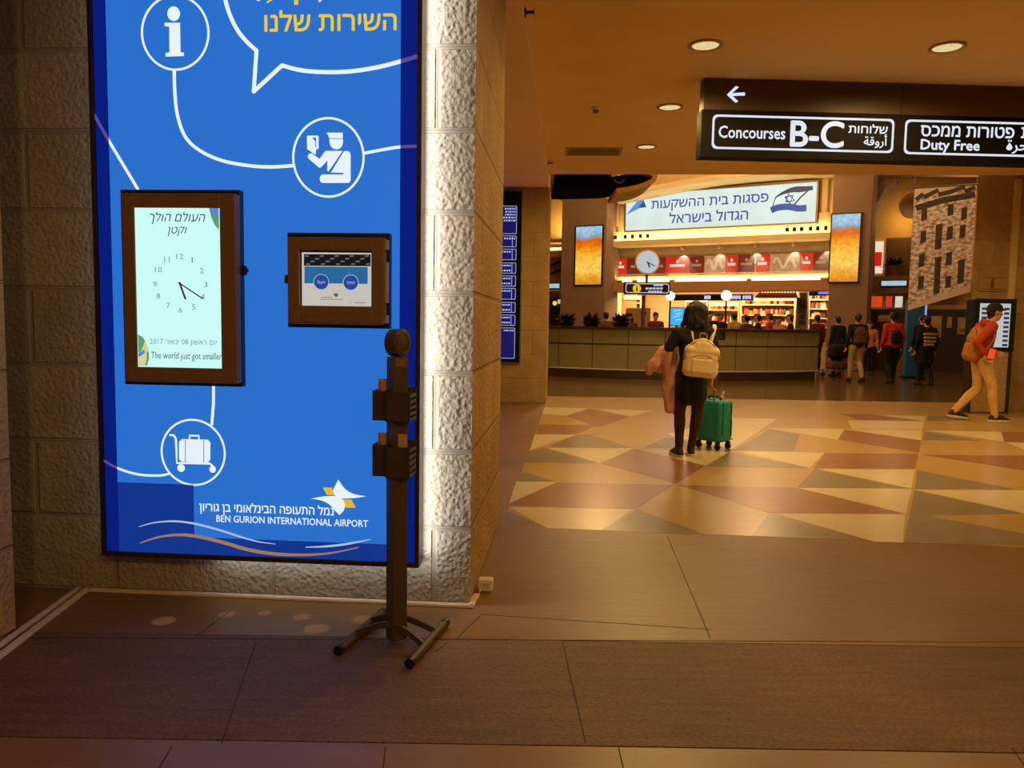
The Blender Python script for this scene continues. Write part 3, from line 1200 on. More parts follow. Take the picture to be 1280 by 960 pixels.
mb.prism([qs(*p) for p in [(116, 670), (135, 678), (147, 695), (140, 720), (128, 745), (118, 748)]], s0_ - 0.0005, s1_ - 0.0005, 0)
mb.prism([qs(*p) for p in [(118, 750), (130, 745), (144, 735), (146, 752), (132, 762), (118, 768)]], s0_ - 0.0005, s1_ - 0.0005, 1)
mb.prism([qs(*p) for p in [(154, 745), (164, 748), (165, 775), (157, 806), (148, 806), (156, 775)]], s0_ - 0.0005, s1_ - 0.0005, 0)
mb.build('globe_picture', gm, scr)

# ------------------------------------------------------------------ touch screen on the light box
kio = thing('touch_screen_terminal', 'small landscape brown framed touch screen with two round buttons on the blue panel', 'screen', A.P, YAW)
bo = avgrect(A, (358.5, 290), (487.5, 292), (487.5, 412), (360, 408), TM)
be = avgrect(A, (359, 296), (480, 297), (482, 405), (359.5, 404), TFt)
sc = avgrect(A, (373.6, 312.4), (464.4, 313), (464.4, 383), (374, 382), TFt)
mb = MB()
mb.box(bo[0], bo[1], TM, TB, bo[2], bo[3], 0.004)
mb.build('housing', m_black, kio)
mb = MB()
picture_frame(mb, be, sc, TFt, TM, 0.005)
mb.box(be[0] + 0.006, be[1] - 0.006, TFt - 0.004, TFt + 0.02, be[2] - 0.004, be[2] + 0.028, 0.008)
mb.build('bezel', m_bez, kio)
mb = MB()
for ya_, yb_ in ((300, 312), (328, 379), (394, 404)):
    z0, z1 = A.px(484, yb_, TFt + 0.02)[1], A.px(484, ya_, TFt + 0.02)[1]
    mb = MB()
    mb.box(be[1] - 0.002, be[1] + 0.009, TFt + 0.012, TFt + 0.045, z0, z1)
    mb.build('side_strip', M('strip_grey', (170, 168, 166), 0.4), kio)
mb = MB()
q = A.px(356, 349, TM + 0.01)
mb.box(bo[0] - 0.016, bo[0], TM + 0.004, TM + 0.03, q[1] - 0.02, q[1] + 0.02, 0.004)
mb.build('lock', m_black, kio)
TS = TFt + 0.022
mb = MB()
mb.box(sc[0] - 0.01, sc[1] + 0.01, TS + 0.003, TM - 0.001, sc[2] - 0.01, sc[3] + 0.01)
mb.build('screen_recess', m_black, kio)
qk = lambda a, b: A.px(350 + a / 6.86, 280 + b / 6.86, TS)
s0_, s1_ = TS - 0.001, TS
k = avgrect(A, (377.4, 315), (464, 316.5), (464, 384), (377.4, 381), TS)
mb = MB()
mb.box(k[0], k[1], TS, TS + 0.0025, k[2], k[3])
scr = mb.build('screen', E('screen_grey_white', (205, 200, 190), 0.9), kio)
m_kb = E('screen_black', (16, 18, 22), 1.0)
m_key = E('screen_key_grey', (92, 96, 100), 1.0)
mb = MB()
mb.prism([qk(205, 258), qk(778, 262), qk(778, 362), qk(205, 358)], s0_, s1_, 0)
for r in range(4):
    for c_ in range(13):
        x = 214 + c_ * 43 + r * 4
        y = 268 + r * 23
        mb.prism([qk(x, y), qk(x + 34, y), qk(x + 30, y + 14), qk(x - 4, y + 14)], s0_ - 0.0008, s0_, 1 if (r + c_) % 3 else 2)
mb.build('keyboard_picture', [m_kb, m_kb, m_key], scr)
mb = MB()
mb.prism([qk(210, 364), qk(752, 368), qk(752, 514), qk(210, 508)], s0_, s1_, 0)
mb.build('blue_banner', E('screen_blue', (38, 108, 160), 0.9, 0.15, 40), scr)
m_btn = E('screen_button_blue', (34, 70, 150), 1.0)
for (a, b, txt) in ((355, 497, 'Start'), (608, 502, he('התחל'))):
    mb = MB()
    r = 62 / 6.86 * PXM
    mb.disc(qk(a, b), r, r, s0_ - 0.0012, s1_)
    bt = mb.build('round_button', m_btn, scr)
    mb = MB()
    mb.ring(qk(a, b), r, r, 0.003, s0_ - 0.0016, s0_ - 0.0011, 32)
    text_into(mb, txt, qk(a - 34, b)[0], qk(a + 34, b)[0], qk(a, b + 14)[1], qk(a, b - 14)[1], s0_ - 0.002, s1_, bold=0.01)
    mb.build('button_lettering', E('screen_pale_blue', (170, 190, 225), 0.9), bt)
mb = MB()
mb.prism([qk(458, 605), qk(478, 590), qk(503, 606), qk(482, 630)], s0_, s1_)
for (x0, x1, y) in ((358, 452, 630), (345, 540, 646), (598, 612, 672), (640, 735, 676)):
    n_ = max(2, (x1 - x0) // 16)
    for i in range(n_):
        xa = x0 + (x1 - x0) * i / n_
        mb.prism([qk(xa, y - 3), qk(xa + (x1 - x0) / n_ * 0.75, y - 3), qk(xa + (x1 - x0) / n_ * 0.75, y + 3), qk(xa, y + 3)], s0_, s1_)
mb.build('small_print', E('screen_small_print', (95, 90, 88), 1.0), scr)

# ------------------------------------------------------------------ leaflet stand
m_std = M('stand_bronze', (82, 62, 44), 0.5, metal=0.15, var=0.06)
SP = on_z(495.5, 803)
st = thing('leaflet_stand', 'dark brown post stand with leaflet pockets and a round head before the blue panel', 'stand', (SP.x, SP.y, 0), 0)
dY = SP.y
def sz(y):
    return on_y(496, y, dY).z
hh = sz(446)
rp = math.radians(38)
RM = Matrix.Rotation(rp, 4, 'Z')
mb = MB()
mb.box(-0.036, 0.036, -0.030, 0.030, 0.02, hh, 0.003, mat=RM)
mb.build('post', m_std, st)
# round head with an oval hollow
mb = MB()
hc = sz(428.5)
hr = (sz(411.5) - sz(446)) / 2
RH = Matrix.Rotation(math.radians(62), 3, 'Z')
def hd(x, y, z):
    return RH @ Vector((x, y, 0)) + Vector((0, 0, z))
mb.cyl(hd(0, -0.026, hc), hd(0, 0.026, hc), hr, n=32)
mb.cyl(hd(0, -0.030, hc), hd(0, -0.026, hc), hr * 0.9, hr, n=32)
head = mb.build('head_disc', m_std, st, autos=35)
mb = MB()
n = 32
for k_ in range(n):
    a, b = 2 * PI * k_ / n, 2 * PI * (k_ + 1) / n
    P = [hd(math.cos(q_) * hr * s_, -0.0325, hc + math.sin(q_) * hr * s_ * 1.0) for q_, s_ in ((a, 0.62), (b, 0.62), (b, 0.74), (a, 0.74))]
    P2 = [p + RH @ Vector((0, 0.004, 0)) for p in P]
    va = [mb.bm.verts.new(p) for p in P]
    vb = [mb.bm.verts.new(p) for p in P2]
    mb.bm.faces.new(va)
    for i in range(4):
        mb.bm.faces.new((va[i], vb[i], vb[(i + 1) % 4], va[(i + 1) % 4]))
mb.build('head_ring', M('stand_edge', (96, 76, 54), 0.4, metal=0.2), head)
mb = MB()
zc = sz(453)
mb.box(-0.028, 0.028, -0.0335, -0.030, zc - 0.016, zc + 0.016, mat=RM)
mb.build('name_plate', M('plate_bronze', (120, 92, 62), 0.4), st)
# pockets: one on the left of the post, one slatted on the right, at two heights
m_pk = M('pocket_brown', (64, 47, 34), 0.5, var=0.06)
def pocket(x0, x1, y0, y1, z0, z1, slats, rot):
    mb = MB()
    th = 0.004
    mb.box(x0, x1, y0, y0 + th, z0, z1, mat=rot)
    mb.box(x0, x1, y1 - th, y1, z0, z1 + 0.015, mat=rot)
    mb.box(x0, x1, y0, y1, z0, z0 + th, mat=rot)
    mb.box(x0, x0 + th, y0, y1, z0, z1, mat=rot)
    if slats:
        nz = 5
        for i in range(nz):
            a = z0 + (z1 - z0) * i / nz
            mb.box(x1 - th, x1, y0, y1, a, a + (z1 - z0) / nz * 0.62, mat=rot)
        mb.box(x1 - th, x1, y0, y0 + 0.01, z0, z1, mat=rot)
        mb.box(x1 - th, x1, y1 - 0.01, y1, z0, z1, mat=rot)
    else:
        mb.box(x1 - th, x1, y0, y1, z0, z1, mat=rot)
    return mb
RP = Matrix.Rotation(math.radians(-6), 4, 'Z')
zz = [(sz(525), sz(488)), (sz(594), sz(555))]
pk = []
for (z0, z1) in zz:
    pocket(-0.099, -0.036, -0.034, 0.06, z0, z1, False, RP).build('leaflet_pocket', m_pk, st)
    pocket(-0.034, 0.07, -0.068, 0.055, z0, z1 - 0.002, True, RP).build('leaflet_pocket', m_pk, st)
# feet: two tubes joined to the post by arched bars
fa, fb_ = on_z(424, 812, 0.022), on_z(478, 766, 0.022)
ga, gb = on_z(513, 828, 0.022), on_z(556, 779, 0.022)
for (a, b) in ((fa, fb_), (ga, gb)):
    mb = MB()
    a, b = Vector(a) - Vector((SP.x, SP.y, 0)), Vector(b) - Vector((SP.x, SP.y, 0))
    mb.cyl(a, b, 0.020, n=16)
    ft = mb.build('foot_tube', m_std, st, autos=40)
    mb = MB()
    d = (b - a).normalized()
    mb.cyl(a - d * 0.012, a + d * 0.012, 0.0215, n=16)
    mb.build('end_cap', m_black, ft, autos=40)
    mb = MB()
    mb.cyl(b - d * 0.012, b + d * 0.012, 0.0215, n=16)
    mb.build('end_cap', m_black, ft, autos=40)
off = Vector((SP.x, SP.y, 0))
for f0 in (0.36, 0.72):
    L_ = fa.lerp(fb_, f0) - off
    R_ = ga.lerp(gb, f0) - off
    mb = MB()
    arc = []
    for i in range(13):
        k_ = i / 12
        p = L_.lerp(R_, k_)
        p = p + (Vector((0, 0, 0)) - L_.lerp(R_, 0.5)) * 0.35 * math.sin(PI * k_)
        arc.append(Vector((p.x, p.y, 0.03 + 0.055 * math.sin(PI * k_))))
    for p, q in zip(arc, arc[1:]):
        d = (q - p)
        nrm = Vector((-d.y, d.x, 0)).normalized() * 0.006
        up = Vector((0, 0, 0.028))
        va = [mb.bm.verts.new(x) for x in (p - nrm - up / 2, p + nrm - up / 2, p + nrm + up / 2, p - nrm + up / 2)]
        vb = [mb.bm.verts.new(x) for x in (q - nrm - up / 2, q + nrm - up / 2, q + nrm + up / 2, q - nrm + up / 2)]
        for i in range(4):
            mb.bm.faces.new((va[i], vb[i], vb[(i + 1) % 4], va[(i + 1) % 4]))
        mb.bm.faces.new(va[::-1])
        mb.bm.faces.new(vb)
    mb.build('arched_bar', m_std, st)
# leaflets standing in the pockets
m_leaf = M('leaflet_paper', (196, 158, 116), 0.6, var=0.05)
m_leaf2 = M('leaflet_print', (150, 104, 70), 0.6)
def leaflet(x0, x1, yy, z0, z1, label):
    mb = MB()
    for i in range(3):
        mb.box(x0 + i * 0.003, x1 - i * 0.002, yy + i * 0.004, yy + i * 0.004 + 0.0022, z0, z1 - i * 0.004, mat=RP)
    o = mb.build('leaflet', m_leaf, loc=(SP.x, SP.y, 0))
    tag(o, label, 'leaflet', 'leaflets in the post stand')
    mb = MB()
    mb.box(x0 + 0.006, x0 + 0.012, yy - 0.0004, yy, z0 + 0.05, z1 - 0.012, mat=RP)
    mb.build('printed_stripe', m_leaf2, o)
leaflet(-0.090, -0.046, 0.02, zz[0][0] + 0.006, sz(474), 'folded cream leaflet in the upper left pocket of the stand')
leaflet(-0.090, -0.046, 0.02, zz[1][0] + 0.006, sz(542), 'folded cream leaflet in the lower left pocket of the stand')
leaflet(0.0, 0.05, -0.03, zz[1][0] + 0.006, sz(541), 'folded leaflets in the lower right slatted pocket of the stand')

# ------------------------------------------------------------------ cable ducts, adapter
m_duct = M('duct_white', (214, 190, 168), 0.5, var=0.05)


def duct(pp, wd=0.032, h=0.016, parent=None):
    mb = MB()
    for a, b in zip(pp, pp[1:]):
        a, b = Vector((a[0], a[1], 0)), Vector((b[0], b[1], 0))
        d = b - a
        ang = math.atan2(d.y, d.x)
        mt = Matrix.Translation(a) @ Matrix.Rotation(ang, 4, 'Z')
        mb.box(-wd / 2, d.length + wd / 2, -wd / 2, wd / 2, 0.0012, h, 0.003, mat=mt)
        mb.box(0, d.length, -wd * 0.32, wd * 0.32, h - 0.001, h + 0.002, 0.001, mat=mt)
    return mb


n_off = A.v * -0.02
c0 = A.w(-0.012, -0.024, 0)
c1 = A.w(S_COR + 0.008, -0.024, 0)
c2 = A.w(S_COR + 0.018, 0.12, 0)
o = duct([c0, c1, c2]).build('cable_duct', m_duct)
tag(o, 'white cable duct along the foot of the stone wall under the blue panel', 'cable duct')
o = duct([c0 + A.u * -0.02, on_z(-40, 853)]).build('cable_duct', m_duct)
tag(o, 'nearer of two white cable ducts slanting to the left picture edge', 'cable duct', 'slanting cable ducts')
o = duct([c0 + A.u * -0.07 + A.v * 0.0, on_z(-60, 853)], 0.026).build('cable_duct', m_duct)
tag(o, 'farther of two white cable ducts slanting to the left picture edge', 'cable duct', 'slanting cable ducts')
ad = on_z(606, 737)
adp = thing('power_adapter', 'small white power adapter on the floor beside the pillar corner', 'adapter', (ad.x, ad.y, 0), YAW)
mb = MB()
mb.box(-0.032, 0.042, -0.03, 0.03, 0.0, 0.062, 0.006)
mb.build('case', m_white, adp)
mb = MB()
mb.box(-0.02, 0.03, -0.0315, -0.029, 0.02, 0.045, 0.001)
mb.build('rating_label', M('label_grey', (190, 180, 165), 0.5), adp)
mb = MB()
cw = c2 - Vector((ad.x, ad.y, 0))
cl = Matrix.Rotation(-YAW, 3, 'Z') @ Vector((cw.x, cw.y, 0))
mb.tube(spline([(-0.01, -0.03, 0.03), (-0.02, -0.06, 0.012), (cl.x + 0.01, cl.y + 0.03, 0.006), (cl.x, cl.y, 0.012)]), 0.0035)
mb.build('cable', m_white, adp, smooth=True)

# small patches of light thrown on the floor by unseen spots added over the box
for (x, y, a_) in [(283, 768, 1.5), (331, 766, 1.2), (377, 771, 1.5), (395, 786, 2.1), (452, 774, 1.7), (205, 776, 1.9)]:
    P = on_z(x, y)
    spot('added_beam_light', P + Vector((0.02, -0.06, 3.4)), P, 150.0, (1.0, 0.86, 0.62), math.radians(a_), 0.35, 0.006)

# ------------------------------------------------------------------ ceiling fittings
m_lamp = E('lamp_glow', (240, 214, 150), 0.9, 0.3, 30)
m_ring = M('lamp_ring', (190, 160, 120), 0.4, metal=0.3)
mb = MB()
n = 32
proto = None
labs = ['round recessed ceiling lamp nearest above the left end of the black sign', 'round recessed ceiling lamp above the black sign at the right',
        'round recessed ceiling lamp second back in the left row', 'smallest round recessed ceiling lamp farthest back in the left row']
for (x, y), lb in zip([(882, 56), (1184, 58.5), (837.5, 133.5), (808, 183)], labs):
    P = on_z(x, y, CEIL)
    if proto is None:
        proto = thing('ceiling_lamp', lb, 'ceiling lamp', P, 0, 'recessed ceiling lamps')
        mb = MB()
        mb.lathe([(0.135, -0.001), (0.15, -0.004), (0.155, -0.012), (0.128, -0.016), (0.122, -0.004)], n=n)
        mb.build('trim_ring', m_ring, proto, smooth=True)
        mb = MB()
        mb.lathe([(0.124, -0.002), (0.12, -0.007), (0.05, -0.012), (0.001, -0.013)], n=n)
        mb.build('diffuser', m_lamp, proto, smooth=True)
    else:
        dup(proto, P, 0, lb)
    spot('ceiling_and_fill_light', (P.x, P.y, CEIL - 0.06), (P.x, P.y, 0), DOWN_W, AMBER, math.radians(172), 0.35, 0.12)
P = on_z(745, 134, CEIL)
sd = thing('smoke_detector', 'small pale smoke detector on the ceiling left of the lamps', 'smoke detector', P)
mb = MB()
mb.lathe([(0.055, -0.001), (0.055, -0.025), (0.045, -0.035), (0.001, -0.037)])
mb.build('base', m_white, sd, autos=40)
mb = MB()
mb.lathe([(0.034, -0.036), (0.034, -0.06), (0.02, -0.07), (0.001, -0.071)])
mb.build('sensor', M('sensor_brown', (110, 84, 60), 0.5), sd, autos=40)
P = on_z(742, 189, CEIL)
vt = thing('ceiling_vent', 'flat square ventilation grille in the ceiling near the far pillar', 'vent', P, YAW)
mb = MB()
picture_frame_pts = None
mb.box(-0.42, 0.42, -0.25, 0.25, -0.014, -0.0005, 0.003)
mb.build('vent_frame', M('vent_paint', (168, 142, 112), 0.6), vt)
mb = MB()
for i in range(9):
    y = -0.2 + i * 0.05
    mb.box(-0.37, 0.37, y - 0.008, y + 0.008, -0.02, -0.013)
mb.build('louvre', M('vent_slat', (140, 116, 92), 0.6), vt)
# side wall sprinklers on the fascia
for (x, y, lb) in [(655, 68, 'nearer dark sprinkler nozzle on the left ceiling edge'), (685, 197, 'farther dark sprinkler nozzle on the left ceiling edge above the far pillar')]:
    B = Frame(A.w(2.0, 0, 0), YAW + PI / 2)
    s_, z_ = B.px(x, y)
    P = B.w(s_, 0, min(max(z_, SOFF + 0.05), CEIL - 0.04))
    sp_ = thing('sprinkler', lb, 'sprinkler', P, YAW, 'fascia sprinklers')
    mb = MB()
    mb.cyl((0, 0, 0), (0.012, 0, 0), 0.035, n=16)
    mb.cyl((0.012, 0, 0), (0.07, 0, 0), 0.012, n=12)
    mb.build('nozzle', m_blackmet, sp_, autos=40)
    mb = MB()
    mb.box(0.068, 0.074, -0.026, 0.026, -0.026, 0.026, 0.003)
    mb.build('deflector', m_blackmet, sp_)

# ------------------------------------------------------------------ hanging sign
h0 = on_z(885, 97, CEIL)
h1 = on_z(1280, 108, CEIL)
Hs = Frame(h0, math.atan2(h1.y - h0.y, h1.x - h0.x))
m_sb = M('sign_brown', (74, 52, 34), 0.5, var=0.04)
m_swh = E('sign_white', (226, 232, 246), 0.95)
m_sbl = M('sign_black', (10, 9, 10), 0.7, spec=0.15)
zb = (Hs.px(880, 196)[1] + Hs.px(1280, 206)[1]) / 2
zm = (Hs.px(884, 137)[1] + Hs.px(1270, 147)[1]) / 2
sL = Hs.px(879, 150)[0]
sR = Hs.px(1500, 150)[0]
hs = thing('overhead_sign', 'long black and brown wayfinding sign hanging from the ceiling at upper right', 'sign', Hs.P, Hs.yaw)
mb = MB()
mid = Hs.px(1128, 120)[0]
mb.box(sL, mid - 0.003, 0, 0.16, zm, CEIL - 0.001, 0.004)
mb.box(mid + 0.003, sR, 0, 0.16, zm, CEIL - 0.001, 0.004)
mb.build('upper_casing', m_sb, hs)
mb = MB()
mb.box(sL - 0.02, sR, -0.012, 0.17, zb, zm, 0.004)
mb.build('black_panel', m_sbl, hs)
qh = lambda a, b: Hs.px(860 + a / 3.048, 80 + b / 3.048, -0.012)
y0_, y1_ = -0.0145, -0.013


def rr_outline(mb, x0, x1, z0, z1, r, wd, y0, y1, mi=0):
    pts = []
    for cx, cz, a0_ in ((x1 - r, z1 - r, 0), (x0 + r, z1 - r, 90), (x0 + r, z0 + r, 180), (x1 - r, z0 + r, 270)):
        for i in range(5):
            a = math.radians(a0_ + 90 * i / 4)
            pts.append((cx + r * math.cos(a), cz + r * math.sin(a)))
    n = len(pts)
    cx, cz = (x0 + x1) / 2, (z0 + z1) / 2
    hx, hz = (x1 - x0) / 2, (z1 - z0) / 2
    inn = [(cx + (p[0] - cx) * (hx - wd) / hx, cz + (p[1] - cz) * (hz - wd) / hz) for p in pts]
    for i in range(n):
        j = (i + 1) % n
        mb.prism([pts[i], pts[j], inn[j], inn[i]], y0, y1, mi)


mb = MB()
x0, x1 = qh(92, 250)[0], qh(784, 270)[0]
zt, zbb = (qh(92, 190)[1] + qh(784, 212)[1]) / 2, (qh(92, 322)[1] + qh(784, 341)[1]) / 2
rr_outline(mb, x0, x1, zbb, zt, 0.05, 0.022, y0_, y1_)
x2 = qh(825, 270)[0]
rr_outline(mb, x2, Hs.px(1440, 180)[0], zbb - 0.006, zt - 0.0, 0.05, 0.022, y0_, y1_)
mb.build('outline', m_swh, hs)
mb = MB()
text_into(mb, 'Concourses', qh(117, 265)[0], qh(370, 265)[0], qh(243, 284)[1], qh(243, 238)[1], y0_, y1_, bold=0.022)
mb.build('lettering', m_swh, hs)
mb = MB()
text_into(mb, 'B-C', qh(392, 265)[0], qh(592, 265)[0], qh(490, 316)[1], qh(490, 219)[1], y0_, y1_, bold=0.03, res=8)
mb.build('lettering', m_swh, hs)
mb = MB()
text_into(mb, he('שלוחות'), qh(612, 250)[0], qh(760, 250)[0], qh(690, 264)[1], qh(690, 230)[1], y0_, y1_, bold=0.025)
mb.build('lettering', m_swh, hs)
mb = MB()
text_into(mb, '\ufe94\ufed7\ufeed\ufead\ufe83', qh(670, 295)[0], qh(757, 295)[0], qh(712, 320)[1], qh(712, 268)[1], y0_, y1_, bold=0.015)
mb.build('lettering', m_swh, hs)
mb = MB()
text_into(mb, he('פטורות ממכס'), qh(887, 258)[0], qh(1242, 262)[0], qh(1060, 279)[1], qh(1060, 238)[1], y0_, y1_, bold=0.03)
mb.build('lettering', m_swh, hs)
mb = MB()
text_into(mb, he('חנויות'), qh(1270, 262)[0], qh(1440, 266)[0], qh(1350, 284)[1], qh(1350, 244)[1], y0_, y1_, bold=0.03)
mb.build('lettering', m_swh, hs)
mb = MB()
text_into(mb, 'Duty Free', qh(887, 310)[0], qh(1110, 312)[0], qh(1000, 340)[1], qh(1000, 290)[1], y0_, y1_, bold=0.028)
mb.build('lettering', m_swh, hs)
mb = MB()
text_into(mb, '\ufe93\ufeae\ufea4\ufedf\ufe8d \ufed5\ufeee\ufeb4\ufedf\ufe8d', qh(1213, 320)[0], qh(1500, 325)[0], qh(1350, 345)[1], qh(1350, 290)[1], y0_, y1_, bold=0.015)
mb.build('lettering', m_swh, hs)
mb = MB()
qa = lambda a, b: Hs.px(860 + a / 3.048, 80 + b / 3.048, -0.002)
mb.prism([qa(*p) for p in [(148, 117), (182, 84), (194, 88), (168, 111), (217, 108), (217, 120), (170, 122), (192, 143), (180, 147)]], -0.003, -0.0005)
mb.build('arrow', m_swh, hs)

# ------------------------------------------------------------------ blue directory board on the far pillar
TBd = T_FAR - 0.06
db = thing('directory_board', 'narrow blue and black airport directory board on the far pillar', 'sign', A.P, YAW)
qd = lambda a, b: A.px(620 + a / 3.84, 230 + b / 3.84, TBd)
dx1 = (qd(135, 30)[0] + qd(112, 860)[0]) / 2
dx0 = dx1 - 0.9
dz0, dz1 = qd(110, 862)[1], qd(130, 28)[1]
mb = MB()
mb.box(dx0, dx1, TBd + 0.004, T_FAR, dz0, dz1, 0.004)
mb.build('frame', m_grey, db)
mb = MB()
mb.box(dx0 + 0.02, dx1 - 0.02, TBd, TBd + 0.006, dz0 + 0.02, dz1 - 0.02)
mb.build('backing', m_sbl, db)
m_dblue = E('directory_blue', (18, 18, 108), 0.75, 0.25, 4)
m_dwhite = E('directory_white', (190, 200, 250), 0.8)
rx1 = dx1 - 0.10
for i, (ya_, yb_) in enumerate([(105, 240), (248, 303), (312, 365), (378, 430), (440, 492), (500, 555), (567, 618), (628, 680), (690, 838)]):
    z1_, z0_ = qd(90, ya_)[1], qd(90, yb_)[1]
    mb = MB()
    mb.box(dx0 + 0.05, rx1, TBd - 0.003, TBd - 0.0005, z0_, z1_)
    fld = mb.build('directory_field', m_dblue, db)
    mb = MB()
    rr_outline(mb, dx0 + 0.05, rx1, z0_, z1_, 0.02, 0.008, TBd - 0.005, TBd - 0.0032)
    if 0 < i < 8:
        mb.box(rx1 - 0.075, rx1 - 0.067, TBd - 0.005, TBd - 0.0032, z0_, z1_)
    rows = 5 if i == 0 else (2 if i in (3, 4, 6, 7) else 1)
    for r in range(rows):
        zr = z1_ - 0.05 - r * (0.05 if i == 0 else 0.085)
        xr = rx1 - 0.02 if i in (0, 1, 8) else rx1 - 0.09
        for kq in range(5):
            ww = random.uniform(0.025, 0.05)
            mb.prism([(xr - ww, zr - 0.012), (xr - 0.008, zr - 0.012), (xr, zr + 0.014), (xr - ww + 0.008, zr + 0.014)], TBd - 0.005, TBd - 0.0032)
            xr -= ww + 0.006
    mb.build('field_print', m_dwhite, fld)

# ------------------------------------------------------------------ the hall beyond: facade with lit bands
Fc = Frame((3.72, 30.3), math.radians(-30))
fz = lambda y, x=900, t=0.0: Fc.px(x, y, t)[1]
fs = lambda x, y=330, t=0.0: Fc.px(x, y, t)[0]
sA, sB = fs(752), fs(1044)
m_shopw = M('shop_fascia', (176, 130, 78), 0.7, var=0.05)
m_stripE = E('cove_light', (255, 224, 140), 2.2)
m_tubeE = E('tube_light', (255, 240, 190), 2.6)
zc1 = fz(299)
mb = MB()
mb.box(sA - 0.25, sB + 0.1, 0.25, 0.7, zc1, 9.0)
o = mb.build('wall_back', m_cream, loc=Fc.P, rz=Fc.yaw)
structure(o, 'cream upper wall of the hall behind the white lit sign', 'wall')
mb = MB()
mb.box(sA - 0.25, sB, -0.25, 0.7, fz(304), fz(299))
mb.box(sA - 0.25, sB, -0.25, -0.19, fz(299), fz(297))
o = mb.build('trim_2', m_cream, loc=Fc.P, rz=Fc.yaw)
structure(o, 'cream ledge with hidden cove light under the white lit sign', 'trim')
cv = thing('cove_light', 'glowing cove light along the ledge under the white lit sign', 'light strip', Fc.P, Fc.yaw)
for (a, b) in ((758, 796), (802, 826), (831, 893), (898, 1038)):
    mb = MB()
    mb.box(fs(a, 295), fs(b, 291), -0.12, 0.2, fz(298.5), fz(294.5) , 0.02)
    mb.build('light_segment', m_stripE, cv)
area('cove_glow', Fc.w((sA + sB) / 2, 0.0, fz(293)), Vector((0, 0, 1)) + Fc.v * 0.6, sB - sA, 0.3, 160, (1.0, 0.72, 0.32)).rotation_euler = (Matrix.Rotation(Fc.yaw, 3, 'Z') @ Matrix.Rotation(PI + math.radians(-25), 3, 'X')).to_euler()
# frieze
m_fr = M('frieze_grey', (150, 128, 96), 0.7, var=0.1, scale=2)
mb = MB()
mb.box(sA - 0.25, sB, 0.5, 0.8, fz(353), fz(304))
o = mb.build('trim_3', m_fr, loc=Fc.P, rz=Fc.yaw)
structure(o, 'grey frieze wall carrying the row of red advertising boards', 'trim')
mb = MB()
mb.box(sA - 0.25, sB, -0.1, 0.8, fz(364), fz(353))
mb.box(sA - 0.25, sB, -0.1, -0.04, fz(353), fz(351.5))
o = mb.build('trim_4', m_shopw, loc=Fc.P, rz=Fc.yaw)
structure(o, 'tan fascia beam above the bright shop fronts', 'trim')
m_redb = E('ad_red', (212, 34, 18), 0.95, 0.2, 3)
m_redk = E('ad_maroon', (124, 24, 14), 0.8, 0.3, 3)
m_foodb = E('ad_food', (196, 140, 92), 0.75, 0.6, 5)
m_adw = E('ad_white', (250, 226, 200), 0.9)
xs = [752, 768, 783, 815, 832, 862, 880, 907, 922, 944, 962, 1000, 1016, 1036]
kinds = ['food', 'red', 'dark', 'dark', 'red', 'dark', 'food', 'red', 'dark', 'red', 'food', 'red', 'dark']
adl = {'red': 'bright red advertising board', 'dark': 'dark maroon advertising board', 'food': 'advertising board with a pale food picture'}
posn = ['first', 'second', 'third', 'fourth', 'fifth', 'sixth', 'seventh', 'eighth', 'ninth', 'tenth', 'eleventh', 'twelfth', 'thirteenth']
for i, kd in enumerate(kinds):
    a, b = fs(xs[i], 330, 0.45), fs(xs[i + 1], 330, 0.45)
    z0, z1 = fz(340.5, 900, 0.45), fz(319.5, 900, 0.45)
    bd = thing('advertising_board', adl[kd] + ' on the frieze, %s from the left' % posn[i], 'advertising board', Fc.P, Fc.yaw, 'red advertising boards on the frieze')
    mb = MB()
    mb.box(a + 0.01, b - 0.01, 0.46, 0.5, z0, z1, 0.004)
    mb.build('board', {'red': m_redb, 'dark': m_redk, 'food': m_foodb}[kd], bd)
    if kd in ('red', 'dark'):
        mb = MB()
        cx, w_ = (a + b) / 2, (b - a) * 0.32
        zc_ = (z0 + z1) / 2
        for kq in range(7):
            xx = cx - w_ + 2 * w_ * kq / 7
            mb.box(xx, xx + 2 * w_ / 7 * 0.8, 0.452, 0.459, zc_ - 0.07, zc_ + 0.03)
        mb.disc((cx, zc_ + 0.13), 0.05, 0.06, 0.452, 0.459, 10)
        mb.build('board_print', m_adw if kd == 'red' else m_foodb, bd)
    else:
        mb = MB()
        cx, zc_ = (a + b) / 2, (z0 + z1) / 2
        wv = [(a + (b - a) * (0.12 + 0.76 * q_ / 12), z0 + (z1 - z0) * (0.5 + 0.28 * math.sin(q_ * 0.9))) for q_ in range(13)]
        mb.ribbon(spline(wv, 3), 0.09, 0.455, 0.459, 0)
        mb.build('board_print', E('ad_cream', (226, 180, 130), 0.8), bd)
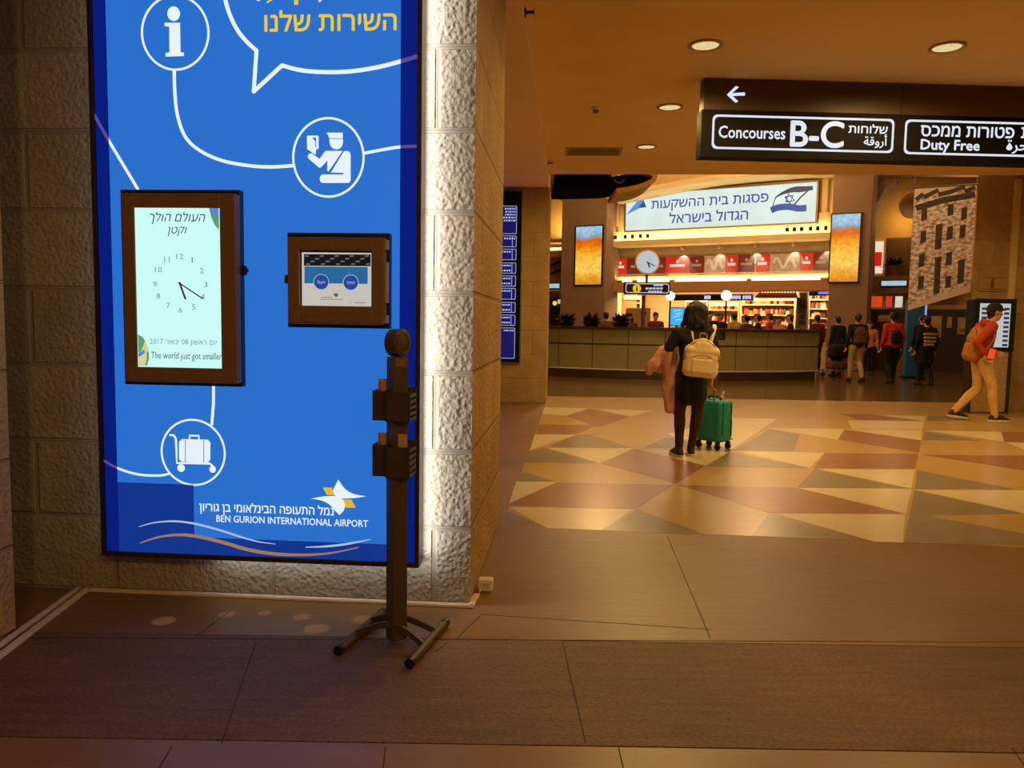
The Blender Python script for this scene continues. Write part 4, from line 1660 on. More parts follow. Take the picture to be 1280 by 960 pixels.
# picture lights over the frieze: small lamps with a cone of light
for i, x in enumerate((768, 852, 898, 944, 992, 1034)):
    P = Fc.w(fs(x, 312, 0.2), 0.22, fz(309, 900, 0.2))
    fx = thing('picture_lamp', 'small spotlight above the red boards, %s from the left' % posn[i], 'spotlight', P, Fc.yaw, 'small spotlights above the red boards')
    mb = MB()
    mb.cyl((0, 0.25, 0.08), (0, 0, 0.0), 0.025, n=8)
    mb.build('arm', m_blackmet, fx)
    mb = MB()
    mb.lathe([(0.05, 0.05), (0.07, -0.03), (0.06, -0.05), (0.001, -0.05)], n=12)
    mb.build('lamp_head', m_ring, fx, smooth=True)
    spot('picture_lamp_light', (P.x, P.y, P.z - 0.07), Fc.w(fs(x, 312, 0.2), 0.5, fz(335)), 420, (1, 0.8, 0.5), math.radians(75), 0.5, 0.03)
tl_ = thing('tube_light_row', 'row of bright tube lights under the red advertising boards', 'light strip', Fc.P, Fc.yaw)
for (a, b) in ((757, 766), (776, 787), (795, 834), (842, 872), (873, 931), (938, 970), (971, 1024)):
    mb = MB()
    zt_ = fz(348.5)
    mb.cyl((fs(a, 349), 0.2, zt_), (fs(b, 349), 0.2, zt_), 0.075, n=12)
    mb.build('tube', m_tubeE, tl_)
area('tube_glow', Fc.w((sA + sB) / 2, 0.1, fz(346)), Vector((0, 0, 1)), sB - sA, 0.2, 60, (1.0, 0.75, 0.38)).rotation_euler = (Matrix.Rotation(Fc.yaw, 3, 'Z') @ Matrix.Rotation(PI + math.radians(-30), 3, 'X')).to_euler()

# white lit sign
qw = lambda a, b: Fc.px(740 + a / 4, 200 + b / 4, -0.02)
k = avgrect(Fc, (783, 245.5), (1021.3, 226.3), (1019.5, 278), (782, 288), -0.02)
ws = thing('lit_sign', 'large white backlit sign with blue Hebrew words and a flag on the hall wall', 'sign', Fc.P, Fc.yaw)
mb = MB()
picture_frame(mb, (k[0] - 0.06, k[1] + 0.06, k[2] - 0.06, k[3] + 0.06), k, -0.06, 0.26)
mb.build('frame', M('sign_frame_gold', (130, 104, 62), 0.4, metal=0.3), ws)
mb = MB()
mb.box(k[0], k[1], -0.02, 0.24, k[2], k[3])
fc_ = mb.build('lit_face', E('sign_face', (222, 240, 232), 0.95, 0.16, 0.9), ws)
m_sblue = E('sign_blue', (44, 84, 158), 0.9)
m_slight = E('sign_light_blue', (96, 150, 214), 0.95)
y0_, y1_ = -0.03, -0.022
mb = MB()
text_into(mb, he('פסגות בית ההשקעות'), qw(298, 230)[0], qw(882, 190)[0], qw(590, 242)[1], qw(590, 186)[1], y0_, y1_, bold=0.014)
mb.build('lettering', m_sblue, fc_)
mb = MB()
text_into(mb, he('הגדול בישראל'), qw(388, 290)[0], qw(780, 275)[0], qw(584, 308)[1], qw(584, 252)[1], y0_, y1_, bold=0.014)
mb.build('lettering', m_sblue, fc_)
mb = MB()
mb.prism([qw(172, 274), qw(250, 178), qw(258, 205), qw(232, 240)], y0_, y1_, 1)
mb.prism([qw(172, 274), qw(232, 240), qw(258, 205), qw(250, 178), qw(272, 236), qw(238, 240)], y0_ + 0.002, y1_, 0)
mb.build('triangle_emblem', [m_sblue, m_slight], fc_)
mb = MB()
m_dk = E('flag_dark', (36, 52, 84), 0.9)
mb.ribbon(spline([qw(*p) for p in [(915, 190), (950, 168), (1000, 150), (1050, 146), (1105, 140)]]), [0.03, 0.04, 0.05, 0.06, 0.07, 0.08, 0.1, 0.1, 0.12, 0.13, 0.15, 0.16, 0.17, 0.18, 0.19, 0.2, 0.2, 0.2, 0.2, 0.18, 0.17, 0.16, 0.15, 0.14, 0.13], y0_, y1_, 1)
mb.ribbon(spline([qw(*p) for p in [(895, 252), (930, 238), (985, 234), (1030, 242), (1072, 240)]]), 0.22, y0_, y1_, 0)
mb.ribbon([qw(1088, 145), qw(1040, 190), qw(1010, 225)], 0.05, y0_, y1_, 1)
mb.ribbon([qw(918, 190), qw(905, 225), qw(896, 255)], 0.03, y0_, y1_, 0)
for tri in ([(965, 185), (1005, 178), (990, 218)], [(970, 210), (1012, 202), (982, 170)]):
    tri = tri + tri[:1]
    mb.ribbon([qw(*p) for p in tri], 0.05, y0_, y1_, 0)
mb.build('flag_emblem', [m_sblue, m_dk], fc_)
# curved rim of the dome edge above the sign
mb = MB()
P = [Fc.px(x, y, -1.2) for x, y in [(762, 248), (800, 240), (840, 232), (880, 225), (930, 219), (980, 215), (1030, 212), (1046, 211)]]
P = spline(P, 4)
mb.ribbon(P, 0.12, -1.5, 0.25)
o = mb.build('trim_5', m_cream, loc=Fc.P, rz=Fc.yaw)
structure(o, 'curved cream rim sweeping over the top of the white lit sign', 'trim')
# sloping pilasters flanking the sign
mb = MB()
for x in (770, 1030):
    a = fs(x, 260)
    mb.box(a - 0.16, a + 0.16, 0.0, 0.3, fz(297), fz(272 if x > 900 else 283), 0.03)
    mb.box(a - 0.1, a + 0.1, 0.05, 0.3, fz(275), 8.6, 0.03)
o = mb.build('trim_6', m_cream, loc=Fc.P, rz=Fc.yaw)
structure(o, 'pair of slim cream brackets either side of the white lit sign', 'trim')
for i, x in enumerate((764, 772, 784, 793, 803, 812, 985, 994, 1003, 1014, 1023, 1033)):
    P = Fc.w(fs(x, 294), -0.2, fz(294.2))
    o = MB()
    o.lathe([(0.03, 0), (0.07, 0.03), (0.06, 0.13), (0.03, 0.15)], n=10)
    o = o.build('ledge_lamp', m_blackmet, loc=P, smooth=True)
    sd_ = 'left' if x < 900 else 'right'
    tag(o, 'dark ledge lamp under the %s end of the white lit sign, %s of six' % (sd_, posn[i % 6]), 'spotlight', 'ledge lamps under the white sign')

# columns with orange pictures
m_col = M('column_brown', (140, 112, 84), 0.8, var=0.06, scale=2)


def banner_mat(name):
    m = D.materials.new(name)
    m.use_nodes = True
    nt = m.node_tree
    L = nt.links.new
    b = nt.nodes['Principled BSDF']
    b.inputs['Base Color'].default_value = (0.01, 0.01, 0.01, 1)
    tc = nd(nt, 'ShaderNodeTexCoord')
    sp = nd(nt, 'ShaderNodeSeparateXYZ')
    L(tc.outputs['Generated'], sp.inputs[0])
    nz = nd(nt, 'ShaderNodeTexNoise')
    nz.inputs['Scale'].default_value = 2.2
    nz.inputs['Detail'].default_value = 9
    L(tc.outputs['Object'], nz.inputs['Vector'])
    ma = nd(nt, 'ShaderNodeMath', operation='MULTIPLY_ADD')
    ma.inputs[1].default_value = 0.16
    L(nz.outputs['Fac'], ma.inputs[0])
    L(sp.outputs[2], ma.inputs[2])
    cr = nd(nt, 'ShaderNodeValToRGB')
    e = cr.color_ramp.elements
    e[0].position, e[0].color = 0.05, lin((214, 128, 20))
    e[1].position, e[1].color = 1.0, lin((160, 200, 228))
    for p_, c_ in ((0.2, (240, 165, 40)), (0.34, (255, 205, 90)), (0.52, (255, 195, 66)), (0.66, (248, 160, 30)), (0.76, (232, 112, 8)), (0.84, (214, 100, 20)), (0.89, (150, 150, 150)), (0.93, (140, 180, 214))):
        q = e.new(p_)
        q.color = lin(c_)
    L(ma.outputs[0], cr.inputs[0])
    n2 = nd(nt, 'ShaderNodeTexNoise')
    n2.inputs['Scale'].default_value = 9
    n2.inputs['Detail'].default_value = 6
    L(tc.outputs['Object'], n2.inputs['Vector'])
    mr = nd(nt, 'ShaderNodeMapRange')
    mr.inputs['From Min'].default_value = 0.3
    mr.inputs['From Max'].default_value = 0.7
    mr.inputs['To Min'].default_value = 0.75
    mr.inputs['To Max'].default_value = 1.15
    L(n2.outputs['Fac'], mr.inputs['Value'])
    L(cr.outputs[0], b.inputs['Emission Color'])
    L(mr.outputs[0], b.inputs['Emission Strength'])
    return m


m_ban = banner_mat('orange_field_print')
for nm, xa, xb, q4, lb in (('left', 701, 757, ((720, 283), (753, 283), (751.5, 355.5), (719, 356)), 'orange field picture glowing on the brown column beside the clock'),
                           ('right', 1037, 1087, ((1040.5, 269), (1076, 266), (1072, 352), (1036.5, 352)), 'orange field picture glowing on the brown column near the building photograph')):
    t0 = -0.9
    mb = MB()
    a, b = Fc.px(xa, 330, t0)[0], Fc.px(xb, 330, t0)[0]
    mb.box(a, b, t0, 0.4, 0, 9.0, 0.03)
    o = mb.build('column_' + nm, m_col, loc=Fc.P, rz=Fc.yaw)
    structure(o, 'brown square hall column carrying the %s orange picture' % nm, 'column')
    k = avgrect(Fc, *q4, t0 - 0.06)
    bn = thing('lit_picture', lb, 'lit picture', Fc.P, Fc.yaw, 'orange field pictures on columns')
    mb = MB()
    picture_frame(mb, (k[0] - 0.04, k[1] + 0.04, k[2] - 0.04, k[3] + 0.04), k, t0 - 0.08, t0)
    mb.build('frame', m_blackmet, bn)
    mb = MB()
    mb.box(k[0], k[1], t0 - 0.06, t0 - 0.01, k[2], k[3])
    mb.build('lit_print', m_ban, bn)

# left bay seen between far pillar and left column
m_wallY = M('niche_ochre', (216, 170, 92), 0.8, var=0.05)
sL0 = fs(640, 330)
mb = MB()
cL = Fc.px(701, 330, -0.9)[0]
pts_ = [(672, 180), (740, 180), (740, 300), (720, 300), (719, 285), (716, 270), (710, 258), (703, 251), (694, 246), (672, 243)]
mb.prism([Fc.px(x, y, -0.3) for x, y in pts_], -0.3, 0.25)
o = mb.build('wall_arch_left', m_halldark, loc=Fc.P, rz=Fc.yaw)
structure(o, 'brown spandrel of the arch beside the far pillar', 'wall')
mb = MB()
mb.box(sA - 6, sA + 0.5, 1.6, 1.9, fz(300, 695, 1.2), 9.0)
mb.box(sA - 6, sA + 0.5, 0.9, 1.9, fz(304, 695, 1.2), fz(300, 695, 1.2))
mb.box(sA - 6, sA + 0.5, 0.9, 1.9, fz(322, 695, 1.2), fz(314, 695, 1.2))
o = mb.build('wall_niche_left', m_wallY, loc=Fc.P, rz=Fc.yaw)
structure(o, 'ochre niche wall with cornices beside the far pillar', 'wall')
cv2 = thing('cove_light', 'short cove light in the narrow bay beside the far pillar', 'light strip', Fc.P, Fc.yaw)
for a, b in ((684, 699), (701, 718)):
    mb = MB()
    mb.box(fs(a, 312, 1.2), fs(b, 312, 1.2), 1.0, 1.5, fz(313.5, 695, 1.2), fz(310, 695, 1.2), 0.02)
    mb.build('light_segment', m_stripE, cv2)
area('cove_glow', Fc.w(fs(695), 1.2, fz(299, 695, 1.2)), Vector((0, 0, 1)), 1.5, 0.3, 80, (1.0, 0.7, 0.3)).rotation_euler = (Matrix.Rotation(PI, 3, 'X')).to_euler()
mb = MB()
mb.box(sA - 6, sA + 0.5, 1.4, 1.6, fz(362, 695, 1.2), fz(322, 695, 1.2))
mb.box(sA - 6, sA + 0.5, 2.6, 2.8, 0, fz(362, 695, 1.2))
o = mb.build('wall_shop_left', m_shopw, loc=Fc.P, rz=Fc.yaw)
structure(o, 'tan wall of the small shop bay beside the far pillar', 'wall')
rl = thing('stair_rail', 'thin dark slanting rail in the bay beside the far pillar', 'rail', Fc.P, Fc.yaw)
for dz in (0, 0.35):
    mb = MB()
    p, q = Fc.px(686, 343, 1.2), Fc.px(716, 331, 1.2)
    mb.cyl((p[0], 1.2, p[1] + dz), (q[0], 1.2, q[1] + dz), 0.05, n=8)
    mb.build('rail_bar', m_blackmet, rl)
mb = MB()
for i in range(5):
    p = Vector(Fc.px(686, 343, 1.2)).lerp(Vector(Fc.px(716, 331, 1.2)), i / 4)
    mb.cyl((p.x, 1.2, p.y - 0.1), (p.x, 1.2, p.y + 0.36), 0.025, n=6)
mb.build('baluster', m_blackmet, rl)
ps = thing('pale_sign', 'small pale blue lit sign beside the far pillar', 'sign', Fc.P, Fc.yaw)
mb = MB()
k = avgrect(Fc, (684, 354), (700, 353), (700, 361), (684, 361.5), 1.3)
mb.box(k[0], k[1], 1.3, 1.39, k[2], k[3], 0.02)
mb.build('casing', m_grey, ps)
mb = MB()
mb.box(k[0] + 0.03, k[1] - 0.03, 1.285, 1.299, k[2] + 0.04, k[3] - 0.04)
mb.build('lit_face', E('sign_pale_blue', (170, 200, 220), 0.9, 0.3, 8), ps)
dk = thing('dark_display', 'dark display case with a round yellow lamp beside the far pillar', 'display case', Fc.P, Fc.yaw)
k = avgrect(Fc, (684, 374), (714, 371), (714, 412), (684, 412), 2.0)
mb = MB()
mb.box(k[0], k[1], 2.0, 2.5, 0, k[3], 0.02)
mb.build('case', m_black, dk)
mb = MB()
c_ = Fc.px(693, 379, 1.9)
mb.ell((c_[0], 1.93, c_[1]), (0.1, 0.06, 0.1))
mb.build('yellow_lamp', E('lamp_yellow', (250, 220, 40), 1.0), dk, smooth=True)
mb = MB()
for x in (698, 703, 711):
    c_ = Fc.px(x, 377, 1.9)
    mb.box(c_[0] - 0.06, c_[0] + 0.06, 1.93, 1.99, c_[1] - 0.09, c_[1] + 0.09, 0.01)
mb.build('pale_panel', E('lamp_pale', (210, 200, 190), 0.8), dk)

# right bay: arch, niche, mezzanine
mb = MB()
outer = [(1074, 345), (1079, 275), (1085, 252), (1092, 240), (1101, 228), (1109, 223), (1120, 221.5)]
inner = [(1120, 226), (1111, 229), (1101, 245), (1093, 262), (1090, 285), (1089, 345)]
mb.prism([Fc.px(x, y, 0.3) for x, y in [(1060, 345), (1060, 150), (1320, 150), (1320, 221)] + [(1120, 221.5), (1109, 223), (1101, 228), (1092, 240), (1085, 252), (1079, 275), (1074, 345)]], 0.3, 0.6)
o = mb.build('wall_arch_right', m_halldark, loc=Fc.P, rz=Fc.yaw)
structure(o, 'brown wall and spandrel of the arch above the dark passage', 'wall')
mb = MB()
oo, ii = spline([Fc.px(x, y, 0.3) for x, y in outer], 4), spline([Fc.px(x, y, 0.3) for x, y in inner[::-1]], 4)
nn_ = min(len(oo), len(ii))
oo = [oo[int(i * (len(oo) - 1) / 15)] for i in range(16)]
ii = [ii[int(i * (len(ii) - 1) / 15)] for i in range(16)]
for i in range(15):
    mb.prism([oo[i], oo[i + 1], ii[i + 1], ii[i]], 0.35, 1.6)
o = mb.build('trim_7', m_col, loc=Fc.P, rz=Fc.yaw)
structure(o, 'curved brown arch band above the dark passage', 'trim')
mb = MB()
e0, e1 = fs(1070, 330, 2.6), fs(1330, 330, 2.6)
mb.box(e0, e1, 2.6, 2.9, 0, 9.0)
o = mb.build('wall_niche_right', m_wallY, loc=Fc.P, rz=Fc.yaw)
structure(o, 'ochre wall inside the arch by the building photograph', 'wall')
point('niche_glow', Fc.w(fs(1128, 285, 1.8), 1.9, fz(275, 1100, 1.8)), 22, (1, 0.66, 0.25), 0.1)
mb = MB()
mb.box(fs(1070, 350, 1.4), fs(1200, 350, 1.4), 1.4, 2.6, fz(366, 1100, 1.4), fz(345, 1100, 1.4))
o = mb.build('trim_8', m_col, loc=Fc.P, rz=Fc.yaw)
structure(o, 'brown mezzanine beam inside the arch by the building photograph', 'trim')
mb = MB()
k = avgrect(Fc, (1088, 302), (1104, 301), (1103, 341), (1087, 342), 2.4)
mb.box(k[0], k[1], 2.45, 2.58, k[2], k[3], 0.02)
o = mb.build('hung_picture', [m_adw], loc=Fc.P, rz=Fc.yaw)
tag(o, 'pale picture with a red lower half inside the arch by the building photograph', 'picture')
mb = MB()
mb.box(k[0] + 0.03, k[1] - 0.03, 2.435, 2.449, k[2] + 0.25, k[2] + 0.75)
mb.build('red_patch', m_redb, o)
mb = MB()
k = avgrect(Fc, (1108, 296), (1142, 298), (1142, 345), (1106, 345), 2.2)
mb.box(k[0], k[1], 2.2, 2.59, k[2], k[3])
o = mb.build('trim_9', m_halldark, loc=Fc.P, rz=Fc.yaw)
structure(o, 'dark brown screen wall on the mezzanine in the arch by the building photograph', 'trim')
m_leafd = M('leaf_dark', (30, 34, 14), 0.6)


def plant(name, label, loc, r, nleaf, potr, poth, mleaf, mpot, grp=None, seed=1):
    rnd = random.Random(seed)
    t = thing(name, label, 'plant', loc, 0, grp)
    mb = MB()
    mb.lathe([(potr * 0.75, 0), (potr, poth * 0.9), (potr * 1.06, poth), (potr * 0.9, poth), (potr * 0.85, poth * 0.85), (0.001, poth * 0.85)], n=16)
    mb.build('pot', mpot, t, autos=40)
    mb = MB()
    for i in range(nleaf):
        a = rnd.uniform(0, 2 * PI)
        el = rnd.uniform(0.1, 1.35)
        ln = r * rnd.uniform(0.6, 1.0)
        b0 = Vector((math.cos(a) * potr * 0.3, math.sin(a) * potr * 0.3, poth * 0.8))
        d = Vector((math.cos(a) * math.cos(el), math.sin(a) * math.cos(el), math.sin(el)))
        tip = b0 + d * ln + Vector((0, 0, -0.12 * ln))
        mid_ = b0 + d * ln * 0.55
        sd_ = d.cross(Vector((0, 0, 1))).normalized() * ln * 0.16
        v = [mb.bm.verts.new(x) for x in (b0, mid_ + sd_, tip, mid_ - sd_)]
        v2 = mb.bm.verts.new(mid_ + Vector((0, 0, 0.03 * ln)))
        for p, q in ((0, 1), (1, 2), (2, 3), (3, 0)):
            mb.bm.faces.new((v[p], v[q], v2))
    mb.build('foliage', mleaf, t)
    return t


pp = Fc.w(fs(1117, 340, 1.7), 1.75, fz(345, 1100, 1.7))
plant('potted_plant', 'dark potted plant on the mezzanine beam in the arch by the building photograph', pp, 0.5, 40, 0.26, 0.35, m_leafd, M('pot_brown', (120, 80, 50), 0.6))
ps = thing('pale_sign', 'pale lit sign on the beam inside the arch by the building photograph', 'sign', Fc.P, Fc.yaw)
k = avgrect(Fc, (1101, 350), (1135, 349), (1134, 358), (1100, 359), 1.3)
mb = MB()
mb.box(k[0], k[1], 1.32, 1.4, k[2], k[3], 0.02)
mb.build('casing', m_blackmet, ps)
mb = MB()
mb.box(k[0] + 0.03, k[1] - 0.03, 1.305, 1.319, k[2] + 0.04, k[3] - 0.04)
mb.build('lit_face', E('sign_pale_blue', (170, 200, 220), 0.9, 0.3, 8), ps)
# lit menu panels under the beam
mcol = [((1086, 1104), (214, 74, 18), 'orange'), ((1106, 1116), (206, 60, 40), 'red'), ((1118, 1129), (222, 214, 186), 'cream')]
for (xa, xb), c_, nm in mcol:
    k = avgrect(Fc, (xa, 369.5), (xb, 369.5), (xb, 385), (xa, 385), 1.5)
    mn = thing('menu_panel', 'lit %s menu panel over the dark passage' % nm, 'menu board', Fc.P, Fc.yaw, 'lit menu panels')
    mb = MB()
    mb.box(k[0], k[1], 1.53, 1.62, k[2], k[3], 0.02)
    mb.build('casing', m_blackmet, mn)
    mb = MB()
    mb.box(k[0] + 0.02, k[1] - 0.02, 1.51, 1.529, k[2] + 0.02, k[3] - 0.02)
    mb.build('lit_face', E('menu_' + nm, c_, 0.85, 0.35, 4), mn)
# dark passage below the arch
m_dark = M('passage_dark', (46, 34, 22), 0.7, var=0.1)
mb = MB()
mb.box(fs(1042, 430, 0.2), fs(1330, 430, 0.2), 0.62, 0.9, 0, fz(386, 1100, 0.6))
o = mb.build('wall_passage', m_dark, loc=Fc.P, rz=Fc.yaw)
structure(o, 'dark wall of the passage behind the walking travellers', 'wall')
for i, (xa, xb, ya_, yb_, lb) in enumerate([(1056, 1076, 394, 402, 'pale notice on the dark passage wall behind the leftmost walker'), (1097, 1112, 394, 402, 'pale notice on the dark passage wall beside the red shirted walker'),
                                         (1163, 1177, 395, 422, 'tall pale poster on the dark passage wall beside the blue column'), (1184, 1190, 396, 410, 'narrow pale poster on the dark passage wall'),
                                         (1197, 1212, 397, 418, 'pale poster on the dark passage wall next to the map stand')]):
    k = avgrect(Fc, (xa, ya_), (xb, ya_), (xb, yb_), (xa, yb_), 0.58)
    mb = MB()
    mb.box(k[0], k[1], 0.585, 0.62, k[2], k[3], 0.01)
    o = mb.build('wall_poster', M('poster_pale', (170, 140, 96), 0.6, var=0.2, scale=3), loc=Fc.P, rz=Fc.yaw)
    tag(o, lb, 'poster', 'pale posters in the passage')
    mb = MB()
    mb.box(k[0] + 0.05, k[1] - 0.05, 0.58, 0.585, k[2] + 0.05, k[2] + (k[3] - k[2]) * 0.35)
    mb.build('poster_print', M('poster_brown', (120, 92, 62), 0.6), o)

# ------------------------------------------------------------------ shops behind the counter
zs = fz(364)
m_shopb = M('shop_wall', (214, 176, 118), 0.8)
mb = MB()
mb.box(sA - 1, sB + 0.3, 4.0, 4.2, 0, zs + 0.6)
mb.box(sA - 1, sB + 0.3, 0.3, 4.0, zs + 0.45, zs + 0.6)
o = mb.build('wall_shop', m_shopb, loc=Fc.P, rz=Fc.yaw)
structure(o, 'bright back wall and ceiling of the shops behind the counter', 'wall')
for i in range(4):
    s_ = sA + (sB - sA) * (0.12 + 0.25 * i)
    area('shop_light', Fc.w(s_, 2.0, zs + 0.4), (0, 0, -1), 1.6, 1.0, 150, (1.0, 0.74, 0.42))
m_shelf = M('shelf_cream', (220, 190, 140), 0.6)
m_shelfE = E('shelf_light', (255, 226, 160), 1.8)
goods_mats = [M('goods_%d' % i, c, 0.5) for i, c in enumerate([(200, 70, 40), (230, 190, 120), (160, 40, 30), (90, 60, 40), (236, 214, 170), (210, 130, 60), (60, 50, 60), (190, 160, 130)])]
g_box = MB().box(-0.06, 0.06, -0.04, 0.04, 0, 0.17, 0.006).mesh('g_box')
g_bot = MB().lathe([(0.045, 0), (0.048, 0.02), (0.048, 0.13), (0.018, 0.18), (0.018, 0.22), (0.021, 0.225)], n=10).mesh('g_bot', True)
g_tin = MB().lathe([(0.055, 0), (0.058, 0.01), (0.058, 0.1), (0.055, 0.11), (0.05, 0.115)], n=12).mesh('g_tin', True)
gm_ = []
for me, nm in ((g_box, 'boxed_good'), (g_bot, 'bottle'), (g_tin, 'tin')):
    for m_ in goods_mats:
        c_ = me.copy()
        c_.materials.clear()
        c_.materials.append(m_)
        gm_.append((c_, nm))
rnd = random.Random(3)


def shelf_unit(xa, xb, t, ztop, lbl, n_sh, n_g, where, lit=True):
    a, b = fs(xa, 390, t), fs(xb, 390, t)
    u = thing('display_shelf', lbl, 'shelf', Fc.w(a, t, 0), Fc.yaw, 'shop display shelves')
    W_ = b - a
    mb = MB()
    mb.box(0, 0.05, 0, 0.45, 0, ztop)
    mb.build('side_panel', m_shelf, u)
    mb = MB()
    mb.box(W_ - 0.05, W_, 0, 0.45, 0, ztop)
    mb.build('side_panel', m_shelf, u)
    mb = MB()
    mb.box(0, W_, 0.43, 0.46, 0, ztop)
    mb.build('back_panel', m_shelf, u)
    for i in range(n_sh):
        z = 1.05 + (ztop - 1.35) * i / max(1, n_sh - 1)
        mb = MB()
        mb.box(0.05, W_ - 0.05, 0, 0.43, z - 0.04, z)
        mb.build('shelf_board', m_shelf, u)
        for g in range(n_g):
            s_ = 0.14 + (W_ - 0.28) * (g + rnd.uniform(0.2, 0.8)) / n_g
            me, nm = rnd.choice(gm_)
            o = D.objects.new(nm, me)
            COL.objects.link(o)
            p = Fc.w(a + s_, t, 0)
            p = p + Fc.v * 0.15
            o.location = (p.x, p.y, z)
            o.rotation_euler = (0, 0, Fc.yaw + rnd.uniform(-0.2, 0.2))
            o.scale = (1.3, 1.3, 1.3)
            tag(o, {'boxed_good': 'small box of goods', 'bottle': 'small bottle', 'tin': 'round tin'}[nm] + ' on the lit shop shelves ' + where, 'goods', nm.replace('_', ' ') + 's ' + where)
    if lit:
        mb = MB()
        mb.box(0.02, W_ - 0.02, -0.06, 0.0, ztop - 0.16, ztop)
        mb.build('light_strip', m_shelfE, u)
    return u


shelf_unit(752, 772, 2.2, 2.75, 'narrow lit shop shelf beside the orange picture near the clock', 4, 6, 'beside the column near the clock')
shelf_unit(779, 801, 2.6, 2.6, 'lit shop shelf below the black information sign', 4, 8, 'below the information sign')
shelf_unit(856, 884, 3.0, 2.5, 'lit shop shelf between the two glowing globes', 3, 8, 'between the globes')
shelf_unit(886, 924, 3.0, 2.35, 'lit shop shelf right of the right glowing globe', 3, 11, 'beside the russet canopy')
shelf_unit(925, 994, 2.6, 2.55, 'wide cream lit shop shelf with crowded goods under the russet canopy', 4, 18, 'under the canopy')
shelf_unit(1010, 1036, 2.6, 2.75, 'crowded lit shop shelf beside the orange picture near the building photograph', 5, 8, 'beside the column near the building photograph')
# shop headers
hd1 = thing('shop_header', 'dark shop header with faint bluish neon above the counter', 'shop sign', Fc.P, Fc.yaw)
k = avgrect(Fc, (842, 369), (941, 366), (941, 375), (842, 376), 1.2)
mb = MB()
mb.box(k[0], k[1], 1.2, 1.4, k[2], k[3], 0.01)
mb.build('header_board', m_black, hd1)
mb = MB()
for xa, xb in ((880, 888), (914, 926), (928, 939)):
    a, b = Fc.px(xa, 368, 1.1), Fc.px(xb, 367, 1.1)
    for kq in range(5):
        x = a[0] + (b[0] - a[0]) * kq / 5
        mb.box(x, x + (b[0] - a[0]) / 5 * 0.7, 1.16, 1.19, k[3] - 0.2 + 0.02 * (kq % 2), k[3] - 0.06)
mb.build('neon_lettering', E('neon_blue', (200, 190, 250), 1.2), hd1)
cn = thing('shop_canopy', 'russet shop canopy trimmed with small lights, right of the globes', 'canopy', Fc.P, Fc.yaw)
k = avgrect(Fc, (948, 365), (996, 362), (992, 371), (944, 372.5), 1.0)
mb = MB()
mb.prism([(k[0] - 0.1, k[2]), (k[1] + 0.1, k[2]), (k[1], k[3]), (k[0] + 0.15, k[3])], 1.0, 1.9)
mb.build('canopy_body', M('canopy_russet', (140, 74, 34), 0.6), cn)
mb = MB()
for i in range(12):
    s_ = k[0] + 0.2 + (k[1] - k[0] - 0.25) * i / 11
    mb.ell((s_, 0.98, k[3] - 0.04), 0.035, 8, 6)
mb.build('canopy_bulb', m_shelfE, cn)
pc = thing('shop_pillar', 'slim grey shop pillar with dark grid panel near the orange picture near the building photograph', 'pillar', Fc.P, Fc.yaw)
k = avgrect(Fc, (995, 364), (1009, 363), (1009, 412), (995, 412), 1.6)
mb = MB()
mb.box(k[0], k[1], 1.6, 2.0, 0, k[3], 0.02)
mb.build('shaft', M('pillar_grey', (120, 104, 76), 0.7), pc)
mb = MB()
for i in range(6):
    z = 1.5 + i * 0.2
    mb.box(k[0] + 0.12, k[1] - 0.06, 1.57, 1.6, z, z + 0.15)
mb.build('grid_panel', m_black, pc)
bs = thing('shop_sign', 'small bluish lit shop sign beside the orange picture near the building photograph', 'shop sign', Fc.P, Fc.yaw)
k = avgrect(Fc, (1011, 364), (1036, 362), (1036, 369), (1011, 370), 1.0)
mb = MB()
mb.box(k[0], k[1], 1.0, 1.15, k[2], k[3], 0.01)
mb.build('casing', m_black, bs)
mb = MB()
for kq in range(6):
    x = k[0] + (k[1] - k[0]) * (0.48 + 0.085 * kq)
    mb.box(x, x + 0.05, 0.97, 0.99, k[2] + 0.05, k[3] - 0.03)
mb.build('neon_lettering', E('neon_violet', (120, 120, 255), 1.2), bs)
# heart board
ht = thing('notice_board', 'tan notice board with a dark heart behind the receptionist', 'board', Fc.P, Fc.yaw)
k = avgrect(Fc, (782, 386), (812, 384), (812, 412), (782, 412), -1.0)
mb = MB()
mb.box(k[0], k[1], -1.0, -0.9, 0.3, k[3], 0.02)
mb.build('board', M('board_tan', (160, 118, 76), 0.7), ht)
c_ = Fc.px(804.5, 392, -1.01)
mb = MB()
mb.prism([(c_[0] + 0.085 * 1.0 * (16 * math.sin(t_) ** 3) / 12, c_[1] + 0.085 * (13 * math.cos(t_) - 5 * math.cos(2 * t_) - 2 * math.cos(3 * t_) - math.cos(4 * t_)) / 12) for t_ in [2 * PI * i / 24 for i in range(24)]], -1.02, -1.005)
mb.build('heart', M('heart_dark', (70, 24, 18), 0.6), ht)

# ------------------------------------------------------------------ curved information counter
def arc3(p, q, r):
    ax, ay, bx, by, cx, cy = *p, *q, *r
    d = 2 * (ax * (by - cy) + bx * (cy - ay) + cx * (ay - by))
    ux = ((ax * ax + ay * ay) * (by - cy) + (bx * bx + by * by) * (cy - ay) + (cx * cx + cy * cy) * (ay - by)) / d
    uy = ((ax * ax + ay * ay) * (cx - bx) + (bx * bx + by * by) * (ax - cx) + (cx * cx + cy * cy) * (bx - ax)) / d
    return Vector((ux, uy)), math.hypot(ax - ux, ay - uy)


c1_, c2_, c3_ = on_y(660, 440, 20.6), on_y(850, 440, 19.4), on_y(1023, 440, 20.6)
cen, RAD = arc3(c1_.xy, c2_.xy, c3_.xy)
an0 = math.atan2(c1_.y - cen.y, c1_.x - cen.x)
an1 = math.atan2(c3_.y - cen.y, c3_.x - cen.x)
CT = 1.33


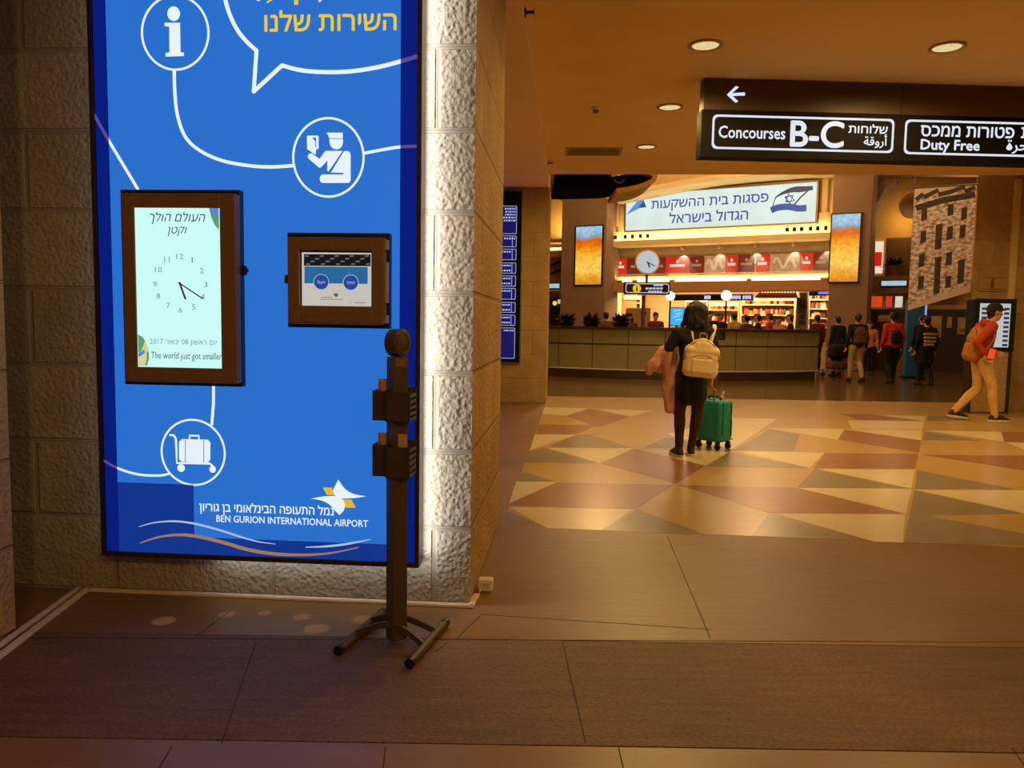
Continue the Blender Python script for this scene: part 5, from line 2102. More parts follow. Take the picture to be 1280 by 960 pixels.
def arcpt(f, r):
    a = an0 + (an1 - an0) * f
    return Vector((cen.x + math.cos(a) * r, cen.y + math.sin(a) * r))


def arcslab(mb, f0, f1, ra, rb, z0, z1, n=8, mi=0):
    o_ = [arcpt(f0 + (f1 - f0) * i / n, ra) for i in range(n + 1)]
    i_ = [arcpt(f0 + (f1 - f0) * i / n, rb) for i in range(n + 1)]
    for k_ in range(n):
        mb.slab([o_[k_], o_[k_ + 1], i_[k_ + 1], i_[k_]], z0, z1, mi)


ctr = thing('information_counter', 'long curved information counter with greenish glass front in the hall', 'counter', (0, 0, 0))
m_cglass = M('counter_glass', (150, 146, 104), 0.22, var=0.06, scale=3)
m_ctop = M('counter_top', (70, 44, 28), 0.25, var=0.1)
m_cbase = M('counter_base', (78, 58, 36), 0.4, var=0.1)
mb = MB()
arcslab(mb, 0, 1, RAD - 0.08, RAD - 0.3, 0.0, 0.22, 40)
mb.build('plinth', m_cbase, ctr)
mb = MB()
arcslab(mb, 0, 1, RAD - 0.04, RAD - 0.28, 0.22, CT - 0.06, 40)
mb.build('carcass', m_cbase, ctr)
N_ = 9
for i in range(N_):
    for (z0, z1) in ((0.27, 0.86), (0.90, CT - 0.07)):
        mb = MB()
        arcslab(mb, (i + 0.012) / N_, (i + 0.988) / N_, RAD, RAD - 0.035, z0, z1, 6)
        mb.build('glass_panel', m_cglass, ctr)
mb = MB()
arcslab(mb, 0, 1, RAD + 0.02, RAD - 0.05, 0.225, 0.26, 40)
mb.build('steel_rail', M('rail_pale', (226, 214, 186), 0.3), ctr)
mb = MB()
arcslab(mb, -0.005, 1.005, RAD + 0.08, RAD - 0.6, CT - 0.06, CT, 40)
mb.build('worktop', m_ctop, ctr)
f_ = 0.585
np_ = MB()
p = arcpt(0.615, RAD + 0.006)
np_.box(-0.12, 0.12, -0.006, 0.004, 1.05, 1.25, 0.004)
o = np_.build('notice_plate', m_black, loc=(p.x, p.y, 0))
tag(o, 'small black square notice on the counter front right of the woman', 'notice')
mb = MB()
for kq in range(3):
    mb.box(-0.08, 0.06 - 0.03 * kq, -0.009, -0.006, 1.1 + kq * 0.05, 1.115 + kq * 0.05)
mb.build('notice_print', M('print_grey', (140, 130, 110), 0.6), o)

# things standing on the counter
m_flw = M('dark_foliage', (58, 22, 18), 0.6, var=0.4, scale=20)
for i, (x, lb) in enumerate([(705, 'low dark red flower arrangement at the far left of the counter'), (736, 'low dark red flower arrangement on the counter below the orange picture near the clock'), (771, 'low dark red flower arrangement on the counter left of the receptionist')]):
    f_ = (x - 660) / (1023 - 660)
    p = arcpt(f_, RAD - 0.28)
    plant('flower_arrangement', lb, (p.x, p.y, CT), 0.36, 90, 0.22, 0.1, m_flw, m_black, 'flower arrangements on the counter', seed=i + 5)
p = arcpt((836 - 660) / 363, RAD - 0.3)
tb = thing('counter_screen', 'upright bright blue screen standing on the counter beside the woman', 'screen', (p.x, p.y, CT), math.radians(4))
mb = MB()
mb.box(-0.12, 0.12, -0.08, 0.08, 0, 0.012, 0.004)
mb.box(-0.03, 0.03, 0.0, 0.02, 0.01, 0.1)
mb.build('foot', m_black, tb)
mb = MB()
mb.box(-0.2, 0.2, -0.02, 0.015, 0.04, 0.52, 0.01)
mb.build('case', m_black, tb)
mb = MB()
mb.box(-0.175, 0.175, -0.024, -0.0205, 0.06, 0.5)
s_ = mb.build('display', E('screen_cyan', (60, 170, 240), 1.1, 0.15, 6), tb)
mb = MB()
for i, (a, b, z) in enumerate([(-0.1, 0.1, 0.42), (-0.06, 0.11, 0.34), (-0.1, 0.06, 0.27), (-0.04, 0.1, 0.19)]):
    mb.ribbon([(a, z), ((a + b) / 2, z + 0.02), (b, z + 0.03)], 0.022, -0.027, -0.0245)
mb.build('display_print', E('screen_cyan_light', (170, 225, 255), 1.1), s_)
# pole with clock and information sign
cpY = 20.6
p0 = on_y(803, 400, cpY)
cpst = thing('station_clock', 'round white clock on a slim pole above the black information sign', 'clock', (p0.x, p0.y, 0))
def cz(x, y):
    P = on_y(x, y, cpY)
    return P.x - p0.x, P.z
mb = MB()
xx, zz_ = cz(809, 328)
mb.cyl((xx, 0, cz(809, 354)[1]), (xx, 0, zz_), 0.035, n=10)
mb.cyl((0.02, 0.03, 0), (0.02, 0.03, cz(803, 369)[1]), 0.05, n=12)
mb.build('pole', M('pole_bronze', (110, 84, 54), 0.4, metal=0.3), cpst)
mb = MB()
mb.cyl((xx, -0.06, zz_), (xx, 0.06, zz_), 0.32, n=40)
cs_ = mb.build('clock_case', M('clock_rim', (226, 204, 140), 0.4), cpst, autos=40)
mb = MB()
mb.cyl((xx, -0.066, zz_), (xx, -0.058, zz_), 0.285, n=40)
mb.build('dial', E('dial_white', (196, 208, 216), 0.85), cs_)
mb = MB()
for h in range(12):
    a = 2 * PI * h / 12
    mb.ribbon([(xx + 0.225 * math.sin(a), zz_ + 0.225 * math.cos(a)), (xx + 0.265 * math.sin(a), zz_ + 0.265 * math.cos(a))], 0.02, -0.07, -0.0665)
mb.build('hour_mark', E('dial_mark', (230, 220, 150), 0.9), cs_)
mb = MB()
a = math.radians(157)
mb.ribbon([(xx, zz_), (xx + 0.15 * math.sin(a), zz_ + 0.15 * math.cos(a))], 0.035, -0.075, -0.071)
a = math.radians(118)
mb.ribbon([(xx - 0.03 * math.sin(a), zz_ - 0.03 * math.cos(a)), (xx + 0.22 * math.sin(a), zz_ + 0.22 * math.cos(a))], 0.022, -0.078, -0.075)
mb.build('clock_hand', m_black, cs_)
isg = thing('information_sign', 'black information sign with a yellow round symbol below the clock', 'sign', (p0.x, p0.y, 0))
x0, z1 = cz(779, 352.5)
x1, z0 = cz(836, 369)
mb = MB()
mb.box(x0, x1, -0.2, -0.05, z0, z1, 0.04)
mb.build('casing', m_black, isg)
mb = MB()
rr_outline(mb, x0 + 0.04, x1 - 0.04, z0 + 0.04, z1 - 0.04, 0.05, 0.02, -0.206, -0.201)
mb.build('outline', E('sign_pale', (200, 205, 225), 0.9), isg)
mb = MB()
yc = cz(794.5, 361)
mb.disc(yc, 0.11, 0.11, -0.207, -0.201)
d_ = mb.build('yellow_disc', E('sign_yellow', (240, 190, 20), 1.0), isg)
mb = MB()
text_into(mb, 'i', yc[0] - 0.018, yc[0] + 0.018, yc[1] - 0.07, yc[1] + 0.07, -0.21, -0.208, bold=0.03)
mb.build('information_letter', m_black, d_)
mb = MB()
for (xa, xb, y) in ((815, 827, 357), (805, 827, 361), (808, 826, 365)):
    n_ = 5
    for i in range(n_):
        a, b = cz(xa + (xb - xa) * i / n_, y), cz(xa + (xb - xa) * (i + 0.8) / n_, y)
        mb.prism([(a[0], a[1] - 0.025), (b[0], a[1] - 0.025), (b[0] + 0.015, a[1] + 0.025), (a[0] + 0.015, a[1] + 0.025)], -0.206, -0.201)
mb.build('sign_print', E('sign_pale', (200, 205, 225), 0.9), isg)
# glowing globes
for (x, y, r, lb) in ((838, 370, 0.13, 'left of two glowing white globe lamps above the counter'), (908, 369.5, 0.15, 'right of two glowing white globe lamps above the counter')):
    P = on_y(x, y, 22.5)
    gl = thing('globe_lamp', lb, 'lamp', (P.x, P.y, 0), 0, 'globe lamps behind the counter')
    mb = MB()
    mb.lathe([(0.2, 0), (0.2, 0.03), (0.03, 0.06), (0.025, P.z - r * 0.9), (0.06, P.z - r * 0.9), (0.06, P.z - r * 0.8)], n=12)
    mb.build('post', m_blackmet, gl, autos=40)
    mb = MB()
    mb.ell((0, 0, P.z), r)
    mb.build('glass_globe', E('globe_glow', (255, 244, 214), 3.0), gl, smooth=True)

# ------------------------------------------------------------------ black suspended fitting at the far left of the hall
Yk = 15.2
kk = lambda x, y: (on_y(x, y, Yk).x, on_y(x, y, Yk).z)
bf = thing('suspended_black_fitting', 'black boat-shaped fitting hanging above the hall entrance left of the white sign', 'ceiling fitting', (0, Yk, 0))
mb = MB()
mb.prism([kk(*p) for p in [(693, 220.5), (760, 219.5), (759, 231), (692, 232)]], -0.2, 0.3)
mb.build('upper_box', M('hull_black', (5, 5, 6), 0.9, spec=0.05), bf)
mb = MB()
P = [kk(*p) for p in [(691, 231), (760, 229.5), (775, 226.5), (790, 223.5), (797, 226), (799, 229.5)]] + [kk(*p) for p in [(795, 233), (785, 237), (770, 240), (750, 242), (720, 242.8), (691, 243)]]
mb.prism(P, -0.7, 0.6)
mb.build('hull', M('hull_black', (5, 5, 6), 0.9, spec=0.05), bf)
mb = MB()
P = spline([kk(*p) for p in [(780, 219.5), (795, 221), (808, 224.5), (811, 229), (806, 235), (790, 241), (765, 245.5)]], 5)
mb.ribbon(P, 0.085, -0.65, 0.65)
mb.build('cream_rim', m_cream, bf)
mb = MB()
a, b = kk(762, 231), kk(768, 214)
mb.cyl((a[0], 0, a[1]), (b[0], 0, 9.0), 0.03, n=8)
a, b = kk(786, 224), kk(787, 216)
mb.cyl((a[0], 0, a[1]), (b[0], 0, 9.0), 0.03, n=8)
a = kk(767, 214)
mb.box(a[0] - 0.12, a[0] + 0.12, -0.1, 0.1, a[1] - 0.03, a[1] + 0.03, 0.01)
mb.build('hanger', m_brown, bf)
mb = MB()
P = spline([kk(*p) for p in [(762, 233), (765, 236), (770, 236.5), (774, 232)]], 4)
mb.ribbon(P, 0.02, -0.72, -0.7)
mb.build('highlight_wire', m_grey, bf)

# ------------------------------------------------------------------ building photo banner and blue totem
m_ph = D.materials.new('building_photo')
m_ph.use_nodes = True
nt = m_ph.node_tree
b_ = nt.nodes['Principled BSDF']
b_.inputs['Roughness'].default_value = 0.6
tc = nd(nt, 'ShaderNodeTexCoord')
mp = nd(nt, 'ShaderNodeMapping')
mp.inputs['Scale'].default_value = (3.2, 1, 5.0)
mp.inputs['Rotation'].default_value = (0, -0.35, 0)
nt.links.new(tc.outputs['Object'], mp.inputs[0])
nz = nd(nt, 'ShaderNodeTexNoise')
nz.inputs['Scale'].default_value = 3.0
nz.inputs['Detail'].default_value = 6
nt.links.new(mp.outputs[0], nz.inputs['Vector'])
cr = nd(nt, 'ShaderNodeValToRGB')
cr.color_ramp.elements[0].position = 0.36
cr.color_ramp.elements[0].color = lin((128, 120, 124))
cr.color_ramp.elements[1].position = 0.62
cr.color_ramp.elements[1].color = lin((250, 240, 238))
nt.links.new(nz.outputs['Fac'], cr.inputs[0])
nt.links.new(cr.outputs[0], b_.inputs['Base Color'])
Bp = Frame((on_y(1143, 300, 18.5).x, 18.5), math.radians(-28))
bq = lambda x, y: Bp.px(x, y, 0)
bn = thing('photo_banner', 'tall hanging grey photograph of an old stone building front', 'banner', Bp.P, Bp.yaw)
mb = MB()
pl0, pl1 = (bq(1143, 235)[0] + bq(1135, 385)[0]) / 2, (bq(1222, 228)[0] + bq(1212, 370)[0]) / 2
poly = [(pl0, bq(1143, 235)[1]), (pl1, bq(1143, 235)[1]), (pl1, bq(1205, 365)[1]), (pl0, bq(1140, 388)[1])]
mb.prism(poly, 0, 0.03)
mb.build('printed_sheet', m_ph, bn)
mb = MB()
mb.prism([(pl0, bq(1143, 235)[1]), (pl1, bq(1143, 235)[1]), (pl1, bq(1222, 236)[1]), (pl0, bq(1143, 248)[1])], -0.004, -0.001)
mb.build('pale_sky_print', M('photo_pale', (216, 200, 188), 0.6, var=0.04), bn)
mb = MB()
mb.prism([poly[3], (poly[2][0], poly[2][1]), (poly[2][0], poly[2][1] + 0.16), (poly[3][0], poly[3][1] + 0.12)], -0.004, -0.001)
mb.build('pale_ledge_print', M('photo_pale', (216, 200, 188), 0.6, var=0.04), bn)
mb = MB()
for (x, ya_, yb_) in ((1155, 262, 276), (1154, 290, 304), (1152, 318, 334), (1151, 346, 362), (1188, 256, 270), (1187, 284, 300), (1186, 316, 332), (1185, 346, 360), (1173, 281, 312), (1172, 322, 345), (1171, 345, 368), (1205, 260, 275), (1203, 282, 298), (1201, 325, 355)):
    a, b = bq(x - 3, ya_), bq(x + 3, yb_)
    mb = MB()
    mb.prism([(a[0], a[1]), (b[0], a[1] + 0.03), (b[0], b[1] + 0.03), (a[0], b[1])], -0.006, -0.001)
    mb.build('window_print', M('photo_dark', (70, 62, 56), 0.6, var=0.4, scale=8), bn)
mb = MB()
P = [bq(1145, 250), bq(1153, 243), bq(1156, 246), bq(1172, 238), bq(1174, 243), bq(1190, 239), bq(1205, 234), bq(1207, 239), bq(1219, 234)]
mb.ribbon(P, 0.1, -0.006, -0.001)
mb.ribbon([bq(1145, 260), bq(1180, 250), bq(1219, 243)], 0.14, -0.006, -0.001)
mb.build('cornice_print', M('photo_dark', (70, 62, 56), 0.6), bn)
mb = MB()
mb.cyl((pl0 - 0.03, 0.015, poly[0][1]), (pl1 + 0.03, 0.015, poly[0][1]), 0.03, n=8)
mb.cyl((pl0, 0.015, poly[0][1]), (pl0, 0.015, 9.0), 0.008, n=6)
mb.cyl((pl1, 0.015, poly[0][1]), (pl1, 0.015, 9.0), 0.008, n=6)
mb.build('hanging_rail', m_grey, bn)
# round dark lamp at the banner's edge
q_ = Fc.px(1139, 260, 2.55)
rd = thing('round_wall_lamp', 'dark round disc lamp behind the left edge of the building photograph', 'lamp', Fc.w(q_[0], 2.6, q_[1]), Fc.yaw)
mb = MB()
mb.cyl((0, -0.12, 0), (0, 0, 0), 0.36, n=24)
mb.build('disc', M('disc_brown', (86, 60, 38), 0.7), rd, autos=40)
mb = MB()
mb.cyl((0, -0.15, 0), (0, -0.12, 0), 0.2, 0.3, n=24)
mb.build('boss', M('disc_brown', (86, 60, 38), 0.7), rd, autos=40)
# blue totem
P = on_y(1140, 478, 21.8)
bt_ = thing('blue_totem', 'tall blue advertising totem behind the walkers with a lit white edge', 'totem', (P.x, P.y, 0), math.radians(-15))
zt_ = on_y(1140, 375, 21.8).z
mb = MB()
mb.box(-0.24, 0.2, -0.12, 0.2, 0.05, zt_, 0.02)
mb.build('blue_body', M('totem_blue', (30, 100, 150), 0.4, var=0.15, scale=3), bt_)
mb = MB()
mb.box(0.2, 0.25, -0.12, 0.2, 1.3, zt_, 0.008)
mb.build('lit_edge', E('totem_white', (160, 175, 225), 0.8), bt_)
mb = MB()
mb.box(-0.3, 0.3, -0.2, 0.26, 0, 0.05, 0.01)
mb.build('base', m_blackmet, bt_)

# ------------------------------------------------------------------ map stand (right)
Yt = 12.95
ms0 = on_y(1236, 500, Yt)
ms = thing('map_stand', 'tall freestanding map stand with a black framed white screen at right', 'information stand', (ms0.x, Yt, 0), math.radians(3))
mq = lambda x, y: (on_y(x, y, Yt).x - ms0.x, on_y(x, y, Yt).z)
x0 = mq(1211, 430)[0]
x1 = mq(1262, 430)[0]
zt_ = (mq(1211, 374)[1] + mq(1264, 373)[1]) / 2
zmid = mq(1236, 439)[1]
mb = MB()
mb.box(x0 + 0.04, x1 - 0.03, -0.05, 0.1, 0.02, zmid, 0.01)
mb.build('pale_plinth', M('plinth_cream', (190, 160, 112), 0.5), ms)
mb = MB()
mb.box(x0 - 0.01, x0 + 0.04, -0.07, 0.12, 0, zmid, 0.008)
mb.build('side_rail', M('rail_dark', (60, 46, 32), 0.4, metal=0.3), ms)
mb = MB()
mb.box(x1 - 0.03, x1 + 0.02, -0.07, 0.12, 0, zmid, 0.008)
mb.build('side_rail', M('rail_dark', (60, 46, 32), 0.4, metal=0.3), ms)
mb = MB()
mb.box(x0 - 0.02, x1 + 0.03, -0.09, 0.13, zmid, zt_, 0.015)
mb.build('screen_housing', M('housing_blue_black', (24, 30, 36), 0.3), ms)
mb = MB()
mb.box(x0 + 0.08, x1 - 0.08, -0.097, -0.091, zmid + 0.07, zt_ - 0.08)
s_ = mb.build('screen', E('map_white', (206, 206, 210), 0.8), ms)
mb = MB()
z = zt_ - 0.16
for r in range(9):
    for c_ in range(2):
        xa = x0 + 0.11 + c_ * (x1 - x0 - 0.3)
        mb.box(xa, xa + 0.09, -0.101, -0.0975, z - 0.03, z + 0.012)
    z -= 0.075
mb.build('map_print', E('map_ink', (60, 60, 70), 0.8), s_)
# small information plaque above it
pq = thing('information_plaque', 'small tan plaque with an i above the map stand', 'sign', G.P, 0)
k = avgrect(G, (1224, 344), (1256, 344), (1256, 364), (1224, 364), -0.02)
mb = MB()
mb.box(k[0], k[1], -0.03, 0, k[2], k[3], 0.004)
mb.build('plate', M('plaque_tan', (170, 130, 84), 0.5), pq)
mb = MB()
cx = (k[0] + k[1]) / 2
text_into(mb, 'i', cx - 0.02, cx + 0.02, k[2] + 0.06, k[3] - 0.07, -0.034, -0.031, bold=0.05)
mb.box(k[0] + 0.04, k[1] - 0.04, -0.034, -0.0305, k[3] - 0.05, k[3] - 0.04)
mb.box(k[0] + 0.04, k[1] - 0.04, -0.034, -0.0305, k[2] + 0.03, k[2] + 0.04)
mb.build('plaque_print', M('plaque_ink', (90, 60, 36), 0.5), pq)

# ------------------------------------------------------------------ people
m_skin = M('skin', (196, 140, 108), 0.5, var=0.04)
m_skin2 = M('skin_dark', (150, 100, 72), 0.5, var=0.04)
m_hair = M('hair_black', (16, 12, 11), 0.55, var=0.3, scale=90, bump=0.4, bscale=120)
m_hairb = M('hair_brown', (48, 30, 20), 0.55, var=0.3, scale=90)
m_sole = M('sole_white', (206, 190, 168), 0.6)


def V(*a):
    return Vector(a)


def hand_caps(wrist, dirv, side, palm_n, curl=0.5, sc=1.0):
    """palm, four unequal bent fingers and a thumb leaving the side of the palm"""
    d = Vector(dirv).normalized()
    nrm = Vector(palm_n).normalized()
    lat = d.cross(nrm).normalized() * side
    caps = []
    w0 = Vector(wrist)
    pc_ = w0 + d * 0.085 * sc
    for k_ in (-1, -0.33, 0.33, 1):
        caps.append((w0 + lat * 0.012 * k_ * sc, 0.016 * sc, pc_ + lat * 0.028 * k_ * sc, 0.0125 * sc))
    for k_, ln in ((-1, 0.075), (-0.33, 0.088), (0.33, 0.082), (1, 0.062)):
        b = pc_ + lat * 0.029 * k_ * sc
        ax = d.cross(nrm)
        q1 = Matrix.Rotation(-curl * 0.8 , 3, ax)
        q2 = Matrix.Rotation(-curl * 1.9, 3, ax)
        k1 = b + (q1 @ d) * ln * 0.5 * sc
        k2 = k1 + (q2 @ d) * ln * 0.5 * sc
        caps.append((b, 0.0095 * sc, k1, 0.0085 * sc))
        caps.append((k1, 0.0085 * sc, k2, 0.007 * sc))
    tb_ = w0 + d * 0.03 * sc - lat * 0.026 * sc
    t1 = tb_ + (d * 0.6 - lat * 0.7 + nrm * 0.3).normalized() * 0.04 * sc
    t2 = t1 + (d * 0.9 - lat * 0.1 + nrm * 0.4).normalized() * 0.032 * sc
    caps.append((w0 + d * 0.01 * sc, 0.014 * sc, tb_, 0.013 * sc))
    caps.append((tb_, 0.013 * sc, t1, 0.0105 * sc))
    caps.append((t1, 0.0105 * sc, t2, 0.008 * sc))
    return caps


STAND = dict(pel=V(0, 0, .94), wai=V(0, 0, 1.10), che=V(0, .01, 1.30), nek=V(0, .01, 1.47), hea=V(0, .04, 1.61),
             shL=V(-.18, 0, 1.40), elL=V(-.24, -.03, 1.12), wrL=V(-.25, .06, .88), shR=V(.18, 0, 1.40), elR=V(.24, -.03, 1.12), wrR=V(.25, .06, .88),
             hiL=V(-.09, 0, .90), knL=V(-.10, .03, .50), anL=V(-.11, -.01, .09), hiR=V(.09, 0, .90), knR=V(.10, .03, .50), anR=V(.11, -.01, .09),
             ftL=0.0, ftR=0.0)


def person(label, loc, rz, h, pose=None, top=None, bottom=None, shoe=None, hair=None, skin=None, hairstyle='short', voxel=0.016, sleeve='long', group=None,
           topmat=None, skirt=None, wide=1.0, hood=False, cap=None, hands=True, gaze=0.0, topz=None, fold=0.006, handdir=None, sole=True):
    J = dict(STAND)
    if pose:
        J.update(pose)
    s = h / 1.75
    J = {k_: (v * s if isinstance(v, Vector) else v) for k_, v in J.items()}
    skin = skin or m_skin
    hair = hair or m_hair
    root = thing('person', label, 'person', loc, rz, group)
    r = lambda x: x * s
    caps = []
    sp = (J['shR'] - J['shL'])
    lat = sp.normalized()
    # torso
    caps += [(J['pel'] - lat * r(.07), r(.095 * wide), J['pel'] + lat * r(.07), r(.095 * wide))]
    caps += [(J['pel'] - lat * r(.05), r(.10 * wide), J['wai'] - lat * r(.04), r(.088 * wide)), (J['pel'] + lat * r(.05), r(.10 * wide), J['wai'] + lat * r(.04), r(.088 * wide))]
    caps += [(J['wai'] - lat * r(.04), r(.088 * wide), J['che'] - lat * r(.06), r(.098 * wide)), (J['wai'] + lat * r(.04), r(.088 * wide), J['che'] + lat * r(.06), r(.098 * wide))]
    caps += [(J['che'], r(.10), J['nek'] - V(0, 0, r(.07)), r(.07))]
    torso = list(caps)
    shoulder = [(J['shL'], r(.06), J['nek'] - V(0, 0, r(.05)), r(.055)), (J['shR'], r(.06), J['nek'] - V(0, 0, r(.05)), r(.055)),
                (J['shL'], r(.06), J['che'] - lat * r(.08), r(.085)), (J['shR'], r(.06), J['che'] + lat * r(.08), r(.085))]
    arms_u = [(J['shL'], r(.056), J['elL'], r(.041)), (J['shR'], r(.056), J['elR'], r(.041))]
    arms_l = [(J['elL'], r(.041), J['wrL'], r(.026)), (J['elR'], r(.041), J['wrR'], r(.026))]
    legs = []
    for S in 'LR':
        legs += [(J['hi' + S], r(.092), J['kn' + S], r(.056)), (J['kn' + S], r(.056), J['kn' + S].lerp(J['an' + S], .35) - V(0, r(.012), 0), r(.054)),
                 (J['kn' + S].lerp(J['an' + S], .35) - V(0, r(.012), 0), r(.054), J['an' + S], r(.036))]
    feet = {}
    for S in 'LR':
        a = J['an' + S]
        fy = J['ft' + S]                       # turn of the foot; 2-vector for pitch
        yaw_, pit = fy if isinstance(fy, tuple) else (fy, 0.0)
        fd = V(math.sin(yaw_) * math.cos(pit), math.cos(yaw_) * math.cos(pit), math.sin(pit))
        heel = a - fd * r(.045) - V(0, 0, r(.045))
        toe = a + fd * r(.17) - V(0, 0, r(.055))
        feet[S] = (a, heel, toe, fd)
    fcaps = []
    for S in 'LR':
        a, heel, toe, fd = feet[S]
        fcaps += [(a, r(.036), heel, r(.032)), (heel, r(.032), toe, r(.026)), (a, r(.036), a.lerp(toe, .55), r(.033))]
    neck = [(J['nek'] - V(0, 0, r(.04)), r(.056), J['hea'] - V(0, 0, r(.06)), r(.052))]
    hc = J['hea']
    g = Matrix.Rotation(gaze, 3, 'Z')
    hcap = [(hc + g @ V(0, r(-.012), r(.03)), r(.088), hc + g @ V(0, r(.012), r(.02)), r(.084)), (hc + V(0, 0, r(.0)), r(.076), hc + g @ V(0, r(.035), r(-.075)), r(.048)),
            (hc + g @ V(0, r(.085), r(.0)), r(.012), hc + g @ V(0, r(.108), r(-.028)), r(.014)),
            (hc + g @ V(r(-.08), r(-.0), r(-.01)), r(.014), hc + g @ V(r(-.084), r(-.01), r(.02)), r(.013)),
            (hc + g @ V(r(.08), r(-.0), r(-.01)), r(.014), hc + g @ V(r(.084), r(-.01), r(.02)), r(.013)),
            (hc + g @ V(r(-.018), r(.082), r(-.055)), r(.012), hc + g @ V(r(.018), r(.082), r(-.055)), r(.012))]
    hcaps = []
    if hands:
        for S, sd_ in (('L', -1), ('R', 1)):
            d = (J['wr' + S] - J['el' + S]).normalized()
            if handdir and S in handdir:
                d = Vector(handdir[S]).normalized()
            pn = V(-sd_, 0, 0)
            if abs(d.dot(pn)) > 0.8:
                pn = V(0, 0, -1)
            hcaps += hand_caps(J['wr' + S], d, sd_, pn, 0.6, s)
    body = blob('body', torso + shoulder + arms_u + arms_l + legs + fcaps + neck + hcap + hcaps, skin, root, voxel if voxel < .01 else voxel * .8, 2)
    # eyes and mouth
    mb = MB()
    for sx in (-1, 1):
        mb.ell(hc + g @ V(r(.032 * sx), r(.082), r(.012)), (r(.012), r(.008), r(.007)), 10, 8)
    mb.build('eye', m_black, root, smooth=True)
    mb = MB()
    mb.ell(hc + g @ V(0, r(.090), r(-.058)), (r(.022), r(.007), r(.006)), 10, 8)
    mb.build('mouth', M('lip', (150, 80, 70), 0.5), root, smooth=True)
    inf = lambda L_, k_: [(c[0], c[1] + r(k_), c[2], c[3] + r(k_)) for c in L_]
    # clothing
    if bottom:
        lg = inf(legs, .014 if not skirt else .007)
        lg = [c for c in lg]
        pel = inf(torso[:1], .012)
        blob('trousers', lg + pel, bottom, root, voxel, 3, fold=fold, fscale=14)
    if skirt:
        zl, wd_, fl_ = skirt[0], skirt[1], skirt[2]
        P = [(J['wai'], r(.125)), (J['pel'], r(.15)), (V(0, 0, zl * s) + V(J['pel'].x, J['pel'].y, 0), r(wd_))]
        cp = []
        for (a, ra), (b, rb) in zip(P, P[1:]):
            for k_ in (-1, 0, 1):
                cp.append((a + lat * k_ * r(.05), ra * .82, b + lat * k_ * r(.06), rb * .8))
        blob('skirt', cp, fl_, root, voxel, 4, fold=.012, fscale=9)
    if top:
        tp_ = inf(torso, .018) + inf(shoulder, .014)
        ar = inf(arms_u, .013)
        if sleeve == 'short':
            ar = [(c[0], c[1], c[0].lerp(c[2], .72), c[3] + r(.008)) for c in ar]
        if sleeve == 'long':
            ar += [(c[0], c[1] + r(.014), c[0].lerp(c[2], .93), c[3] + r(.012)) for c in arms_l]
        if topz:
            tp_ += [(J['pel'] + lat * k_ * r(.07), r(.118), V(J['pel'].x, J['pel'].y, topz * s) + lat * k_ * r(.08), r(.11)) for k_ in (-1, 1)]
        if hood:
            tp_ += [(J['nek'] - V(0, r(.05), r(.02)) - lat * r(.06), r(.06), J['nek'] - V(0, r(.05), r(.02)) + lat * r(.06), r(.06)), (J['nek'] - V(0, r(.07), 0), r(.06), J['nek'] - V(0, r(.09), r(.09)), r(.045))]
        blob('jacket' if sleeve == 'long' else 'shirt', tp_ + ar, top, root, voxel, 3, fold=fold, fscale=11)
    if shoe:
        for S in 'LR':
            a, heel, toe, fd = feet[S]
            cp = [(a + V(0, 0, r(.01)), r(.046), heel + V(0, 0, r(.004)), r(.04)), (heel, r(.04), toe, r(.034)), (a, r(.044), a.lerp(toe, .6), r(.04)), (toe - fd * r(.05), r(.04), toe - fd * r(.02), r(.036))]
            sh = blob('shoe', cp, shoe, root, min(voxel, .012), 2)
            if sole:
                lw = fd.cross(V(0, 0, 1)).normalized()
                upv = lw.cross(fd)
                mb = MB()
                pts = []
                for i in range(20):
                    t_ = 2 * PI * i / 20
                    pts.append((math.cos(t_) * r(.158) + r(.06), math.sin(t_) * r(.054 + .006 * math.cos(t_))))
                base = a - V(0, 0, r(.064)) if True else a
                lo = []
                for zz2 in (r(-.022), r(.008)):
                    lo.append([mb.bm.verts.new(base + fd * p_[0] + lw * p_[1] + upv * zz2) for p_ in pts])
                n_ = len(pts)
                mb.bm.faces.new(lo[0][::-1])
                mb.bm.faces.new(lo[1])
                for i in range(n_):
                    mb.bm.faces.new((lo[0][i], lo[0][(i + 1) % n_], lo[1][(i + 1) % n_], lo[1][i]))
                mb.build('sole', m_sole, sh)
    # hair
    if hairstyle == 'short':
        cp = [(hc + g @ V(0, r(-.022), r(.045)), r(.092), hc + g @ V(0, r(.02), r(.06)), r(.08)), (hc + g @ V(0, r(-.035), r(-.01)), r(.078), hc + g @ V(0, r(-.045), r(-.05)), r(.05))]
    elif hairstyle == 'long':
        cp = [(hc + g @ V(0, r(-.02), r(.045)), r(.098), hc + g @ V(0, r(.015), r(.06)), r(.085))]
        for sx in (-1, 0, 1):
            cp.append((hc + g @ V(r(.05 * sx), r(-.05), r(.0)), r(.07), hc + g @ V(r(.075 * sx), r(-.06), r(-.16)), r(.06)))
    else:
        cp = [(hc + g @ V(0, r(-.022), r(.05)), r(.10), hc + g @ V(0, r(.02), r(.065)), r(.088))]
        for sx in (-1, -.4, .4, 1):
            cp.append((hc + g @ V(r(.055 * sx), r(-.045), r(.03)), r(.076), hc + g @ V(r(.07 * sx), r(-.05), r(-.09)), r(.06)))
        rs_ = random.Random(11)
        for q_ in range(22):
            a_ = PI * (1.02 + .96 * q_ / 21) + rs_.uniform(-.08, .08)
            ca, sa_ = math.cos(a_), math.sin(a_)
            z_ = rs_.uniform(-.17, -.09)
            cp.append((hc + g @ V(r(.10 * ca), r(-.01 + .09 * sa_), r(.02)), r(.024), hc + g @ V(r((.125 + rs_.uniform(0, .02)) * ca), r(-.01 + .105 * sa_), r(z_)), r(rs_.uniform(.014, .022))))
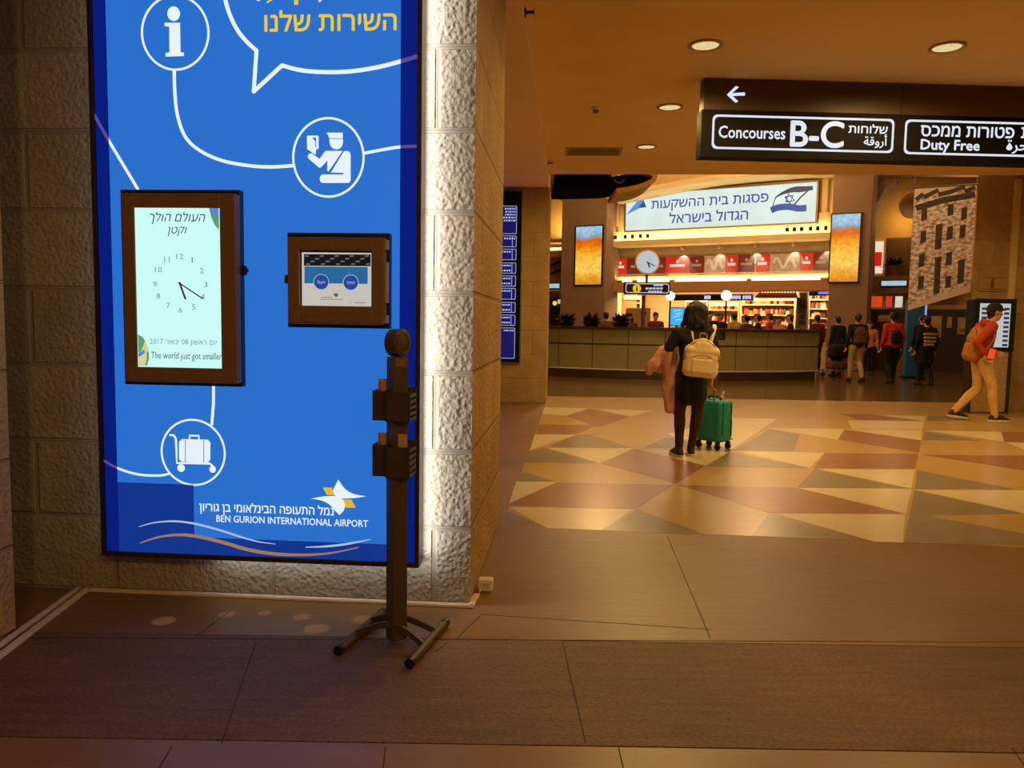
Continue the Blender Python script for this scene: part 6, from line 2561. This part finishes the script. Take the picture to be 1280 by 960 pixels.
    if cap:
        blob('cap', [(hc + g @ V(0, r(-.015), r(.05)), r(.098), hc + g @ V(0, r(.015), r(.055)), r(.092)), (hc + g @ V(r(-.03), r(.08), r(.05)), r(.016), hc + g @ V(r(-.02), r(.14), r(.04)), r(.012)),
                      (hc + g @ V(r(.03), r(.08), r(.05)), r(.016), hc + g @ V(r(.02), r(.14), r(.04)), r(.012)), (hc + g @ V(0, r(.08), r(.05)), r(.016), hc + g @ V(0, r(.15), r(.04)), r(.012))], cap, root, voxel * .7, 2)
        cp = [(hc + g @ V(0, r(-.035), r(-.01)), r(.08), hc + g @ V(0, r(-.045), r(-.05)), r(.05))]
    blob('hair', cp, hair, root, min(voxel, .014), 2, fold=.014, fscale=30)
    return root, J, s


def backpack(label, loc, rz, w_, d_, h_, mat, matd, mats, cat='backpack', strap=True, tilt=0.0, band=None):
    """front (outer) face looks to local -y, straps on +y"""
    t = thing('backpack', label, cat, loc, rz)
    t.rotation_euler = (tilt, 0, rz)
    caps = []
    a, b = w_ / 2 - d_ * .42, h_ - d_ * .42
    rr = d_ * .42
    cp = []
    for k_ in range(5):
        x = -a + 2 * a * k_ / 4
        top_ = h_ - rr - (abs(k_ - 2) / 2) ** 2 * h_ * .16
        cp.append((V(x, 0, rr), rr, V(x * .92, 0, top_), rr * .92))
    for k_ in range(4):
        z = rr + (h_ * .8 - rr) * k_ / 4
        cp.append((V(-a, 0, z), rr, V(a, 0, z), rr))
    blob('bag_body', cp, mat, t, .012, 5)
    cp = []
    for k_ in range(4):
        z = rr * .9 + h_ * .34 * k_ / 4
        cp.append((V(-a * .72, -d_ * .3, z), d_ * .2, V(a * .72, -d_ * .3, z), d_ * .2))
    pk_ = blob('front_pocket', cp, mat, t, .01, 4)
    mb = MB()
    zt2 = rr * .9 + h_ * .34 + d_ * .12
    mb.tube(spline([(-a * .85, -d_ * .40, zt2 - .02), (-a * .4, -d_ * .47, zt2 - .004), (a * .4, -d_ * .47, zt2), (a * .85, -d_ * .40, zt2 - .015)]), .005)
    mb.build('zip', matd, pk_, smooth=True)
    mb = MB()
    arcp = [(math.cos(q_) * (w_ / 2 - .012), -d_ * .26, h_ * .42 + max(0, math.sin(q_)) * h_ * .5) for q_ in [PI * i / 14 for i in range(15)]]
    mb.tube(arcp, .006)
    mb.build('zip', matd, t, smooth=True)
    mb = MB()
    mb.tube(spline([(-.035, d_ * .2, h_ - .02), (-.03, d_ * .25, h_ + .035), (.03, d_ * .25, h_ + .035), (.035, d_ * .2, h_ - .02)]), .008)
    mb.build('grab_loop', matd, t, smooth=True)
    if strap:
        for sx in (-1, 1):
            mb = MB()
            mb.tube(spline([(sx * w_ * .22, d_ * .40, h_ * .86)] + [(sx * p_[0], p_[1], p_[2]) for p_ in strap]), .011, flat=2.0)
            mb.build('shoulder_strap', mats, t, smooth=True)
    return t


# --- the woman with the teal suitcase
WL_ = on_z(861, 571)
m_dk = M('cloth_black', (20, 17, 18), 0.9, var=0.2)
m_leg = M('leggings_wine', (58, 24, 24), 0.85, var=0.15)
m_shoe = M('shoe_dark', (36, 28, 26), 0.7)
wpose = dict(pel=V(0, 0, .93), wai=V(.01, 0, 1.09), che=V(.015, .01, 1.28), nek=V(.02, .015, 1.45), hea=V(.03, .05, 1.60),
             shL=V(-.165, 0, 1.385), elL=V(-.30, .0, 1.15), wrL=V(-.24, .24, 1.08), shR=V(.19, 0, 1.385), elR=V(.27, -.01, 1.12), wrR=V(.245, .10, .88),
             knL=V(-.115, .02, .50), anL=V(-.12, -.03, .088), knR=V(.085, .06, .50), anR=V(.04, .09, .088), ftL=-.25, ftR=.12)
wo, WJ, wsc = person('woman in black top and skirt with wine leggings, seen from behind, pulling a teal suitcase', (WL_.x, WL_.y, 0), math.radians(-2), 1.66, wpose,
                     top=m_dk, bottom=m_leg, shoe=m_shoe, hairstyle='bob', voxel=.010, sleeve='short', skirt=(.70, .15, m_dk), fold=.006, handdir={'R': (0.02, .05, -1), 'L': (.3, .8, -.3)})
m_bp = M('backpack_tan', (238, 212, 166), 0.35, var=0.05, scale=10)
m_bpd = M('backpack_trim', (160, 124, 78), 0.35, var=0.05)
bpk = backpack('tan leather backpack worn by the woman with the teal suitcase', (WL_.x + .035, WL_.y - .185, .86), math.radians(-6), .37, .17, .42, m_bp, m_bpd, m_bp,
               strap=[(.105, .10, .47), (.12, .15, .545), (.125, .20, .57), (.13, .26, .55), (.14, .31, .48), (.15, .31, .35)])
bpk.rotation_euler = (math.radians(-4), math.radians(5), math.radians(-6))
# coat over her left arm
m_coat = M('coat_salmon', (206, 146, 124), 0.85, var=0.12, scale=14)
cx, cy = WL_.x, WL_.y
cp = [(V(-.42, .02, 1.00), .045, V(-.46, .02, .90), .035), (V(-.30, .05, 1.13), .06, V(-.42, .03, .96), .06), (V(-.26, .16, 1.12), .06, V(-.36, .10, .94), .06),
      (V(-.27, .03, 1.12), .05, V(-.27, .02, .80), .055), (V(-.22, .08, 1.12), .05, V(-.21, .05, .75), .05), (V(-.27, .02, .82), .055, V(-.245, .02, .50), .05),
      (V(-.21, .05, .76), .05, V(-.19, .05, .50), .045), (V(-.19, .05, .52), .045, V(-.155, .05, .44), .035), (V(-.3, .2, 1.12), .05, V(-.2, .26, 1.1), .055)]
o = blob('coat', [(a + V(cx + .02, cy, 0), ra, b + V(cx + .02, cy, 0), rb) for a, ra, b, rb in cp], m_coat, None, .011, 3, fold=.03, fscale=13)
tag(o, 'salmon coat draped over the left forearm of the woman', 'coat')
# suitcase
SPt = on_z(893, 561)
m_teal = M('suitcase_teal', (24, 136, 132), 0.5, var=0.12, scale=14, bump=0.15, bscale=90)
m_teald = M('suitcase_seam', (12, 70, 58), 0.5)
sc_ = thing('suitcase', 'teal soft suitcase on four small wheels beside the woman', 'suitcase', (SPt.x, SPt.y + .06, 0), math.radians(38))
mb = MB()
mb.box(-.125, .125, -.17, .17, .085, .56, .045, seg=5)
mb.build('shell', m_teal, sc_, autos=50)
mb = MB()
mb.box(.115, .165, -.14, .14, .12, .34, .024, seg=4)
mb.box(.115, .150, -.135, .135, .36, .52, .017, seg=4)
mb.build('front_pocket', m_teal, sc_, autos=50)
mb = MB()
for x in (-.07, .085):
    P = [(x, -.155, .13), (x, -.1725, .2), (x, -.1725, .48), (x, -.15, .545), (x, 0, .5635), (x, .15, .545), (x, .1725, .48), (x, .1725, .2), (x, .155, .13)]
    mb.tube(spline(P, 4), .006)
mb.build('zip', m_teald, sc_, smooth=True)
mb = MB()
mb.tube(spline([(0, -.08, .56), (0, -.07, .595), (0, .07, .595), (0, .08, .56)]), .012)
mb.build('carry_handle', m_teald, sc_, smooth=True)
mb = MB()
for y in (-.06, .06):
    mb.cyl((-.10, y, .55), (-.10, y, .80), .008, n=8)
mb.box(-.115, -.085, -.085, .085, .785, .815, .01)
mb.build('pull_handle', m_grey, sc_)
for sx in (-1, 1):
    for sy in (-1, 1):
        mb = MB()
        x, y = sx * .095, sy * .13
        mb.box(x - .02, x + .02, y - .022, y + .022, .05, .09, .006)
        mb.cyl((x - .014, y, .034), (x + .014, y, .034), .034, n=16)
        mb.build('wheel', m_black, sc_, autos=40)
mb = MB()
mb.box(.118, .166, -.145, -.135, .10, .12, .003)
mb.tube([(0, -.07, .585), (.02, -.09, .62), (.03, -.1, .66)], .012)
mb.tube([(0, -.07, .585), (-.02, -.11, .60), (-.05, -.15, .585)], .014)
mb.build('pink_tag', M('tag_pink', (214, 150, 130), 0.6), sc_, smooth=True)

# --- man in the red jacket striding to the right
mR = on_z(1243, 529)
mL = on_z(1207, 522)
m_redj = M('jacket_red', (168, 52, 22), 0.8, var=0.12)
m_khaki = M('khaki', (206, 164, 106), 0.85, var=0.08)
m_bpy = M('backpack_ochre', (176, 112, 34), 0.8, var=0.1)
m_bpyd = M('backpack_ochre_trim', (110, 66, 20), 0.8)
ms_ = 1.82
face = math.radians(-97)               # local +y turned to face right and a little towards the viewer
mid_ = (mR + mL) / 2
mpose = dict(pel=V(0, .02, .93), wai=V(0, .03, 1.09), che=V(0, .05, 1.29), nek=V(0, .09, 1.46), hea=V(0, .155, 1.60),
             shL=V(-.19, .06, 1.39), elL=V(-.25, .10, 1.10), wrL=V(-.14, .27, 1.02), shR=V(.19, .05, 1.39), elR=V(.28, -.19, 1.16), wrR=V(.28, -.07, 1.00),
             hiL=V(-.09, .02, .89), knL=V(-.10, .04, .48), anL=V(-.10, -.28, .12), hiR=V(.09, .02, .89), knR=V(.10, .15, .50), anR=V(.10, .20, .09), ftL=(0, -.12), ftR=(0, 0.0))
mo, MJ, msc = person('man in rust red jacket and khaki trousers striding right past the map stand', (mid_.x - .08, mid_.y - .05, 0), face, ms_, mpose,
                     top=m_redj, bottom=m_khaki, shoe=M('shoe_brown', (44, 24, 22), 0.7), hair=m_hair, cap=m_dk, voxel=.011, hood=True, fold=.008, gaze=0.0)
Rf = Matrix.Rotation(face, 3, 'Z')
mloc = Vector((mid_.x - .08, mid_.y - .05, 0))
bpl = mloc + Rf @ V(.02, -.17, .92)
t_ = backpack('ochre yellow backpack on the striding man in the red jacket', bpl, face, .34, .22, .56, m_bpy, m_bpyd, m_bpy,
              strap=[(.12, .06, .50), (.14, .11, .55), (.15, .16, .54), (.17, .18, .40), (.175, .10, .18)])
t_.rotation_euler = (math.radians(-12), 0, face)
hp = mloc + Rf @ (MJ['wrR'] + V(.035, .07, .0))
ph = thing('phone', 'glowing red phone held by the striding man', 'phone', hp, face)
mb = MB()
mb.box(.0, .012, -.05, .05, -.075, .085, .006, mat=Matrix.Rotation(math.radians(-12), 4, 'X'))
mb.build('case', m_black, ph)
mb = MB()
mb.box(.0122, .0135, -.046, .046, -.07, .08, mat=Matrix.Rotation(math.radians(-12), 4, 'X'))
mb.build('lit_display', E('phone_red', (232, 70, 40), 1.1, .3, 30), ph)

# --- walkers farther back
def at_feet(x, y):
    return on_z(x, y)


m_navy = M('cloth_navy', (22, 22, 30), 0.9)
m_brn = M('cloth_brown', (92, 62, 40), 0.9)
m_sand = M('cloth_sand', (176, 150, 108), 0.9)
m_redt = M('cloth_red', (186, 46, 26), 0.85)
m_pink = M('cloth_pink', (190, 120, 96), 0.85)
m_blk = M('cloth_soot', (16, 14, 14), 0.9)
walk1 = dict(knL=V(-.1, .10, .5), anL=V(-.1, .12, .09), knR=V(.1, .04, .5), anR=V(.1, -.16, .11), ftR=(0, -.2))
walk2 = dict(knR=V(.1, .10, .5), anR=V(.1, .12, .09), knL=V(-.1, .04, .5), anL=V(-.1, -.16, .11), ftL=(0, -.2))
far = 0.022
P1_ = at_feet(1069, 477.5)
person('walker in dark jacket and sand trousers seen from behind, leftmost of the walking group', (P1_.x, P1_.y, 0), 0, 1.78, walk1, top=m_navy, bottom=m_sand, shoe=m_shoe, voxel=far, sole=False, hair=m_hairb)
backpack('brown backpack on the walker in sand trousers', (P1_.x, P1_.y - .21, .98), 0, .36, .18, .46, m_brn, m_blk, m_brn, strap=[(.13, .16, .44), (.15, .26, .46), (.15, .32, .36)])
P2_ = at_feet(1113, 479.5)
person('walker in bright red shirt and black trousers seen from behind', (P2_.x, P2_.y, 0), 0, 1.82, walk2, top=m_redt, bottom=m_blk, shoe=m_shoe, voxel=far, sole=False)
backpack('small black backpack with crossed straps on the red shirted walker', (P2_.x, P2_.y - .20, 1.02), 0, .28, .15, .36, m_blk, m_brn, m_blk, strap=[(.10, .14, .36), (.13, .24, .44), (.14, .3, .36)])
P3_ = at_feet(1155, 482)
w3, J3, s3 = person('walker in long black jacket with pale print across the back', (P3_.x, P3_.y, 0), 0, 1.72, walk1, top=m_blk, bottom=m_blk, shoe=m_shoe, voxel=far, sole=False, wide=1.12, topz=.62)
mb = MB()
for (xa, xb, z) in ((-.16, .17, 1.25), (-.15, .14, 1.16), (-.14, .15, 1.07), (-.14, .10, .99)):
    mb.box(xa, xb, -.175, -.135, z, z + .055, .008)
mb.build('back_print', M('print_pale', (196, 176, 110), 0.7, var=.3, scale=20), w3)
P4_ = at_feet(1168, 478)
person('dark clothed person half hidden behind the walker with the printed jacket', (P4_.x + .15, P4_.y + 1.0, 0), 0, 1.80, walk2, top=m_blk, bottom=m_blk, shoe=m_shoe, voxel=far, sole=False)
P5_ = at_feet(1056, 472)
person('person in navy coat beside the red suitcase at the left of the walking group', (P5_.x, P5_.y + .6, 0), .3, 1.74, None, top=m_navy, bottom=m_blk, shoe=m_shoe, voxel=far, sole=False, topz=.6)
P6_ = at_feet(1096, 470)
person('shorter dark haired person in a pink top beyond the red shirted walker', (P6_.x, P6_.y + .6, 0), 2.8, 1.62, None, top=m_pink, bottom=m_blk, shoe=m_shoe, voxel=far, sole=False)
# red suitcase
P7_ = at_feet(1047, 465)
rs = thing('suitcase', 'small red suitcase on the floor left of the walking group', 'suitcase', (P7_.x, P7_.y, 0), .2)
mb = MB()
mb.box(-.2, .2, -.12, .12, .06, .58, .04, seg=3)
mb.build('shell', M('suitcase_red', (150, 18, 22), 0.5), rs, autos=50)
mb = MB()
mb.tube([(-.08, 0, .57), (-.07, 0, .62), (.07, 0, .62), (.08, 0, .57)], .014)
mb.build('carry_handle', m_black, rs, smooth=True)
for sx in (-1, 1):
    for sy in (-1, 1):
        mb = MB()
        mb.cyl((sx * .15 - .015, sy * .08, .032), (sx * .15 + .015, sy * .08, .032), .032, n=12)
        mb.box(sx * .15 - .02, sx * .15 + .02, sy * .08 - .02, sy * .08 + .02, .045, .07)
        mb.build('wheel', m_black, rs)
# A-frame floor sign
P8_ = at_feet(1131, 464.5)
af = thing('floor_sign', 'tan folding floor sign standing beside the red shirted walker', 'floor sign', (P8_.x, P8_.y, 0), .2)
for sy in (-1, 1):
    mb = MB()
    zt2 = .64
    v = [(-.22, sy * .2, 0), (.22, sy * .2, 0), (.07, sy * .015, zt2), (-.07, sy * .015, zt2)]
    a_ = [mb.bm.verts.new(p_) for p_ in v]
    b2 = [mb.bm.verts.new((p_[0], p_[1] - sy * .012, p_[2])) for p_ in v]
    mb.bm.faces.new(a_)
    mb.bm.faces.new(b2[::-1])
    for i in range(4):
        mb.bm.faces.new((a_[i], b2[i], b2[(i + 1) % 4], a_[(i + 1) % 4]))
    mb.build('sign_leaf', M('floor_sign_tan', (206, 150, 70), 0.6), af)
mb = MB()
mb.prism([(-.05, .2), (.07, .22), (.03, .4)], -.16, -.135)
mb.build('sign_symbol', M('floor_sign_brown', (130, 80, 40), 0.6), af)
# heap of dark bags on a trolley
P9_ = at_feet(1037, 470)
P9_.x -= .05
P9_.y -= .7
tr_ = thing('luggage_trolley', 'metal luggage trolley at the right end of the counter', 'trolley', (P9_.x + .15, P9_.y + .3, 0), .3)
mb = MB()
for y in (-.25, .25):
    mb.tube(spline([(-.45, y, .2), (.35, y, .2), (.45, y, .5), (.48, y, 1.0)], 4), .02)
for x in (-.4, -.15, .1, .35):
    mb.cyl((x, -.25, .2), (x, .25, .2), .015, n=8)
mb.cyl((.48, -.25, 1.0), (.48, .25, 1.0), .02, n=8)
mb.build('frame', m_grey, tr_, smooth=True)
mb = MB()
for z in (.35, .5, .65):
    mb.cyl((.42, -.25, z), (.42, .25, z), .015, n=8)
mb.build('basket_bar', m_grey, tr_)
for x, y in ((-.38, -.22), (-.38, .22), (.35, 0)):
    mb = MB()
    mb.cyl((x, y - .02, .07), (x, y + .02, .07), .07, n=14)
    mb.cyl((x, y, .07), (x, y, .2), .015, n=8)
    mb.build('wheel', m_black, tr_)
for i, (dx, dz, w_, h_, m_, lb) in enumerate([(-.08, .22, .62, .24, m_brn, 'brown bag lying on the luggage trolley, lower of two'), (-.05, .53, .6, .40, m_blk, 'black duffel bag on top of the luggage trolley')]):
    cp = []
    rr = h_ * .3
    for k_ in range(4):
        z = rr + (h_ - 2 * rr) * k_ / 3
        cp.append((V(-w_ / 2 + rr, -.06, z), rr, V(w_ / 2 - rr, -.06, z), rr))
        cp.append((V(-w_ / 2 + rr, .06, z), rr, V(w_ / 2 - rr, .06, z), rr))
    bg = thing('travel_bag', lb, 'bag', (P9_.x + .15 + dx, P9_.y + .3, dz), .3, 'bags on the trolley')
    blob('bag_body', cp, m_, bg, .016, 3, fold=.01)
    mb = MB()
    mb.tube(spline([(-.12, -.1, h_ - .02), (-.1, -.1, h_ + .06), (.1, -.1, h_ + .06), (.12, -.1, h_ - .02)]), .012)
    mb.build('handle', m_black, bg, smooth=True)

# --- people behind the counter
def behind(x, Y, h, label, rz=PI, top=None, hairstyle='short', hair=None, **kw):
    p_ = on_y(x, 400, Y)
    return person(label, (p_.x, p_.y, 0), rz, h, kw.get('pose'), top=top or m_blk, bottom=m_blk, shoe=m_shoe, voxel=.024, sole=False, hairstyle=hairstyle, hair=hair, fold=.004)


behind(786, 20.9, 1.72, 'receptionist with long dark hair facing out behind the counter', PI, m_brn, 'long')
m_ol, m_mar = M('cloth_olive', (66, 54, 36), .9), M('cloth_maroon', (96, 28, 24), .9)
lst = [(758, 24.6, 1.78, 'shopper in brown clothes far behind the counter, near the orange picture near the clock', .4, m_brn), (820, 24.4, 1.80, 'shopper in maroon between the clock pole and the blue counter screen', 2.6, m_mar),
       (874, 22.4, 1.82, 'dark haired shopper in brown just right of the woman, behind the counter', PI, m_brn), (888, 22.9, 1.84, 'shopper in black behind the counter left of the right globe lamp', 2.5, m_blk),
       (901, 23.3, 1.80, 'shopper in black bag coat below the right globe lamp', 2.0, m_blk), (918, 24.4, 1.82, 'shopper in sand coloured top just right of the right globe lamp', .5, m_sand),
       (934, 22.5, 1.74, 'shopper in dark olive top behind the counter, right of centre', .6, m_ol), (948, 23.2, 1.78, 'shopper in navy behind the counter, left of the red topped shopper', 1.2, m_navy),
       (963, 25.0, 1.84, 'shopper in red top among the shop shelves', .9, m_redt), (975, 24.2, 1.74, 'shopper in pink top left of the grey shop pillar', 2.2, m_pink),
       (989, 22.8, 1.78, 'dark silhouetted shopper next to the grey shop pillar', 1.2, m_blk), (1022, 24.6, 1.80, 'shopper in maroon near the orange picture near the building photograph', .2, m_mar)]
for (x, Y, h, lb, rz, m_) in lst:
    behind(x, Y, h, lb, rz, m_)
